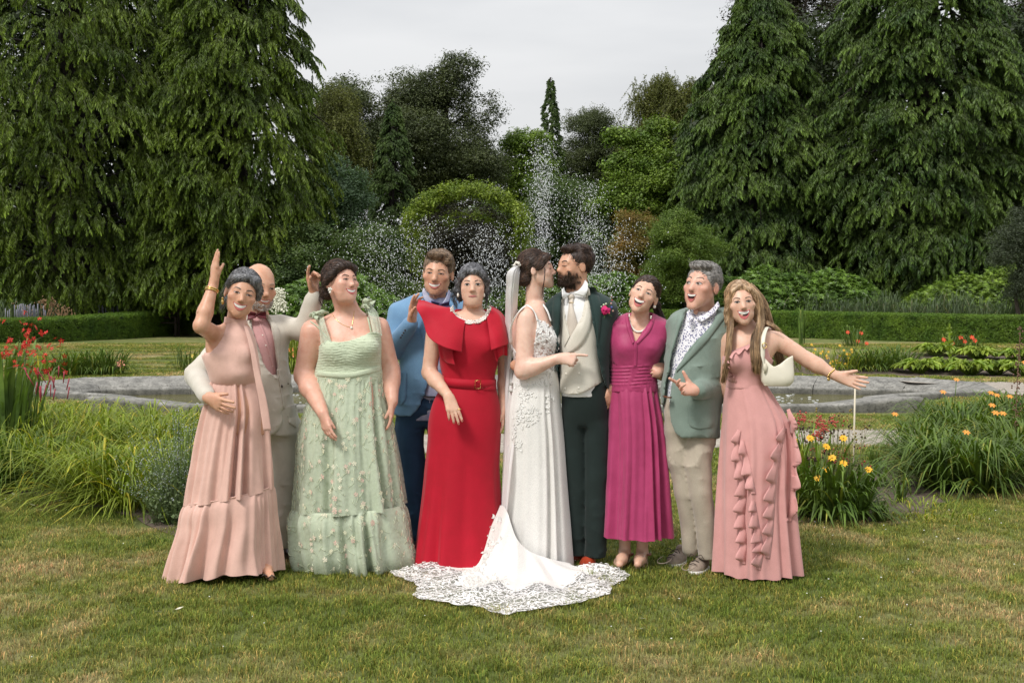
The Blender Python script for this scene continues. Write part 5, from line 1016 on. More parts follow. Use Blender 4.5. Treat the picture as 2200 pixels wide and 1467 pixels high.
# ================================================================ the people
SK_LIGHT = skin_mat('skin_light', (.66, .415, .305)); SK_TAN = skin_mat('skin_tanned', (.58, .325, .215)); SK_PALE = skin_mat('skin_pale', (.72, .48, .38)); SK_PINK = skin_mat('skin_pink', (.66, .38, .285))
H_GREY = hair_mat('grey_hair', (.035, .035, .038), (.20, .20, .21)); H_DARK = hair_mat('dark_brown_hair', (.020, .011, .008), (.055, .030, .019)); H_SALT = hair_mat('silver_hair', (.12, .11, .10), (.34, .32, .30))
H_BROWN = hair_mat('brown_hair', (.10, .062, .038), (.25, .165, .10)); H_BLOND = hair_mat('long_blond_hair', (.20, .12, .065), (.52, .36, .22), .38)
TEE = (.72, .69, .62)
def strap_line(s, name, pts, r, mat, n=10, flat=.4):
    m = MB(); m.tube(poly_interp([s.p(*q) for q in pts], n), r, 6, flat=flat); return m.build(name, mat, s.root)
def nails(s, tips, col, r=.0048):
    m = MB()
    for q, v, n in tips[:4]: m.ball(q-v*.001-n*.0045, (r, r*.8, r), 6, 4, col)
    o = m.build('fingernails', M_PAINT, s.root); return o
def hair_short(s, mat, thick, top, n=1300, part=None, cols=((.55,)*3, (1.6,)*3), fringe=None, length=(.025, .045), side=.006, up=.5, mess=.003):
    """short hair of a man: cap, a fuller top and combed strands"""
    line = [(-.12, .072), (-.075, .066), (-.062, .040), (-.045, .028), (-.028, .010), (-.014, -.018), (.004, -.020), (.014, .012), (.026, .0), (.036, -.05), (.12, -.085)]
    def ex(Fh, L, R, sc):
        for c, r in top: Fh.ell(L(c), [t*sc for t in r], R, .012)
    sd = part or 1
    def fl(l): return (sd*.9+l[0]*3, -.25+(-.6 if l[1] < 0 else .7), up if l[1] < -.02 and l[2] > .07 else -.8*(l[2] < .07)+.15)
    return s.hair(mat, thick, line, ex, flow=fl, n=n, length=length, cols=cols, r=.0013, lift=mess, noise_amp=.0028)

# ---------------------------------------------------------------- 1: woman in blush pink with her arm raised
def person_blush():
    M = cloth('blush_cotton', (.72, .46, .385), (.60, .375, .31), weave=700, wr=16, wstr=.35); M2 = M
    s = Person('woman with short grey hair in a blush pink maxi dress waving one raised arm', 505, 6.6, SK_TAN, (395, 525), (625, 1245))
    p = s.p; R = s.rings
    s.B.loft(R([(694, 480, 530, .05, .01), (712, 455, 542, .075, .01), (740, 442, 546, .09, .01), (790, 458, 552, .10), (818, 462, 548, .095), (880, 448, 572, .115), (930, 440, 575, .11)]))
    s.headat(522, 631, -.02, yaw=15, pitch=2, roll=15, sc=1.10, smile=1, full=.15, neck_to=p(506, 694, .02), neck_r=.046, ears=(1, 0))
    el = p(432, 700, -.20); wr = p(460, 606, -.12)
    s.arm(p(466, 722, .0), el, wr, (.052, .041, .037, .025)); s.hand(wr, p(463, 536, -.13)-wr, (.55, .45, 0), (.5, -.8, 0), (.03, .05, .10, .2), 1.0, .12, (.25, .25))
    s.arm(p(528, 724, .09), p(526, 800, .17), p(515, 850, .2), (.036, .034, .030, .024))
    s.leg(p(500, 930), p(490, 1060), p(480, 1195), toe=p(470, 1235, -.1)); hp = p(540, 930); s.leg(hp, p(550, 1060), p(562, 1205), toe=p(582, 1239, -.16))
    s.finish(.3)
    s.eyes(.45, brow=(.09, .065, .05), lash=1.1, brow_w=.0036); s.mouth(.034, -.055, .009, .021, .013, lips=(.50, .13, .12))
    fl = lambda l: (l[0]*5, 1.0, -.2-l[2])
    def ex(Fh, L, R, sc):
        Fh.chain([L((.0, -.066, .088)), L((.05, -.058, .075)), L((.076, -.03, .035)), L((.08, -.005, .0))], [.02, .024, .02, .016])
        Fh.chain([L((-.01, -.064, .088)), L((-.05, -.05, .07)), L((-.076, -.01, .03))], [.016, .02, .016])
        Fh.ell(L((-.03, .08, -.03)), (.05, .045, .05), R, .02)
    s.hair(H_GREY, .013, [(-.1, .07), (-.06, .052), (-.035, .03), (-.01, .012), (.02, .0), (.035, -.05), (.12, -.085)], ex, flow=fl, n=1100, length=(.04, .08), cols=((.5,)*3, (2.6,)*3))
    locks(s, 'loose_hair', [[(490, 600, .02), (478, 625, .05), (474, 650, .06)], [(488, 650, .06), (478, 668, .08), (470, 676, .08)]], 60, .008, .0012, H_GREY, cols=((.4,)*3, (1.6,)*3))
    m = MB(); q = s.hl((-.085, -.002, -.045))[0]; m.ball(q, (.007, .004, .007)); m.ball(q+[0, 0, -.020], (.0085, .005, .014)); m.build('earring', M_GOLD, s.root)
    # gold bangle
    c = el*.18+wr*.82; d = nrm(wr-el); u = nrm(np.cross(d, [0, 1, 0])); v = np.cross(d, u); th = np.linspace(0, 2*math.pi, 25)
    for k in (-.006, .004):
        m = MB(); m.tube([c+d*k+(u*math.cos(a)+v*math.sin(a))*.034 for a in th], .0042, 6); m.build('bangle', M_GOLD, s.root)
    # halter bodice
    c = Cloth(s, .006); f = c.f
    f.loft(R([(686, 492, 527, .062, .01), (700, 478, 534, .072, .012), (716, 462, 545, .09), (740, 436, 552, .108), (775, 437, 556, .122, -.01), (803, 448, 560, .128, -.01), (818, 452, 556, .112, -.005), (826, 458, 551, .10)]), p=2.1)
    for q in ((478, 762), (520, 762)): f.ell(p(*q, -.085), (.05, .045, .05), k=.04)
    cut_above(f, [(400, 712), (430, 735), (438, 757), (452, 760), (466, 745), (480, 722), (486, 692), (492, 684), (522, 694), (535, 700), (560, 706)], ylo=5, yhi=9)
    cut(f, lambda px, py: np.maximum(px-446+(py-700)*.12, py-762), ylo=5, yhi=9)
    wrinkle(f, .006, (22, 20, 10), 3); c.build('bodice', M)
    bv = c.bv
    m = MB(); th = np.linspace(0, 2*math.pi, 30); a0 = p(507, 692, .012)
    for k, rr in ((0, .0), (1, .0)):
        V = np.array([[a0+np.array([.064*math.cos(a)*(1-.06*t), .066*math.sin(a), .010*math.cos(a)*-1+.026*t-.004]) for a in th] for t in (-.6, 0, .5, .9)])
    m.grid(V, c=(1, 1, 1)); co = m.build('collar_band', M, s.root); md = co.modifiers.new('t', 'SOLIDIFY'); md.thickness = .005
    # skirt: hip yoke, gathered tiers
    top = [(812, 455, 553, .098), (845, 449, 563, .112), (880, 437, 574, .125), (930, 424, 578, .14), (1000, 411, 583, .16), (1066, 403, 584, .18)]
    V, T, TH = skirt_grid(R(top), 260, 60, [(13, .032, .3, .7, .75), (24, .012, 1.1, .5, 1), (5, .022, .6, 1.2, 1)], 3); V[..., 2] += .045*np.cos(TH)*T+.0
    m = MB(); m.grid(V, closed=True); m.build('skirt', M, s.root)
    low = [(1062, 402, 585, .18), (1075, 396, 587, .195), (1120, 388, 590, .21), (1180, 371, 594, .235), (1226, 360, 597, .25)]
    V2, T, TH = skirt_grid(R(low), 300, 50, [(19, .022, .8, .35, .8), (9, .042, .2, .7, .75), (37, .009, 1.1, .2, 1)], 4, hem=.004); V2[..., 2] += .045*np.cos(TH)*(1-T)+(.022*np.cos(TH)-.02*np.cos(TH*2-.6))*T
    m = MB(); m.grid(V2, closed=True); m.build('skirt_tier', M, s.root)
    m = MB(); V3 = np.stack([V2[0]*[1, 1, 1]+[0, 0, .004], V2[0]*[1, 1, 1]+[0, -.004, -.003]]); m.tube(np.concatenate([V2[0], V2[0][:1]])+[0, 0, .001], .004, 5); m.build('tier_seam', M, s.root)
    drape(s, 'ribbon_tie', [[(524, 699, -.075), (536, 745, -.115), (545, 800, -.13), (556, 860, -.135), (566, 925, -.15)], [(531, 700, -.065), (546, 745, -.10), (558, 800, -.12), (573, 860, -.125), (583, 925, -.13)]], M, 40, 6)
    m = MB()
    for q in ((568, 1236, -.19), (584, 1238, -.2)): m.tube([s.p(q[0]-8, q[1]+4, q[2]+.03), s.p(q[0], q[1]-3, q[2]), s.p(q[0]+8, q[1]+3, q[2]+.04)], .010, 6, flat=.4)
    m.build('sandal', plain('dark_leather', (.05, .035, .03), .5), s.root)
    return s

def trousers(s, hip, legs, mat, name='trousers', wr=(.005, (18, 18, 30)), hipr=.12, seed=0, h=.006):
    """hip: ring rows; legs: list of [(px, py, dy, r), ...]"""
    c = Cloth(s, h); f = c.f
    for lg in legs:
        pts = [s.p(*q[:3]) for q in lg]; f.chain(pts, [q[3] for q in lg], .006)
    f.loft(s.rings(hip), k=.05)
    zmin = min(s.p(*lg[-1][:3])[2] for lg in legs); wrinkle(f, wr[0], wr[1], seed, .0006)
    if len(legs): f.a = np.maximum(f.a, (zmin-.004-f.ax[2])[None, None, :])
    c.build(name, mat); return c

# ---------------------------------------------------------------- 2: bald man in cream linen
def person_bald():
    M = cloth('cream_linen', (.60, .555, .48), (.52, .475, .40), weave=500, wr=13, wstr=.4); MS = cloth('pink_striped_shirt', (.62, .36, .35), (.52, .27, .27), wr=25)
    MT = cloth('linen_trousers', (.56, .53, .46), (.46, .43, .37), weave=500, wr=15, wstr=.5); MD = plain('dark_button', (.06, .04, .03), .4)
    s = Person('bald man in a cream linen suit with a burgundy bow tie and pink shirt', 585, 7.0, SK_TAN, (400, 560), (700, 1200), near=.78)
    p = s.p; R = s.rings; s.blush = 1.3
    s.B.loft(R([(680, 530, 578, .06, .03), (696, 515, 596, .075, .03), (760, 520, 600, .075, .02), (900, 535, 615, .08, .02)]))
    s.headat(572, 619, -.05, yaw=36, pitch=-4, roll=6, sc=1.13, male=True, smile=.7, full=.1, neck_to=p(553, 684, .03), ears=(0, 0))
    s.stubble = ((.42, .36, .33), .35)
    sh, el, wr = p(606, 702, .04), p(654, 712, -.02), p(677, 632, -.06)
    s.arm(sh, el, wr, (.05, .04, .04, .03)); s.hand(wr, p(668, 578, -.08)-wr, (.6, -.5, 0), (-.8, -.5, .2), (.25, .9, 1.1, 1.1), 1.1, .1, (.35, .2))
    sh2, el2, wr2 = p(512, 706, .08), p(420, 806, -.10), p(447, 854, -.56)
    s.arm(sh2, el2, wr2, (.05, .04, .04, .03)); s.hand(wr2, p(478, 872, -.62)-wr2, (.25, .9, .15), (.2, -.2, .9), (.12, .15, .22, .3), 1.08, .3, (.5, .1))
    s.leg(p(606, 930), p(612, 1040), p(607, 1165, .02), (.045, .04, .032), toe=None); s.leg(p(625, 930, .05), p(650, 1040, .1), p(665, 1155, .15), (.045, .04, .032), toe=None); s.finish(.3)
    s.eyes(.40, brow=(.26, .18, .13), lash=.9, brow_w=.003); s.mouth(.031, -.061, .008, .010, .007, lips=(.40, .13, .11), lw=.003)
    m = MB()   # short white beard
    rg = np.random.default_rng(5)
    for i in range(700):
        a = rg.uniform(-1.35, 1.35); z = rg.uniform(-.112, -.05); x = math.sin(a)*.062
        if abs(x) < .028 and z > -.078: continue
        if z > -.06 and abs(x) < .045: continue
        q = s.fray(x*(1 if z > -.09 else .8), z, .001); d = nrm(q-s.hc)*.006+np.array([0, 0, -.004]); m.tube([q, q+d], [.0011, .0004], 3, (.55, .52, .48))
    o = m.build('beard', M_PAINT, s.root); o['kind'] = 'stuff'
    # shirt, bow tie
    c = Cloth(s, .006); c.f.loft(R([(676, 533, 576, .06, .02), (690, 515, 592, .085, .015), (720, 515, 600, .105), (800, 525, 600, .12), (850, 525, 600, .12)])); c.build('shirt', MS); sb = c.bv
    for k in range(5): button(pray(sb, 557+k*7.2, 698+k*22, .001, 6.8), .0045, M_PEARL, s.root)
    panel(sb, 'shirt_placket', [(553, 690), (565, 720), (580, 770), (590, 800)], [(558, 688), (571, 718), (586, 768), (596, 800)], MS, s.root, Y=6.85, lift=.003)
    m = MB(); q = p(552, 677, -.10)
    for sx in (-1, 1):
        V = np.array([[q+np.array([sx*(.006+u*.048), -.004+.010*math.cos(v*2.5)*(1-u*.3), (v)*(.010+.016*u)+.006*sx*u*.4]) for v in np.linspace(-1, 1, 7)] for u in np.linspace(0, 1, 7)]); m.grid(V)
    m.ball(q, (.009, .010, .011)); bt = m.build('bow_tie', cloth('burgundy_satin', (.13, .012, .02), rough=.45), s.root); md = bt.modifiers.new('t', 'SOLIDIFY'); md.thickness = .006
    # jacket
    c = Cloth(s, .006); f = c.f
    f.loft(R([(676, 520, 580, .075, .025), (688, 504, 606, .10, .02), (705, 500, 618, .115, .01), (760, 508, 618, .13), (820, 516, 624, .135), (870, 522, 632, .14), (920, 528, 640, .145), (940, 530, 640, .14)]), p=2.2)
    f.chain([sh+[-.01, 0, .008], el, wr*.8+el*.2], [.066, .060, .050], .03); f.cone(el, wr*.93+el*.07, .056, .045, .02)
    f.chain([sh2, el2], [.07, .062], .03); f.cone(el2, wr2*.95+el2*.05, .062, .046, .02)
    cut_between(f, [(672, 540, 566), (700, 541, 582), (740, 552, 590), (790, 572, 597), (812, 588, 598)], yhi=6.97)
    cut_between(f, [(880, 606, 612), (910, 606, 622), (950, 596, 660)], yhi=6.97)
    cut_below(f, [(500, 945), (570, 938), (590, 930), (605, 915), (612, 912), (625, 915), (640, 921)], ylo=5)
    cut_below(f, [(500, 945), (560, 940), (582, 936), (598, 926), (608, 905), (618, 905), (640, 920), (660, 924)], yhi=6.97)
    wrinkle(f, .006, (16, 18, 30), 5); c.build('jacket', M); jb = c.bv
    panel(jb, 'lapel', [(530, 678), (535, 700), (545, 730), (562, 765), (590, 812)], [(538, 676), (552, 712), (568, 752), (586, 790), (597, 812)], M, c.o, Y=6.85, lift=.006)
    panel(jb, 'lapel', [(566, 674), (583, 700), (592, 740), (597, 780), (600, 812)], [(576, 676), (600, 708), (603, 745), (601, 785), (602, 812)], M, c.o, Y=6.85, lift=.006)
    button(pray(jb, 605, 830, .002, 6.85), .009, MD, c.o); button(pray(jb, 619, 824, .002, 6.85), .004, MD, c.o)
    panel(jb, 'front_edge', [(598, 812), (606, 860), (611, 905)], [(600, 812), (609, 860), (615, 905)], M, c.o, Y=6.85, lift=.004)
    trousers(s, [(870, 560, 636, .11), (930, 575, 637, .12)], [[(606, 930, 0, .088), (612, 1040, 0, .062), (607, 1172, .02, .050)], [(625, 930, .05, .085), (650, 1040, .1, .06), (665, 1165, .15, .048)]], MT, seed=2, wr=(.007, (16, 16, 26)))
    MB_ = plain('brown_leather', (.06, .025, .015), .35, bmp=.1, nscale=30)
    hx = G(609, 1206); shoe(s, 'shoe', (hx[0]-.03, hx[1]+.28), (hx[0]+.01, hx[1]), MB_, MD)
    return s

# ---------------------------------------------------------------- 3: woman in green tulle
def person_green():
    M = cloth('sage_tulle_lining', (.54, .60, .44), (.48, .54, .39), wr=20, wstr=.25, weave=300)
    MTu, nt, b, o = new_mat('sage_tulle'); b.inputs['Base Color'].default_value = (.62, .68, .54, 1); b.inputs['Roughness'].default_value = .9
    tr = N(nt, 'ShaderNodeBsdfTransparent'); mx = N(nt, 'ShaderNodeMixShader'); r = ramp(nt, [(.3, (.30,)*3), (.7, (.58,)*3)], noise(nt, 40, 4, coord='obj'))
    nt.links.new(r.outputs[0], mx.inputs[0]); nt.links.new(tr.outputs[0], mx.inputs[1]); nt.links.new(b.outputs[0], mx.inputs[2]); nt.links.new(mx.outputs[0], o.inputs[0])
    s = Person('woman with dark pinned up hair in a pale green tulle gown embroidered with flowers', 748, 6.85, SK_PINK, (620, 560), (880, 1220))
    p = s.p; R = s.rings; s.blush = 1.1
    s.B.loft(R([(668, 722, 775, .06, .02), (684, 690, 806, .085, .02), (700, 680, 815, .105, .02), (730, 688, 816, .125), (780, 688, 812, .125), (860, 680, 826, .135), (930, 680, 830, .14)]), p=2.2)
    s.headat(753, 600, -.04, yaw=46, pitch=9, roll=2, sc=1.03, smile=.9, full=.9, neck_to=p(752, 676, .02), neck_r=.058, ears=(1, 0), ndy=.02)
    for q in ((725, 748), (784, 744)): s.B.ell(p(*q, -.10), (.065, .055, .06), k=.03)
    el, wr = p(654, 806, .02), p(694, 888, -.23)
    s.arm(p(672, 712, .02), el, wr, (.070, .058, .050, .033), .03, bulge=1.05); s.hand(wr, p(707, 942, -.28)-wr, (.6, .6, 0), (.6, -.7, 0), (.2, .25, .3, .35), .98, .1, (.2, .3))
    el, wr = p(838, 795, .05), p(843, 862, -.06)
    s.arm(p(813, 705, .04), el, wr, (.066, .055, .046, .032), .03); s.hand(wr, (-.05, -.05, -1), (-1, 0, 0), (0, -1, -.1), (.15, .2, .25, .3), .95, .1, (.2, .3))
    for x in (720, 780): s.leg(p(x, 930), p(x, 1060), p(x, 1180), (.09, .06, .04), toe=p(x, 1212, -.1))
    s.finish(.3)
    s.eyes(.35, brow=(.05, .03, .02), lash=1.3, brow_w=.0036); s.mouth(.034, -.057, .010, .018, .012, lips=(.52, .13, .13))
    fl = lambda l: (l[0]*3, 1.0, -.1-.5*l[1]/.1)
    def ex(Fh, L, R, sc):
        Fh.chain([L((0, -.065, .085)), L((-.05, -.055, .072)), L((-.078, -.02, .035)), L((-.082, .02, .0))], [.018, .022, .022, .02]); Fh.chain([L((.01, -.065, .085)), L((.05, -.055, .068)), L((.07, -.03, .04))], [.018, .018, .015])
        Fh.ell(L((0, .085, -.02)), (.06, .05, .055), R, .02); Fh.ell(L((-.03, .095, -.055)), (.035, .03, .03), R, .02)
    s.hair(H_DARK, .012, [(-.1, .07), (-.06, .055), (-.035, .03), (-.012, .005), (.02, .0), (.035, -.05), (.12, -.085)], ex, flow=fl, n=1200, length=(.04, .09), cols=((.6,)*3, (2.4, 2.2, 2)))
    locks(s, 'loose_curls', [[(727, 592, -.06), (723, 606, -.08), (727, 622, -.08), (722, 634, -.07)], [(700, 640, .02), (694, 656, .02), (702, 668, .0)], [(688, 610, .04), (684, 640, .05), (694, 664, .03)]], 60, .004, .0013, H_DARK, cols=((.6,)*3, (2.2,)*3), wave=.005)
    m = MB(); q = s.hl((-.086, -.012, -.045))[0]
    for a in range(5): m.ball(q+np.array([math.cos(a*1.257)*.008, -.004, math.sin(a*1.257)*.008]), .0055, 6, 4)
    m.ball(q+[0, -.006, -.017], .007, 6, 4); m.ball(q+[0, -.01, 0], .004, 6, 4); m.build('earring', M_PEARL, s.root)
    bvb = s.bvh
    m = MB(); nk = [pray(bvb, a, b_, .002, 6.8) for a, b_ in poly_interp([(712, 672), (722, 686), (738, 698), (755, 702), (758, 690), (761, 668)], 24)]; m.tube(nk, .0013, 5); m.build('necklace', M_GOLD, s.root)
    m = MB(); m.ball(pray(bvb, 755, 704, .005, 6.8), .0075); m.build('pendant', M_PEARL, s.root)
    # bodice
    c = Cloth(s, .005, lo=(600, 640), hi=(900, 850)); f = c.f
    f.loft(R([(712, 686, 820, .13, .01), (740, 686, 821, .15, -.005), (770, 684, 820, .155, -.008), (786, 680, 820, .145), (806, 676, 823, .145), (822, 676, 823, .14)]), p=2.1)
    for q in ((722, 750), (785, 746)): f.ell(p(*q, -.105), (.075, .062, .062), k=.035)
    cut_above(f, [(640, 742), (688, 742), (700, 732), (735, 734), (760, 730), (795, 714), (806, 712), (822, 722), (860, 728)], ylo=5, yhi=9)
    f.warp(lambda q: .0022*np.sin(q[:, 2]*420+2.5*np.sin(q[:, 0]*22)+1.5*np.sin(q[:, 0]*51+1))+.002*vnoise(q, 20, 2)); c.build('bodice', M, .15); bb = c.bv
    panel(bb, 'waist_band', [(682, 797), (750, 800), (816, 786)], [(680, 808), (750, 812), (820, 796)], M, s.root, n=26, m=6, Y=6.8, lift=.004)
    # straps and tulle bows
    for a, b_ in (([(667, 690, -.06), (680, 700, -.09), (697, 718, -.12), (712, 736, -.14)],)*2, ([(783, 655, -.03), (790, 680, -.09), (798, 716, -.13)],)*2):
        m = MB(); pts = [pray(bvb, x, y, .004, 6.78) for x, y in poly_interp([q[:2] for q in a], 12)]; m.tube(pts, .006, 6, flat=.4); m.build('strap', M, s.root)
    drape(s, 'tulle_sleeve', [[(672, 680, .03), (682, 676, -.02), (694, 676, -.05)], [(683, 700, -.03), (690, 696, -.09), (700, 700, -.11)], [(688, 744, -.09), (700, 740, -.13), (712, 736, -.145)]], MTu, 20, 20, (3, .006, 0), .001)
    drape(s, 'tulle_sleeve', [[(784, 652, -.01), (797, 656, -.01), (812, 672, .0)], [(795, 690, -.10), (806, 690, -.08), (817, 696, -.04)], [(800, 716, -.135), (810, 716, -.12), (820, 722, -.08)]], MTu, 20, 20, (3, .006, 0), .001)
    rg = np.random.default_rng(3)
    for cx, cy, dz in ((682, 676, -.04), (783, 650, -.03)):
        m = MB()
        for i in range(7):
            a = rg.uniform(0, 6.28); q0 = p(cx+rg.uniform(-13, 13), cy+rg.uniform(-5, 6), dz+rg.uniform(-.03, .0)); V = np.array([[q0+np.array([math.cos(a+u*2)*(.006+.026*v), -.012*math.sin(u*3+i), math.sin(a+u*2)*(.004+.018*v)+.004*math.sin(u*9)]) for u in np.linspace(0, 1.3, 12)] for v in np.linspace(0, 1, 4)]); m.grid(V)
        bo = m.build('tulle_bow', M, s.root); md = bo.modifiers.new('t', 'SOLIDIFY'); md.thickness = .002
    # gown
    rows = [(800, 677, 822, .14), (830, 671, 826, .155), (870, 658, 833, .175), (940, 640, 847, .205), (1010, 636, 858, .225), (1090, 630, 868, .24)]
    V, T, TH = skirt_grid(R(rows), 240, 56, [(17, .020, .3, .6, .8), (8, .038, .9, .9, .75), (41, .005, .9, .3, 1)], 8); V[..., 2] += .012*np.cos(TH)*T
    low = [(1086, 630, 868, .24), (1100, 622, 874, .26), (1150, 620, 884, .27), (1195, 627, 891, .27), (1214, 633, 890, .25)]
    W, T2, TH2 = skirt_grid(R(low), 280, 40, [(29, .017, .8, .3, .8), (11, .036, .5, .7, .75), (53, .007, .9, .2, 1)], 9, hem=.004); W[..., 2] += .012*np.cos(TH2)*(1-T2)
    for nm, A in (('lining', V), ('lining_tier', W)):
        cx = A.mean(1, keepdims=True); m = MB(); m.grid(cx+(A-cx)*np.array([.965, .965, 1.]), closed=True); m.build(nm, M, s.root)
    m = MB(); m.grid(V, closed=True); m.build('skirt', MTu, s.root)
    m = MB(); m.grid(W, closed=True); m.build('skirt_tier', MTu, s.root)
    # embroidery
    m = MB(); cols = [(.80, .66, .54), (.84, .78, .62), (.76, .52, .44), (.80, .76, .56)]
    for A, n_ in ((V, 330), (W, 190)):
        nv, nu = A.shape[:2]
        for k in range(n_):
            i = int(rg.uniform(1, nv-2)); j = int(rg.uniform(nu*.46, nu*1.04))%nu; q = A[i, j]; cc = A[i].mean(0); nn = nrm((q-cc)*[1, 1, .05]); u = nrm(np.cross(nn, [0, 0, 1.])); w_ = np.array([0, 0, 1.]); q = q+nn*.003
            if q[1] > s.Y+.05: continue
            r_ = rg.uniform(.007, .012); cl = cols[rg.integers(4)]
            if rg.random() < .62:
                for t in range(5):
                    a = t*1.257+rg.random()*.3; e = q+(u*math.cos(a)+w_*math.sin(a))*r_; m.add([q, e+(u*math.sin(a)-w_*math.cos(a))*r_*.45+nn*.001, e*1.0+(u*math.cos(a)+w_*math.sin(a))*r_*.3, e-(u*math.sin(a)-w_*math.cos(a))*r_*.45+nn*.001], [(0, 1, 2, 3)], cl)
            a = rg.uniform(-.5, .5); dj = rg.uniform(-4, 4); L_ = rg.integers(2, 4); pts = []
            for t in np.linspace(0, 1, 5):
                i2 = min(i+t*L_, nv-1.01); j2 = (j+dj*t*t+a*3*math.sin(t*3)) % nu; ia, ja = int(i2), int(j2); fi, fj = i2-ia, j2-ja; jb_ = (ja+1) % nu
                g = (A[ia, ja]*(1-fj)+A[ia, jb_]*fj)*(1-fi)+(A[ia+1, ja]*(1-fj)+A[ia+1, jb_]*fj)*fi; pts.append(g+nn*.003)
            m.tube(pts, .0016, 3, (.70, .76, .58))
            for t in (.5, 1): e = pts[int(t*4)]; m.ball(e, .0026, 4, 3, (.62, .62, .45))
    eo = m.build('embroidery', plain('embroidery_thread', (1, 1, 1), .8, vcol=True), s.root); eo['kind'] = 'stuff'
    return s
# ---------------------------------------------------------------- 4: man in the light blue jacket
def person_blue():
    M = cloth('blue_wool', (.155, .30, .47), (.125, .25, .41), weave=420, wr=11, wstr=.3); MS = cloth('white_shirt_blue_leaves', (.75, .76, .8), (.08, .12, .40), wr=30); MT = cloth('navy_trousers', (.026, .070, .145), (.019, .052, .11), wr=13, wstr=.4, sheen=.1)
    MD = plain('dark_button', (.03, .025, .025), .4)
    s = Person('smiling brown haired man in a light blue jacket and navy trousers raising his palm', 925, 7.3, SK_TAN, (815, 530), (1020, 1170))
    p = s.p; R = s.rings; s.blush = 1.4
    s.B.loft(R([(650, 915, 962, .055, .03), (666, 885, 990, .08, .03), (760, 885, 985, .085, .02), (900, 880, 980, .09, .02)]))
    s.headat(935, 587, -.03, yaw=-6, pitch=-3, roll=5, sc=1.12, male=True, smile=1, full=.1, neck_to=p(941, 652, .03))
    sh, el, wr = p(858, 668, .03), p(842, 752, -.06), p(884, 692, -.20)
    s.arm(sh, el, wr, (.05, .04, .04, .03)); s.hand(wr, p(893, 634, -.24)-wr, (.75, -.45, -.1), (-.5, -.8, 0), (.12, .18, .3, .35), 1.08, .14, (.35, .3))
    s.arm(p(1000, 680, .05), p(1030, 780, .12), p(1020, 860, .12), (.05, .04, .04, .03))
    s.leg(p(885, 930), p(890, 1040), p(895, 1150), (.045, .04, .032), toe=None); s.leg(p(960, 930), p(950, 1040), p(940, 1150), (.045, .04, .032), toe=None); s.finish(.3)
    s.eyes(.40, brow=(.13, .07, .04), lash=1, brow_w=.0036, brow_z=-.002); s.mouth(.035, -.057, .010, .019, .012, lips=(.42, .12, .10), lw=.003)
    hair_short(s, H_BROWN, .011, [((0, -.034, .096), (.062, .052, .026)), ((0, .03, .102), (.06, .07, .024)), ((.050, -.02, .075), (.03, .05, .035))], part=.8, cols=((.6,)*3, (1.7,)*3), length=(.03, .055), up=.3)
    c = Cloth(s, .006); f = c.f; f.loft(R([(640, 906, 968, .072, .012), (652, 892, 985, .09, .01), (690, 885, 990, .112), (900, 875, 985, .12)]))
    c.build('shirt', MS); sb = c.bv
    M_LEAF = plain('blue_print', (.03, .06, .28), .8)
    for side, L_, R_ in ((-1, [(907, 626), (910, 640), (918, 652), (926, 658)], [(910, 618), (919, 632), (931, 648), (938, 654)]), (1, [(963, 622), (960, 634), (953, 647), (948, 654)], [(967, 628), (966, 642), (960, 655), (955, 660)])):
        m = MB(); a = poly_interp(L_, 8); b = poly_interp(R_, 8); V = np.array([[p(*(a[i]*(1-t)+b[i]*t), -.075-.02*i/7+.01*t) for t in np.linspace(0, 1, 5)] for i in range(8)]); m.grid(V); co = m.build('shirt_collar', MS, s.root); md = co.modifiers.new('t', 'SOLIDIFY'); md.thickness = .005
    m = MB()
    for sx in (-1, 1):
        q = p(946, 656, -.105); V = np.array([[q+np.array([sx*(.004+u*.05), -.002+.010*math.cos(v*2.5)*(1-u*.3), v*(.010+.016*u)]) for v in np.linspace(-1, 1, 7)] for u in np.linspace(0, 1, 7)]); m.grid(V)
    m.ball(p(946, 656, -.112), (.010, .010, .012)); bt = m.build('bow_tie', cloth('navy_patterned_tie', (.10, .04, .10), (.015, .02, .08), wr=60), s.root); md = bt.modifiers.new('t', 'SOLIDIFY'); md.thickness = .006
    c = Cloth(s, .006); f = c.f
    f.loft(R([(628, 900, 974, .075, .035), (640, 872, 1000, .10, .025), (656, 848, 1022, .12, .015), (700, 850, 1015, .135), (780, 858, 1005, .135), (840, 850, 1000, .14), (892, 842, 1000, .145)]), p=2.2)
    f.chain([sh+[0, 0, -.012], el], [.070, .063], .03); f.cone(el, wr*.93+el*.07, .060, .047, .02)
    f.chain([p(1000, 680, .05), p(1030, 780, .12), p(1022, 850, .12)], [.066, .06, .045], .03)
    cut_between(f, [(620, 906, 968), (645, 912, 966), (700, 915, 960), (780, 922, 945)], yhi=7.28); cut_between(f, [(820, 919, 925), (850, 912, 960), (880, 896, 990), (910, 870, 1000)], yhi=7.28)
    cut_below(f, [(830, 884), (845, 890), (872, 899), (890, 896), (905, 870), (918, 836), (960, 900), (1000, 900)], yhi=7.28); cut_below(f, [(820, 888), (1040, 892)], ylo=7.27)
    wrinkle(f, .0055, (15, 17, 28), 9); c.build('jacket', M); jb = c.bv
    panel(jb, 'lapel', [(896, 634), (898, 670), (905, 720), (916, 780)], [(908, 630), (912, 670), (915, 720), (920, 780)], M, c.o, Y=7.15, lift=.006)
    panel(jb, 'lapel', [(965, 632), (962, 670), (955, 700)], [(980, 640), (982, 670), (970, 710)], M, c.o, Y=7.15, lift=.006)
    panel(jb, 'pocket', [(848, 798), (847, 830), (848, 866), (858, 870)], [(874, 801), (874, 832), (870, 862), (862, 870)], M, c.o, Y=7.15, lift=.004, bulge=.002)
    d = nrm(wr-el); 
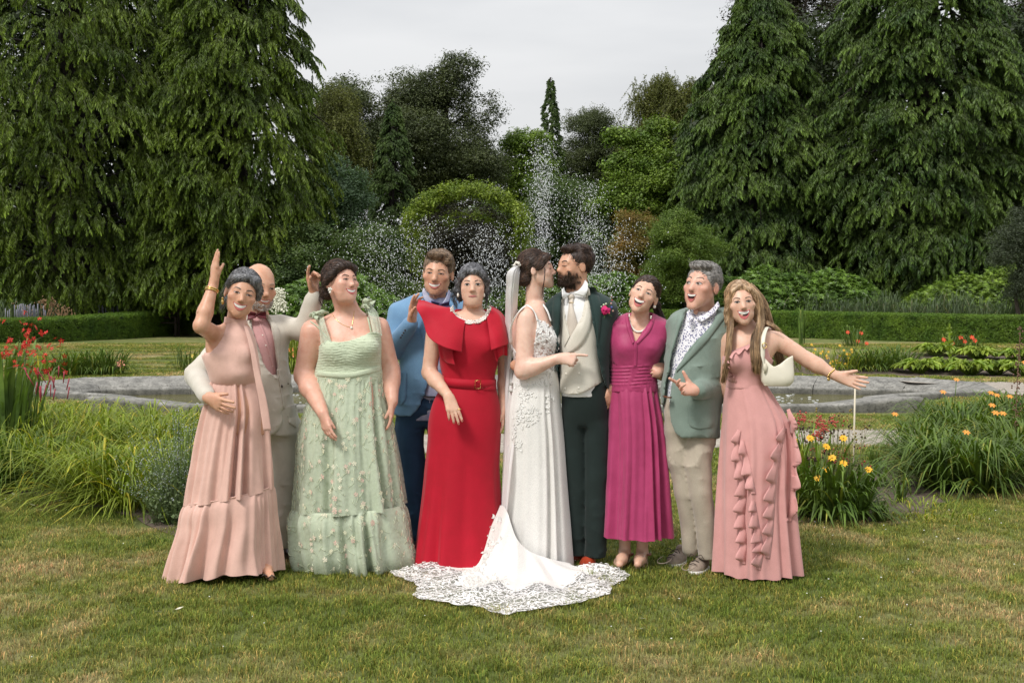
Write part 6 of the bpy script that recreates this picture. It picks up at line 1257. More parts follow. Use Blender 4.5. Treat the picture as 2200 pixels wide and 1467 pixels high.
    for k in range(4): button(pray(jb, 861+k*3.0, 725-k*5.2, .002, 7.0), .0055, MD, c.o)
    m = MB(); m.tube([wr*.93+el*.07, wr*.985+el*.015], [.036, .036], 12); m.build('shirt_cuff', MS, s.root)
    trousers(s, [(836, 872, 985, .115), (880, 854, 985, .12), (915, 858, 975, .09)], [[(880, 930, 0, .088), (886, 1040, 0, .072), (893, 1160, 0, .056)], [(950, 930, 0, .088), (948, 1040, 0, .068), (940, 1160, 0, .055)]], MT, seed=4, wr=(.006, (16, 16, 26)))
    m = MB(); m.tube([p(904, 850, -.125), p(918, 852, -.135), p(935, 852, -.14)], .013, 6, flat=.3); m.build('belt', plain('black_leather', (.02, .015, .012), .4), s.root)
    BL = plain('black_shoe', (.015, .013, .013), .35)
    for x in (-.58, -.44): shoe(s, 'shoe', (x, 7.38), (x, 7.10), BL, BL)
    return s

# ---------------------------------------------------------------- 5: woman in red
def person_red():
    M = cloth('red_crepe', (.44, .003, .020), (.38, .003, .016), rough=.7, weave=900, wr=8, wstr=.15, sheen=.1)
    s = Person('woman in a bright red dress with ruffled cape shoulders and jewelled neckline', 1000, 6.9, SK_LIGHT, (885, 558), (1110, 1215))
    p = s.p; R = s.rings
    s.B.loft(R([(668, 985, 1042, .06, .01), (682, 950, 1066, .085, .01), (700, 935, 1080, .10, .01), (745, 948, 1072, .115), (790, 950, 1064, .11), (825, 953, 1060, .10), (900, 930, 1065, .12), (960, 935, 1060, .11)]))
    s.headat(1015, 611, -.02, yaw=1, pitch=1, roll=-1, sc=.99, smile=.1, full=.55, neck_to=p(1015, 672, .02), neck_r=.049)
    sh, el, wr = p(936, 704, .02), p(922, 800, .0), p(963, 850, -.20)
    s.arm(sh, el, wr, (.054, .043, .039, .026)); tp = s.hand(wr, p(981, 906, -.26)-wr, (-.2, .9, -.1), (1, 0, -.3), (.12, .15, .2, .25), .98, .16, (.25, .3))
    s.arm(p(1077, 704, .04), p(1086, 800, .08), p(1080, 880, .02), (.05, .042, .037, .025)); s.hand(p(1080, 880, .02), (0, -.1, -1), (-1, 0, 0), (0, -1, 0), sc=.92)
    for x in (960, 1020): s.leg(p(x, 930), p(x, 1060), p(x, 1185), toe=p(x-4, 1207, -.12))
    s.blush = .7; s.finish(.3)
    s.eyes(.75, brow=(.10, .07, .055), lash=1.2, iris=(.05, .035, .02), brow_w=.0034); s.mouth(.0235, -.064, -.0005, lips=(.44, .15, .14), lw=.0042)
    nails(s, tp, (.42, .02, .03)); m = MB(); q = p(986.5, 879, -.262); th = np.linspace(0, 6.283, 17); m.tube([q+np.array([math.cos(a)*.0098, math.sin(a)*.0098, .002*math.cos(a)]) for a in th], .0022, 5); m.build('ring', M_GOLD, s.root)
    fl = lambda l: (l[0]*9, .9, -.35-max(0, .04-l[2])*9)
    def ex(Fh, L, R_, sc):
        Fh.chain([L((.025, -.072, .082)), L((.058, -.060, .060)), L((.080, -.03, .02)), L((.082, .0, -.03)), L((.07, .02, -.06))], [.013, .015, .014, .013, .010])
        Fh.chain([L((.025, -.072, .082)), L((-.03, -.068, .082)), L((-.064, -.052, .055)), L((-.082, -.022, .015)), L((-.086, .0, -.035)), L((-.072, .02, -.078))], [.013, .015, .016, .015, .016, .014])
        Fh.ell(L((0, .075, -.03)), (.07, .05, .055), R_, .02)
    s.hair(H_GREY, .012, [(-.1, .074), (-.06, .058), (-.04, .035), (-.01, .0), (.03, -.06), (.12, -.09)], ex, flow=fl, n=1500, length=(.05, .10), cols=((.5,)*3, (2.8, 2.8, 2.9)))
    locks(s, 'loose_curls', [[(976, 618, -.02), (970, 640, -.03), (978, 660, -.02), (974, 672, -.02)], [(983, 625, -.05), (980, 645, -.05), (984, 660, -.04)]], 50, .004, .0012, H_GREY, wave=.006, cols=((.3,)*3, (1.2,)*3))
    locks(s, 'loose_curls', [[(1046, 612, -.02), (1048, 632, -.03), (1042, 650, -.02)], [(1043, 640, -.02), (1046, 655, -.03), (1045, 664, -.03)]], 40, .003, .0012, H_GREY, wave=.006, cols=((.3,)*3, (1.2,)*3))
    for x in (984, 1040): m = MB(); m.ball(p(x, 634, -.055), (.006, .005, .012)); m.build('earring', M_PEARL, s.root)
    # bodice and skirt
    c = Cloth(s, .006); f = c.f
    f.loft(R([(664, 980, 1048, .072, .01), (676, 955, 1064, .092, .01), (695, 940, 1074, .11, .005), (740, 944, 1078, .135, -.005), (780, 944, 1070, .13), (822, 950, 1064, .115), (836, 945, 1068, .12)]), p=2.2)
    for x in (985, 1045): f.ell(p(x, 742, -.09), (.06, .055, .055), k=.04)
    cut_above(f, [(940, 655), (968, 662), (978, 680), (995, 692), (1015, 696), (1036, 690), (1048, 676), (1055, 662), (1090, 650)], ylo=5, yhi=6.92)
    wrinkle(f, .003, (14, 14, 26), 2, .0006); c.build('bodice', M); bb = c.bv
    rows = [(828, 949, 1064, .118), (860, 932, 1072, .135), (900, 921, 1076, .15), (950, 918, 1074, .155), (1000, 913, 1071, .16), (1060, 908, 1074, .175), (1130, 901, 1081, .20), (1204, 894, 1094, .235)]
    V, T, TH = skirt_grid(R(rows), 220, 60, [(5, .030, .35, 2.0, 1), (9, .008, .8, 1.5, 1)], 5, p=2.05, hem=.003); m = MB(); m.grid(V, closed=True); m.build('skirt', M, s.root)
    cx = s.w(1007-1100); th = np.linspace(0, 2*math.pi, 60, endpoint=False); r0 = R([(812, 950, 1064, .118), (833, 949, 1064, .121)])
    V = np.array([[[r0[1][0]+(r0[1][3]+o)*math.cos(a), r0[1][1]+(r0[1][4]+o)*math.sin(a), zz+.008*math.cos(a)*-1] for a in th] for zz, o in ((r0[1][2]+.004, .0), (r0[1][2]+.004, .006), (r0[0][2], .006), (r0[0][2], .0))]); m = MB(); m.grid(V, closed=True); be = m.build('belt', M, s.root)
    yb = r0[1][1]-.118-.012; m = MB(); q = [P(1021, 817, yb), P(1033, 816, yb), P(1032, 834, yb), P(1020, 835, yb), P(1021, 817, yb), P(1026, 817, yb)]; m.tube(q, .0028, 5); m.build('buckle', M_GOLD, be)
    # jewelled neckline
    rg = np.random.default_rng(8); m = MB(); base = poly_interp([(970, 661), (976, 674), (991, 687), (1015, 692), (1037, 685), (1048, 672), (1052, 661)], 60)
    for i in range(620):
        t = rg.random()*59; k = int(t); q = base[k]+rg.uniform(-1, 1, 2)*[3.6, 3.8]; m.ball(min((pray(x_, q[0], q[1], .006, 6.8) for x_ in (bb, s.bvh)), key=lambda z_: z_[1]), rg.uniform(.0025, .0045), 5, 4, [(.85, .83, .78), (.6, .55, .5), (.8, .7, .62)][rg.integers(3)])
    jn = m.build('jewelled_trim', plain('rhinestone', (1, 1, 1), .12, vcol=True, spec=.9), s.root); jn['kind'] = 'stuff'
    # cape ruffles: lower layer first
    drape(s, 'cape_ruffle', [[(950, 690, -.05), (962, 720, -.10), (975, 735, -.14)], [(938, 730, -.04), (952, 755, -.11), (972, 762, -.16)], [(942, 757, -.03), (955, 776, -.11), (976, 784, -.165)]], M, 30, 20, (2, .008, 0))
    drape(s, 'cape_ruffle', [[(1052, 710, -.12), (1066, 705, -.10), (1080, 700, -.05)], [(1058, 745, -.15), (1072, 738, -.13), (1088, 735, -.05)], [(1066, 778, -.14), (1076, 765, -.13), (1089, 764, -.05)]], M, 30, 20, (2, .008, 0))
    drape(s, 'cape_ruffle', [[(975, 664, .03), (968, 661, -.04), (972, 670, -.075), (984, 682, -.095), (1000, 689, -.105)], [(935, 655, .02), (940, 664, -.06), (955, 682, -.10), (978, 702, -.13), (996, 712, -.135)], [(908, 646, .03), (912, 662, -.07), (932, 696, -.135), (965, 725, -.17), (994, 736, -.17)], [(896, 644, .05), (901, 672, -.08), (917, 716, -.15), (952, 745, -.19), (992, 757, -.185)]], M, 70, 40, (2.2, .016, .4), .004)
    drape(s, 'cape_ruffle', [[(1046, 683, -.095), (1052, 672, -.07), (1056, 662, -.03), (1052, 656, .03)], [(1050, 706, -.13), (1062, 694, -.10), (1072, 680, -.06), (1072, 668, .03)], [(1054, 732, -.165), (1072, 722, -.14), (1083, 706, -.08), (1084, 684, .03)], [(1057, 753, -.18), (1076, 745, -.155), (1091, 737, -.08), (1090, 704, .03)]], M, 60, 40, (1.6, .012, 2.4), .004)
    return s

# ---------------------------------------------------------------- 6: bride
def lace_mat(name, cover, c=(.80, .78, .76), sc=24):
    """tulle with lace motifs: dense thread where the motif is, net between"""
    m, nt, b, o = new_mat(name); b.inputs['Base Color'].default_value = (*c, 1); b.inputs['Roughness'].default_value = .85; b.inputs['Sheen Weight'].default_value = .2
    co = N(nt, 'ShaderNodeTexCoord').outputs['Object']
    d = N(nt, 'ShaderNodeTexNoise', i_Scale=sc*.8, i_Detail=2.0); nt.links.new(co, d.inputs['Vector'])
    mp = mul(nt, co, d.outputs['Color'], .09, 'ADD')
    v1 = N(nt, 'ShaderNodeTexVoronoi', i_Scale=sc, feature='DISTANCE_TO_EDGE'); nt.links.new(mp, v1.inputs['Vector'])
    v2 = N(nt, 'ShaderNodeTexVoronoi', i_Scale=sc*2.6, feature='F1'); nt.links.new(mp, v2.inputs['Vector'])
    n1 = noise(nt, sc*.35, 3, coord='obj')
    def mth(op, a, bb, c_=None):
        q = N(nt, 'ShaderNodeMath', operation=op)
        for i, x in enumerate((a, bb, c_)):
            if x is None: continue
            if isinstance(x, bpy.types.NodeSocket): nt.links.new(x, q.inputs[i])
            else: q.inputs[i].default_value = x
        return q.outputs[0]
    a = mth('LESS_THAN', v1.outputs[0], mth('MULTIPLY', n1, .17*cover)); e = mth('LESS_THAN', v2.outputs[0], mth('MULTIPLY', n1, .70*cover))
    al = mth('MAXIMUM', mth('MAXIMUM', a, e), .0); al = mth('MAXIMUM', mth('MULTIPLY', al, .94), .24)
    tr = N(nt, 'ShaderNodeBsdfTransparent'); mx = N(nt, 'ShaderNodeMixShader'); nt.links.new(al, mx.inputs[0]); nt.links.new(tr.outputs[0], mx.inputs[1]); nt.links.new(b.outputs[0], mx.inputs[2]); nt.links.new(mx.outputs[0], o.inputs[0])
    bump(nt, b, al, .6, .003); return m
def person_bride():
    M = cloth('ivory_satin_tulle', (.76, .735, .70), (.71, .685, .65), rough=.75, weave=300, wr=14, wstr=.15); ML = plain('lace_thread', (.82, .80, .77), .85, nscale=200, bmp=.2); MTR = lace_mat('lace_tulle', 1.0)
    MV, nt, b, o = new_mat('veil_tulle'); b.inputs['Base Color'].default_value = (.82, .80, .79, 1); b.inputs['Roughness'].default_value = .9
    tr = N(nt, 'ShaderNodeBsdfTransparent'); mx = N(nt, 'ShaderNodeMixShader', i_0=.72); nt.links.new(tr.outputs[0], mx.inputs[1]); nt.links.new(b.outputs[0], mx.inputs[2]); nt.links.new(mx.outputs[0], o.inputs[0])
    MTU, nt, b, o = new_mat('train_tulle'); b.inputs['Base Color'].default_value = (.80, .78, .75, 1); b.inputs['Roughness'].default_value = .9
    tr = N(nt, 'ShaderNodeBsdfTransparent'); mx = N(nt, 'ShaderNodeMixShader', i_0=.88); nt.links.new(tr.outputs[0], mx.inputs[1]); nt.links.new(b.outputs[0], mx.inputs[2]); nt.links.new(mx.outputs[0], o.inputs[0])
    s = Person('bride in an ivory lace wedding dress and veil kissing the groom, one finger pointing', 1152, 6.85, SK_PALE, (1075, 530), (1262, 1220))
    p = s.p; R = s.rings; s.blush = .8
    s.B.loft(R([(650, 1140, 1170, .07, .02), (664, 1118, 1176, .10, .02), (690, 1102, 1186, .135, .02), (725, 1100, 1196, .14, .01), (765, 1104, 1192, .12), (805, 1106, 1190, .12), (870, 1096, 1200, .14), (940, 1100, 1202, .13)]))
    s.headat(1184, 575, .0, yaw=80, pitch=6, roll=0, sc=.93, smile=.1, full=.25, neck_to=p(1148, 655, .02), neck_r=.045, ears=(1, 0), ndy=.02)
    sh, el, wr = p(1130, 682, -.10), p(1124, 797, -.15), p(1199, 770, -.20)
    s.arm(sh, el, wr, (.056, .047, .041, .026)); tp = s.hand(wr, (.96, -.08, -.06), (.1, .9, -.35), (.1, .1, .9), (.06, 1.25, 1.35, 1.35), .98, .05, (.35, .5))
    s.arm(p(1168, 690, .14), p(1196, 770, .12), p(1215, 800, .0), (.045, .04, .036, .025))
    for x in (1130, 1175): s.leg(p(x, 930), p(x, 1060), p(x, 1185), toe=p(x+12, 1208, -.08))
    s.finish(.3)
    s.eyes(.0, brow=(.08, .05, .035), lash=1.0, which=(-1,)); s.mouth(.019, -.064, 0, lips=(.46, .18, .17), lw=.0028)
    fl = lambda l: (0, 1.0, -.45-.2*l[2]/.1)
    def ex(Fh, L, R_, sc):
        Fh.chain([L((-.03, -.072, .075)), L((-.058, -.055, .055)), L((-.072, -.035, .02)), L((-.074, -.012, .0))], [.014, .019, .014, .008]); Fh.ell(L((-.02, -.066, .070)), (.045, .022, .020), R_, .01)
        Fh.ell(L((-.005, .105, -.035)), (.042, .045, .045), R_, .008); Fh.ell(L((-.03, .085, -.055)), (.03, .035, .03), R_, .008); Fh.ell(L((0, .07, -.03)), (.06, .05, .05), R_, .02)
    s.hair(H_DARK, .012, [(-.1, .072), (-.06, .056), (-.035, .034), (-.012, .008), (.02, .004), (.035, -.05), (.12, -.085)], ex, flow=fl, n=1400, length=(.04, .09), cols=((.7,)*3, (2.6, 2.3, 2.1)))
    locks(s, 'loose_hair', [[(1170, 575, -.09), (1170, 600, -.11), (1164, 625, -.11), (1163, 645, -.10)], [(1171, 580, -.09), (1169, 605, -.11), (1165, 640, -.10)]], 16, .002, .0011, H_DARK, cols=((.8,)*3, (2,)*3))
    # comb and veil
    m = MB(); rg = np.random.default_rng(4)
    for i in range(26): t = i/25; m.ball(p(1104+t*13+rg.normal()*1, 571-7*math.sin(t*3)+rg.normal()*1.4, -.06+rg.normal()*.012), rg.uniform(.0035, .0065), 6, 4)
    m.build('hair_comb', M_PEARL, s.root)
    o_, VV = drape(s, 'veil', [[(1104, 571, -.07), (1112, 570, -.06), (1118, 576, -.01)], [(1091, 583, -.06), (1104, 579, -.09), (1116, 586, -.05)], [(1087, 620, -.02), (1100, 618, -.08), (1113, 622, -.04)], [(1085, 680, .04), (1098, 680, -.03), (1110, 680, .03)], [(1084, 760, .08), (1096, 760, .0), (1108, 760, .06)], [(1084, 840, .10), (1095, 840, -.02), (1108, 840, .0)], [(1083, 930, .06), (1095, 930, -.06), (1108, 930, -.12)], [(1081, 1005, .05), (1090, 1008, -.10), (1100, 1008, -.165)], [(1078, 1092, .02), (1084, 1096, -.12), (1091, 1098, -.165)]], MV, 48, 90, (0, 0, 0), .0)
    u = np.linspace(0, 1, 48)[None, :]; tt = np.linspace(0, 1, 90)[:, None]; me = o_.data; co = np.zeros(len(me.vertices)*3, np.float32); me.vertices.foreach_get('co', co); co = co.reshape(90, 48, 3); co[..., 1] += .008*np.sin(u*24+tt*5+1.5*np.sin(u*9))*(.15+tt); co[..., 0] += .003*np.cos(u*38+tt*3); me.vertices.foreach_set('co', co.reshape(-1)); me.update()
    # bodice: sheer lace
    MB_L = lace_mat('bodice_lace', 1.5, sc=26)
    c = Cloth(s, .005, lo=(1080, 640), hi=(1215, 850)); f = c.f
    f.loft(R([(672, 1112, 1182, .12, .02), (695, 1098, 1190, .145, .02), (728, 1096, 1202, .150, .0), (756, 1100, 1197, .132), (800, 1104, 1197, .13), (826, 1098, 1201, .14)]), p=2.1); f.ell(p(1182, 728, -.05), (.055, .06, .055), k=.03)
    cut_above(f, [(1080, 730), (1094, 728), (1104, 748), (1120, 772), (1142, 762), (1150, 725), (1153, 682), (1160, 688), (1172, 690), (1180, 704), (1190, 696), (1200, 716), (1215, 728)], ylo=5, yhi=9); wrinkle(f, .002, (20, 20, 20), 1); c.build('bodice', MB_L, .15); bb = c.bv
    for pts in ([(1098, 740, -.06), (1096, 718, -.09), (1103, 688, -.13), (1120, 664, -.13), (1132, 655, -.09)], [(1132, 655, -.09), (1142, 662, -.12), (1151, 676, -.13), (1155, 690, -.14)], [(1166, 653, -.03), (1176, 668, -.07), (1184, 690, -.09)]):
        strap_line(s, 'lace_strap', pts, .0075, ML, 14)
    # skirt
    rows = [(796, 1104, 1197, .125), (830, 1097, 1202, .14), (880, 1088, 1207, .16), (940, 1087, 1213, .165), (1000, 1086, 1217, .165), (1060, 1084, 1221, .17), (1120, 1078, 1225, .18), (1180, 1070, 1228, .20), (1214, 1062, 1230, .22)]
    V, T, TH = skirt_grid(R(rows), 200, 60, [(9, .020, .35, 1.1, .8), (19, .006, .8, .7, 1)], 15, p=2.05); m = MB(); m.grid(V, closed=True); m.build('skirt', M, s.root)
    sv = V.reshape(-1, 3); nu = 200; i, j = np.meshgrid(np.arange(59), np.arange(nu), indexing='ij'); sf = [np.stack([i*nu+j, i*nu+(j+1) % nu, (i+1)*nu+(j+1) % nu, (i+1)*nu+j], -1).reshape(-1, 4)]; sbv = front_bvh(sv, sf)
    # applique leaves: small raised lace sprigs on bodice and skirt
    m = MB(); rg = np.random.default_rng(9)
    def sprig(bv, x, y, a, L_, Yq):
        q0 = np.array([x, y]); d = np.array([math.cos(a), math.sin(a)]); e = np.array([-d[1], d[0]])
        pts = [pray(bv, *(q0+d*L_*t+e*w_*L_*.30), .003+.003*math.sin(3.14*t), Yq) for t, w_ in ((0, 0), (.4, 1), (.75, .7), (1, 0), (.75, -.7), (.4, -1))]; m.add(pts, [(0, 1, 2, 3), (0, 3, 4, 5)])
    clusters = [(1150, 722, 14, 26, 40, bb), (1175, 722, 16, 22, 44, bb), (1190, 748, 8, 16, 18, bb), (1135, 790, 26, 10, 30, bb), (1175, 775, 14, 10, 20, bb),
                (1128, 850, 16, 22, 46, sbv), (1118, 890, 10, 22, 40, sbv), (1143, 888, 11, 20, 36, sbv), (1104, 830, 7, 14, 14, sbv), (1103, 925, 5, 22, 22, sbv), (1112, 960, 6, 12, 12, sbv), (1180, 850, 10, 14, 16, sbv), (1175, 880, 8, 10, 8, sbv)]
    for cx_, cy, rx, ry, n_, bv in clusters:
        for k in range(n_): sprig(bv, cx_+rg.normal()*rx*.55, cy+rg.normal()*ry*.55, rg.uniform(0, 6.28), rg.uniform(5, 9), 6.75)
    ap = m.build('lace_applique', ML, s.root, smooth=False); ap['kind'] = 'stuff'
    # train: a rising fan of tulle from the back of the skirt, spread over the lawn towards the camera
    out = [(1030, 1207), (985, 1211), (920, 1224), (880, 1230), (843, 1237), (868, 1252), (893, 1262), (897, 1278), (890, 1291), (920, 1300), (950, 1303), (987, 1311), (1020, 1311), (1064, 1326), (1090, 1330), (1114, 1324), (1150, 1320), (1197, 1312), (1240, 1306), (1270, 1296), (1304, 1287), (1315, 1266), (1347, 1250), (1342, 1238), (1321, 1232), (1270, 1232), (1225, 1230)]
    rim = poly_interp([(*G(a, b), 0.0) for a, b in out], 150)[:, :2]; hub = np.array(G(1118, 1216)); hub0 = np.array([s.w(1112-1100), 6.62])
    nv = 34; V = np.zeros((nv, 150, 3)); ang = np.linspace(0, 1, 150); topz = .40
    st = poly_interp([p(1074, 1095, .06), p(1075, 1095, -.05), p(1083, 1098, -.13), p(1091, 1112, -.17), p(1099, 1138, -.20), p(1110, 1166, -.225), p(1132, 1190, -.24), p(1172, 1207, -.24), p(1227, 1220, -.17)], 150)
    for i in range(nv):
        t = i/(nv-1); u = t**.85
        xy = st[:, :2]*(1-u)+rim*u; z = st[:, 2]*max(0, 1-t/.36)**2.6+.020*np.sin(ang*40+t*3)*math.sin(3.1*t)*.8+.012*(1+np.sin(ang*23+t*5))*math.sin(math.pi*min(t, .95))
        xy = xy+nrm2(rim-hub)*(.030*np.sin(ang*40+1.8*np.sin(ang*9))*math.sin(math.pi*min(1, t*1.7)))[:, None]; V[i, :, :2] = xy; V[i, :, 2] = z+.026+.014*vnoise(np.concatenate([xy, xy[:, :1]*0+t], 1), 9, 4)*math.sin(math.pi*min(t, .97))
        if t > .88: sc_ = (t-.88)/.12; dxy = nrm2(rim-hub); V[i, :, :2] += dxy*(.016*np.abs(np.sin(ang*95))*sc_-.004)[:, None]
    m = MB(); m.grid(V[:16]); m.build('train', M, s.root); m = MB(); m.grid(V[15:]); m.build('train_border', MTR, s.root)
    m = MB()  # lace motifs scattered over the train, dense at the rim
    for k in range(620):
        t = 1-abs(rg.normal())*.16 if rg.random() < .72 else rg.uniform(.35, .9); t = min(max(t, .2), .995); i = int(t*(nv-1)); j = int(rg.uniform(3, 146)); q = V[i, j]; a = rg.uniform(0, 6.28); L_ = rg.uniform(.012, .026); d = np.array([math.cos(a), math.sin(a), 0]); e = np.array([-d[1], d[0], 0]); up = np.array([0, 0, .006])
        m.add([q+up*.3, q+d*L_*.45+e*L_*.28+up, q+d*L_+up*.5, q+d*L_*.45-e*L_*.28+up], [(0, 1, 2, 3)])
    for t in np.linspace(.04, .5, 60):  # sprigs down the side of the train
        for k in range(5): i = int(t*(nv-1)); j = int(30+40*t*2+rg.normal()*7); q = V[i, min(max(j, 0), 149)]; a = rg.uniform(0, 6.28); d = np.array([math.cos(a), -.15, math.sin(a)]); e = np.array([-math.sin(a), -.15, math.cos(a)]); L_ = rg.uniform(.014, .028); q = q+[0, -.006, .002]; m.add([q, q+d*L_*.45+e*L_*.28, q+d*L_, q+d*L_*.45-e*L_*.28], [(0, 1, 2, 3)])
    ap = m.build('train_lace', ML, s.root, smooth=False); ap['kind'] = 'stuff'
    return s
def nrm2(a): return a/(np.linalg.norm(a, axis=1)[:, None]+1e-9)

# ---------------------------------------------------------------- 7: groom
def person_groom():
    M = cloth('dark_green_wool', (.020, .042, .038), (.015, .033, .030), weave=500, wr=10, wstr=.25, sheen=.12); MT = cloth('green_black_trousers', (.012, .022, .020), (.009, .017, .015), weave=500, wr=12, wstr=.3, sheen=.1)
    MW = cloth('cream_waistcoat', (.66, .62, .54), (.60, .56, .48), weave=600, wr=14, wstr=.2); MS = cloth('white_shirt', (.78, .77, .76), (.70, .69, .68), wr=25); MTie = cloth('champagne_tie', (.60, .53, .45), (.54, .47, .40), rough=.5, wr=20)
    s = Person('bearded groom in a dark green tailcoat and cream waistcoat with a pink buttonhole flower', 1258, 6.85, SK_TAN, (1085, 512), (1340, 1225))
    p = s.p; R = s.rings; s.blush = .6
    s.B.loft(R([(640, 1228, 1256, .055, .03), (660, 1205, 1290, .075, .03), (760, 1212, 1284, .08, .02), (880, 1215, 1290, .085, .02)]))
    s.headat(1206, 569, .0, yaw=-62, pitch=-4, roll=6, sc=.99, male=True, smile=.1, full=0, neck_to=p(1240, 642, .03), ears=(0, 1), ndy=.02)
    s.stubble = ((.05, .032, .024), .93)
    wr2 = p(1106, 785, -.06); s.arm(p(1184, 676, .10), p(1128, 770, .18), wr2, (.05, .04, .038, .028)); s.hand(wr2, (.3, -.9, -.2), (1, .3, 0), (0, 0, 1), (.3, .3, .3, .3), .95, .2, (.3, .2))
    s.arm(p(1306, 684, .05), p(1330, 790, .14), p(1322, 850, .08), (.05, .04, .038, .03)); s.hand(p(1316, 832, -.02), (-.35, -.3, -.8), (-.6, .8, 0), (.8, 0, .3), (.4, .5, .5, .5), .95, .2, (.3, .2))
    s.leg(p(1231, 930), p(1237, 1050), p(1241, 1165, .02), (.045, .038, .028), toe=None); s.leg(p(1280, 930), p(1281, 1050), p(1279, 1160, -.03), (.045, .038, .028), toe=None); s.finish(.3)
    s.eyes(.0, brow=(.03, .018, .012), lash=.9, brow_w=.0042, which=(-1, 1)); s.mouth(.022, -.064, 0, lips=(.38, .14, .12), lw=.0028)
    hair_short(s, H_DARK, .009, [((0, -.032, .092), (.058, .050, .026)), ((0, .03, .100), (.058, .07, .022))], part=.6, n=1500, cols=((.7,)*3, (2.2, 2.0, 1.9)), length=(.025, .045))
    m = MB(); rg = np.random.default_rng(5)   # beard
    for i in range(1300):
        a = rg.uniform(-1.5, 1.5); z = rg.uniform(-.122, -.028); x = math.sin(a)*.064
        if z > -.052 and abs(x) < .052: continue
        if abs(x) < .023 and -.073 < z < -.058: continue
        if abs(x) < .028 and z > -.052: continue
        q = s.fray(x*(1 if z > -.095 else .75), z, .001); d = nrm(q-s.hc)*.008+np.array([0, 0, -.008]); m.tube([q, q+d], [.0013, .0005], 3, tuple(np.array((.045, .026, .017))*rg.uniform(.6, 1.8)))
    o = m.build('beard', M_PAINT, s.root); o['kind'] = 'stuff'
    # shirt, tie
    c = Cloth(s, .005, lo=(1180, 610), hi=(1300, 860)); f = c.f; f.cone(p(1241, 648, .02), p(1240, 632, .02), .068, .064, .02); f.loft(R([(640, 1218, 1268, .075, .02), (655, 1200, 1290, .10, .015), (700, 1202, 1290, .115), (850, 1206, 1294, .12)])); c.build('shirt', MS); sb = c.bv
    panel(sb, 'tie', [(1221, 636), (1222, 652), (1219, 680), (1218, 700), (1224, 722)], [(1234, 636), (1231, 652), (1237, 680), (1241, 700), (1228, 722)], MTie, s.root, Y=6.75, lift=.010, bulge=.008)
    m = MB(); m.ball(pray(sb, 1227, 638, .016, 6.75), (.021, .014, .018)); m.build('tie_knot', MTie, s.root)
    m = MB(); m.tube([pray(sb, 1221, 650, .024, 6.75), pray(sb, 1233, 650, .024, 6.75)], .0018, 5); m.build('tie_pin', M_GOLD, s.root)
    for L_, R_ in (([(1212, 617), (1216, 628), (1226, 631)], [(1208, 622), (1209, 636), (1211, 644)]), ([(1258, 602), (1246, 622), (1230, 631)], [(1264, 610), (1262, 626), (1257, 638)])):
        a = poly_interp(L_, 8); b = poly_interp(R_, 8); V = np.array([[p(*(a[i]*(1-t)+b[i]*t), -.075+.03*(a[i][0] > 1250)-.03*t+.02*abs(i-4)/4) for t in np.linspace(0, 1, 5)] for i in range(8)]); m = MB(); m.grid(V); co = m.build('shirt_collar', MS, s.root); md = co.modifiers.new('t', 'SOLIDIFY'); md.thickness = .005
    # waistcoat
    c = Cloth(s, .005, lo=(1180, 610), hi=(1320, 870)); f = c.f; f.loft(R([(636, 1215, 1270, .085, .02), (655, 1198, 1292, .11, .015), (700, 1198, 1294, .13), (760, 1202, 1292, .135), (800, 1203, 1294, .138), (860, 1200, 1300, .14)]), p=2.15)
    cut_between(f, [(600, 1208, 1262), (640, 1210, 1258), (680, 1214, 1250), (716, 1225, 1229)], yhi=6.86); cut_below(f, [(1190, 838), (1207, 843), (1218, 847), (1250, 845), (1292, 822), (1310, 815)], yhi=9); wrinkle(f, .0025, (14, 14, 26), 6, .0007); c.build('waistcoat', MW); wb = c.bv
    panel(wb, 'waistcoat_lapel', [(1259, 618), (1256, 650), (1244, 690), (1226, 722), (1216, 742)], [(1266, 618), (1272, 660), (1268, 705), (1246, 745), (1220, 762)], MW, c.o, Y=6.7, lift=.007); panel(wb, 'waistcoat_lapel', [(1208, 640), (1212, 680), (1224, 722)], [(1204, 650), (1204, 700), (1212, 745)], MW, c.o, Y=6.7, lift=.006)
    for x, y in ((1244, 802), (1243, 833), (1214, 834), (1216, 803)): button(pray(wb, x, y, .002, 6.7), .0065, M_PEARL, c.o)
    # tailcoat
    c = Cloth(s, .006); f = c.f
    f.loft(R([(622, 1212, 1272, .085, .035), (634, 1190, 1300, .105, .025), (650, 1172, 1320, .125, .015), (700, 1182, 1318, .145, .0), (760, 1190, 1310, .15), (820, 1196, 1309, .15), (870, 1200, 1310, .15)]), p=2.2)
    f.chain([p(1300, 672, .04), p(1330, 775, .10), p(1324, 835, .06)], [.07, .062, .05], .03); f.chain([p(1184, 676, .10), p(1130, 765, .20), p(1112, 780, .02)], [.068, .06, .045], .03)
    cut_between(f, [(600, 1208, 1262), (640, 1206, 1264), (680, 1204, 1272), (720, 1200, 1279), (760, 1198, 1284), (800, 1196, 1292), (850, 1190, 1308), (880, 1190, 1320)], yhi=6.86)
    cut_below(f, [(1170, 840), (1290, 800), (1304, 834), (1314, 836), (1340, 900)], yhi=6.95); wrinkle(f, .005, (15, 17, 28), 3); c.build('jacket', M); jb = c.bv
    panel(jb, 'lapel', [(1264, 617), (1270, 650), (1279, 690), (1283, 730)], [(1280, 618), (1292, 655), (1290, 700), (1285, 735)], M, c.o, Y=6.72, lift=.006); panel(jb, 'lapel', [(1188, 640), (1186, 680), (1194, 740)], [(1206, 634), (1203, 680), (1199, 740)], M, c.o, Y=6.72, lift=.006)
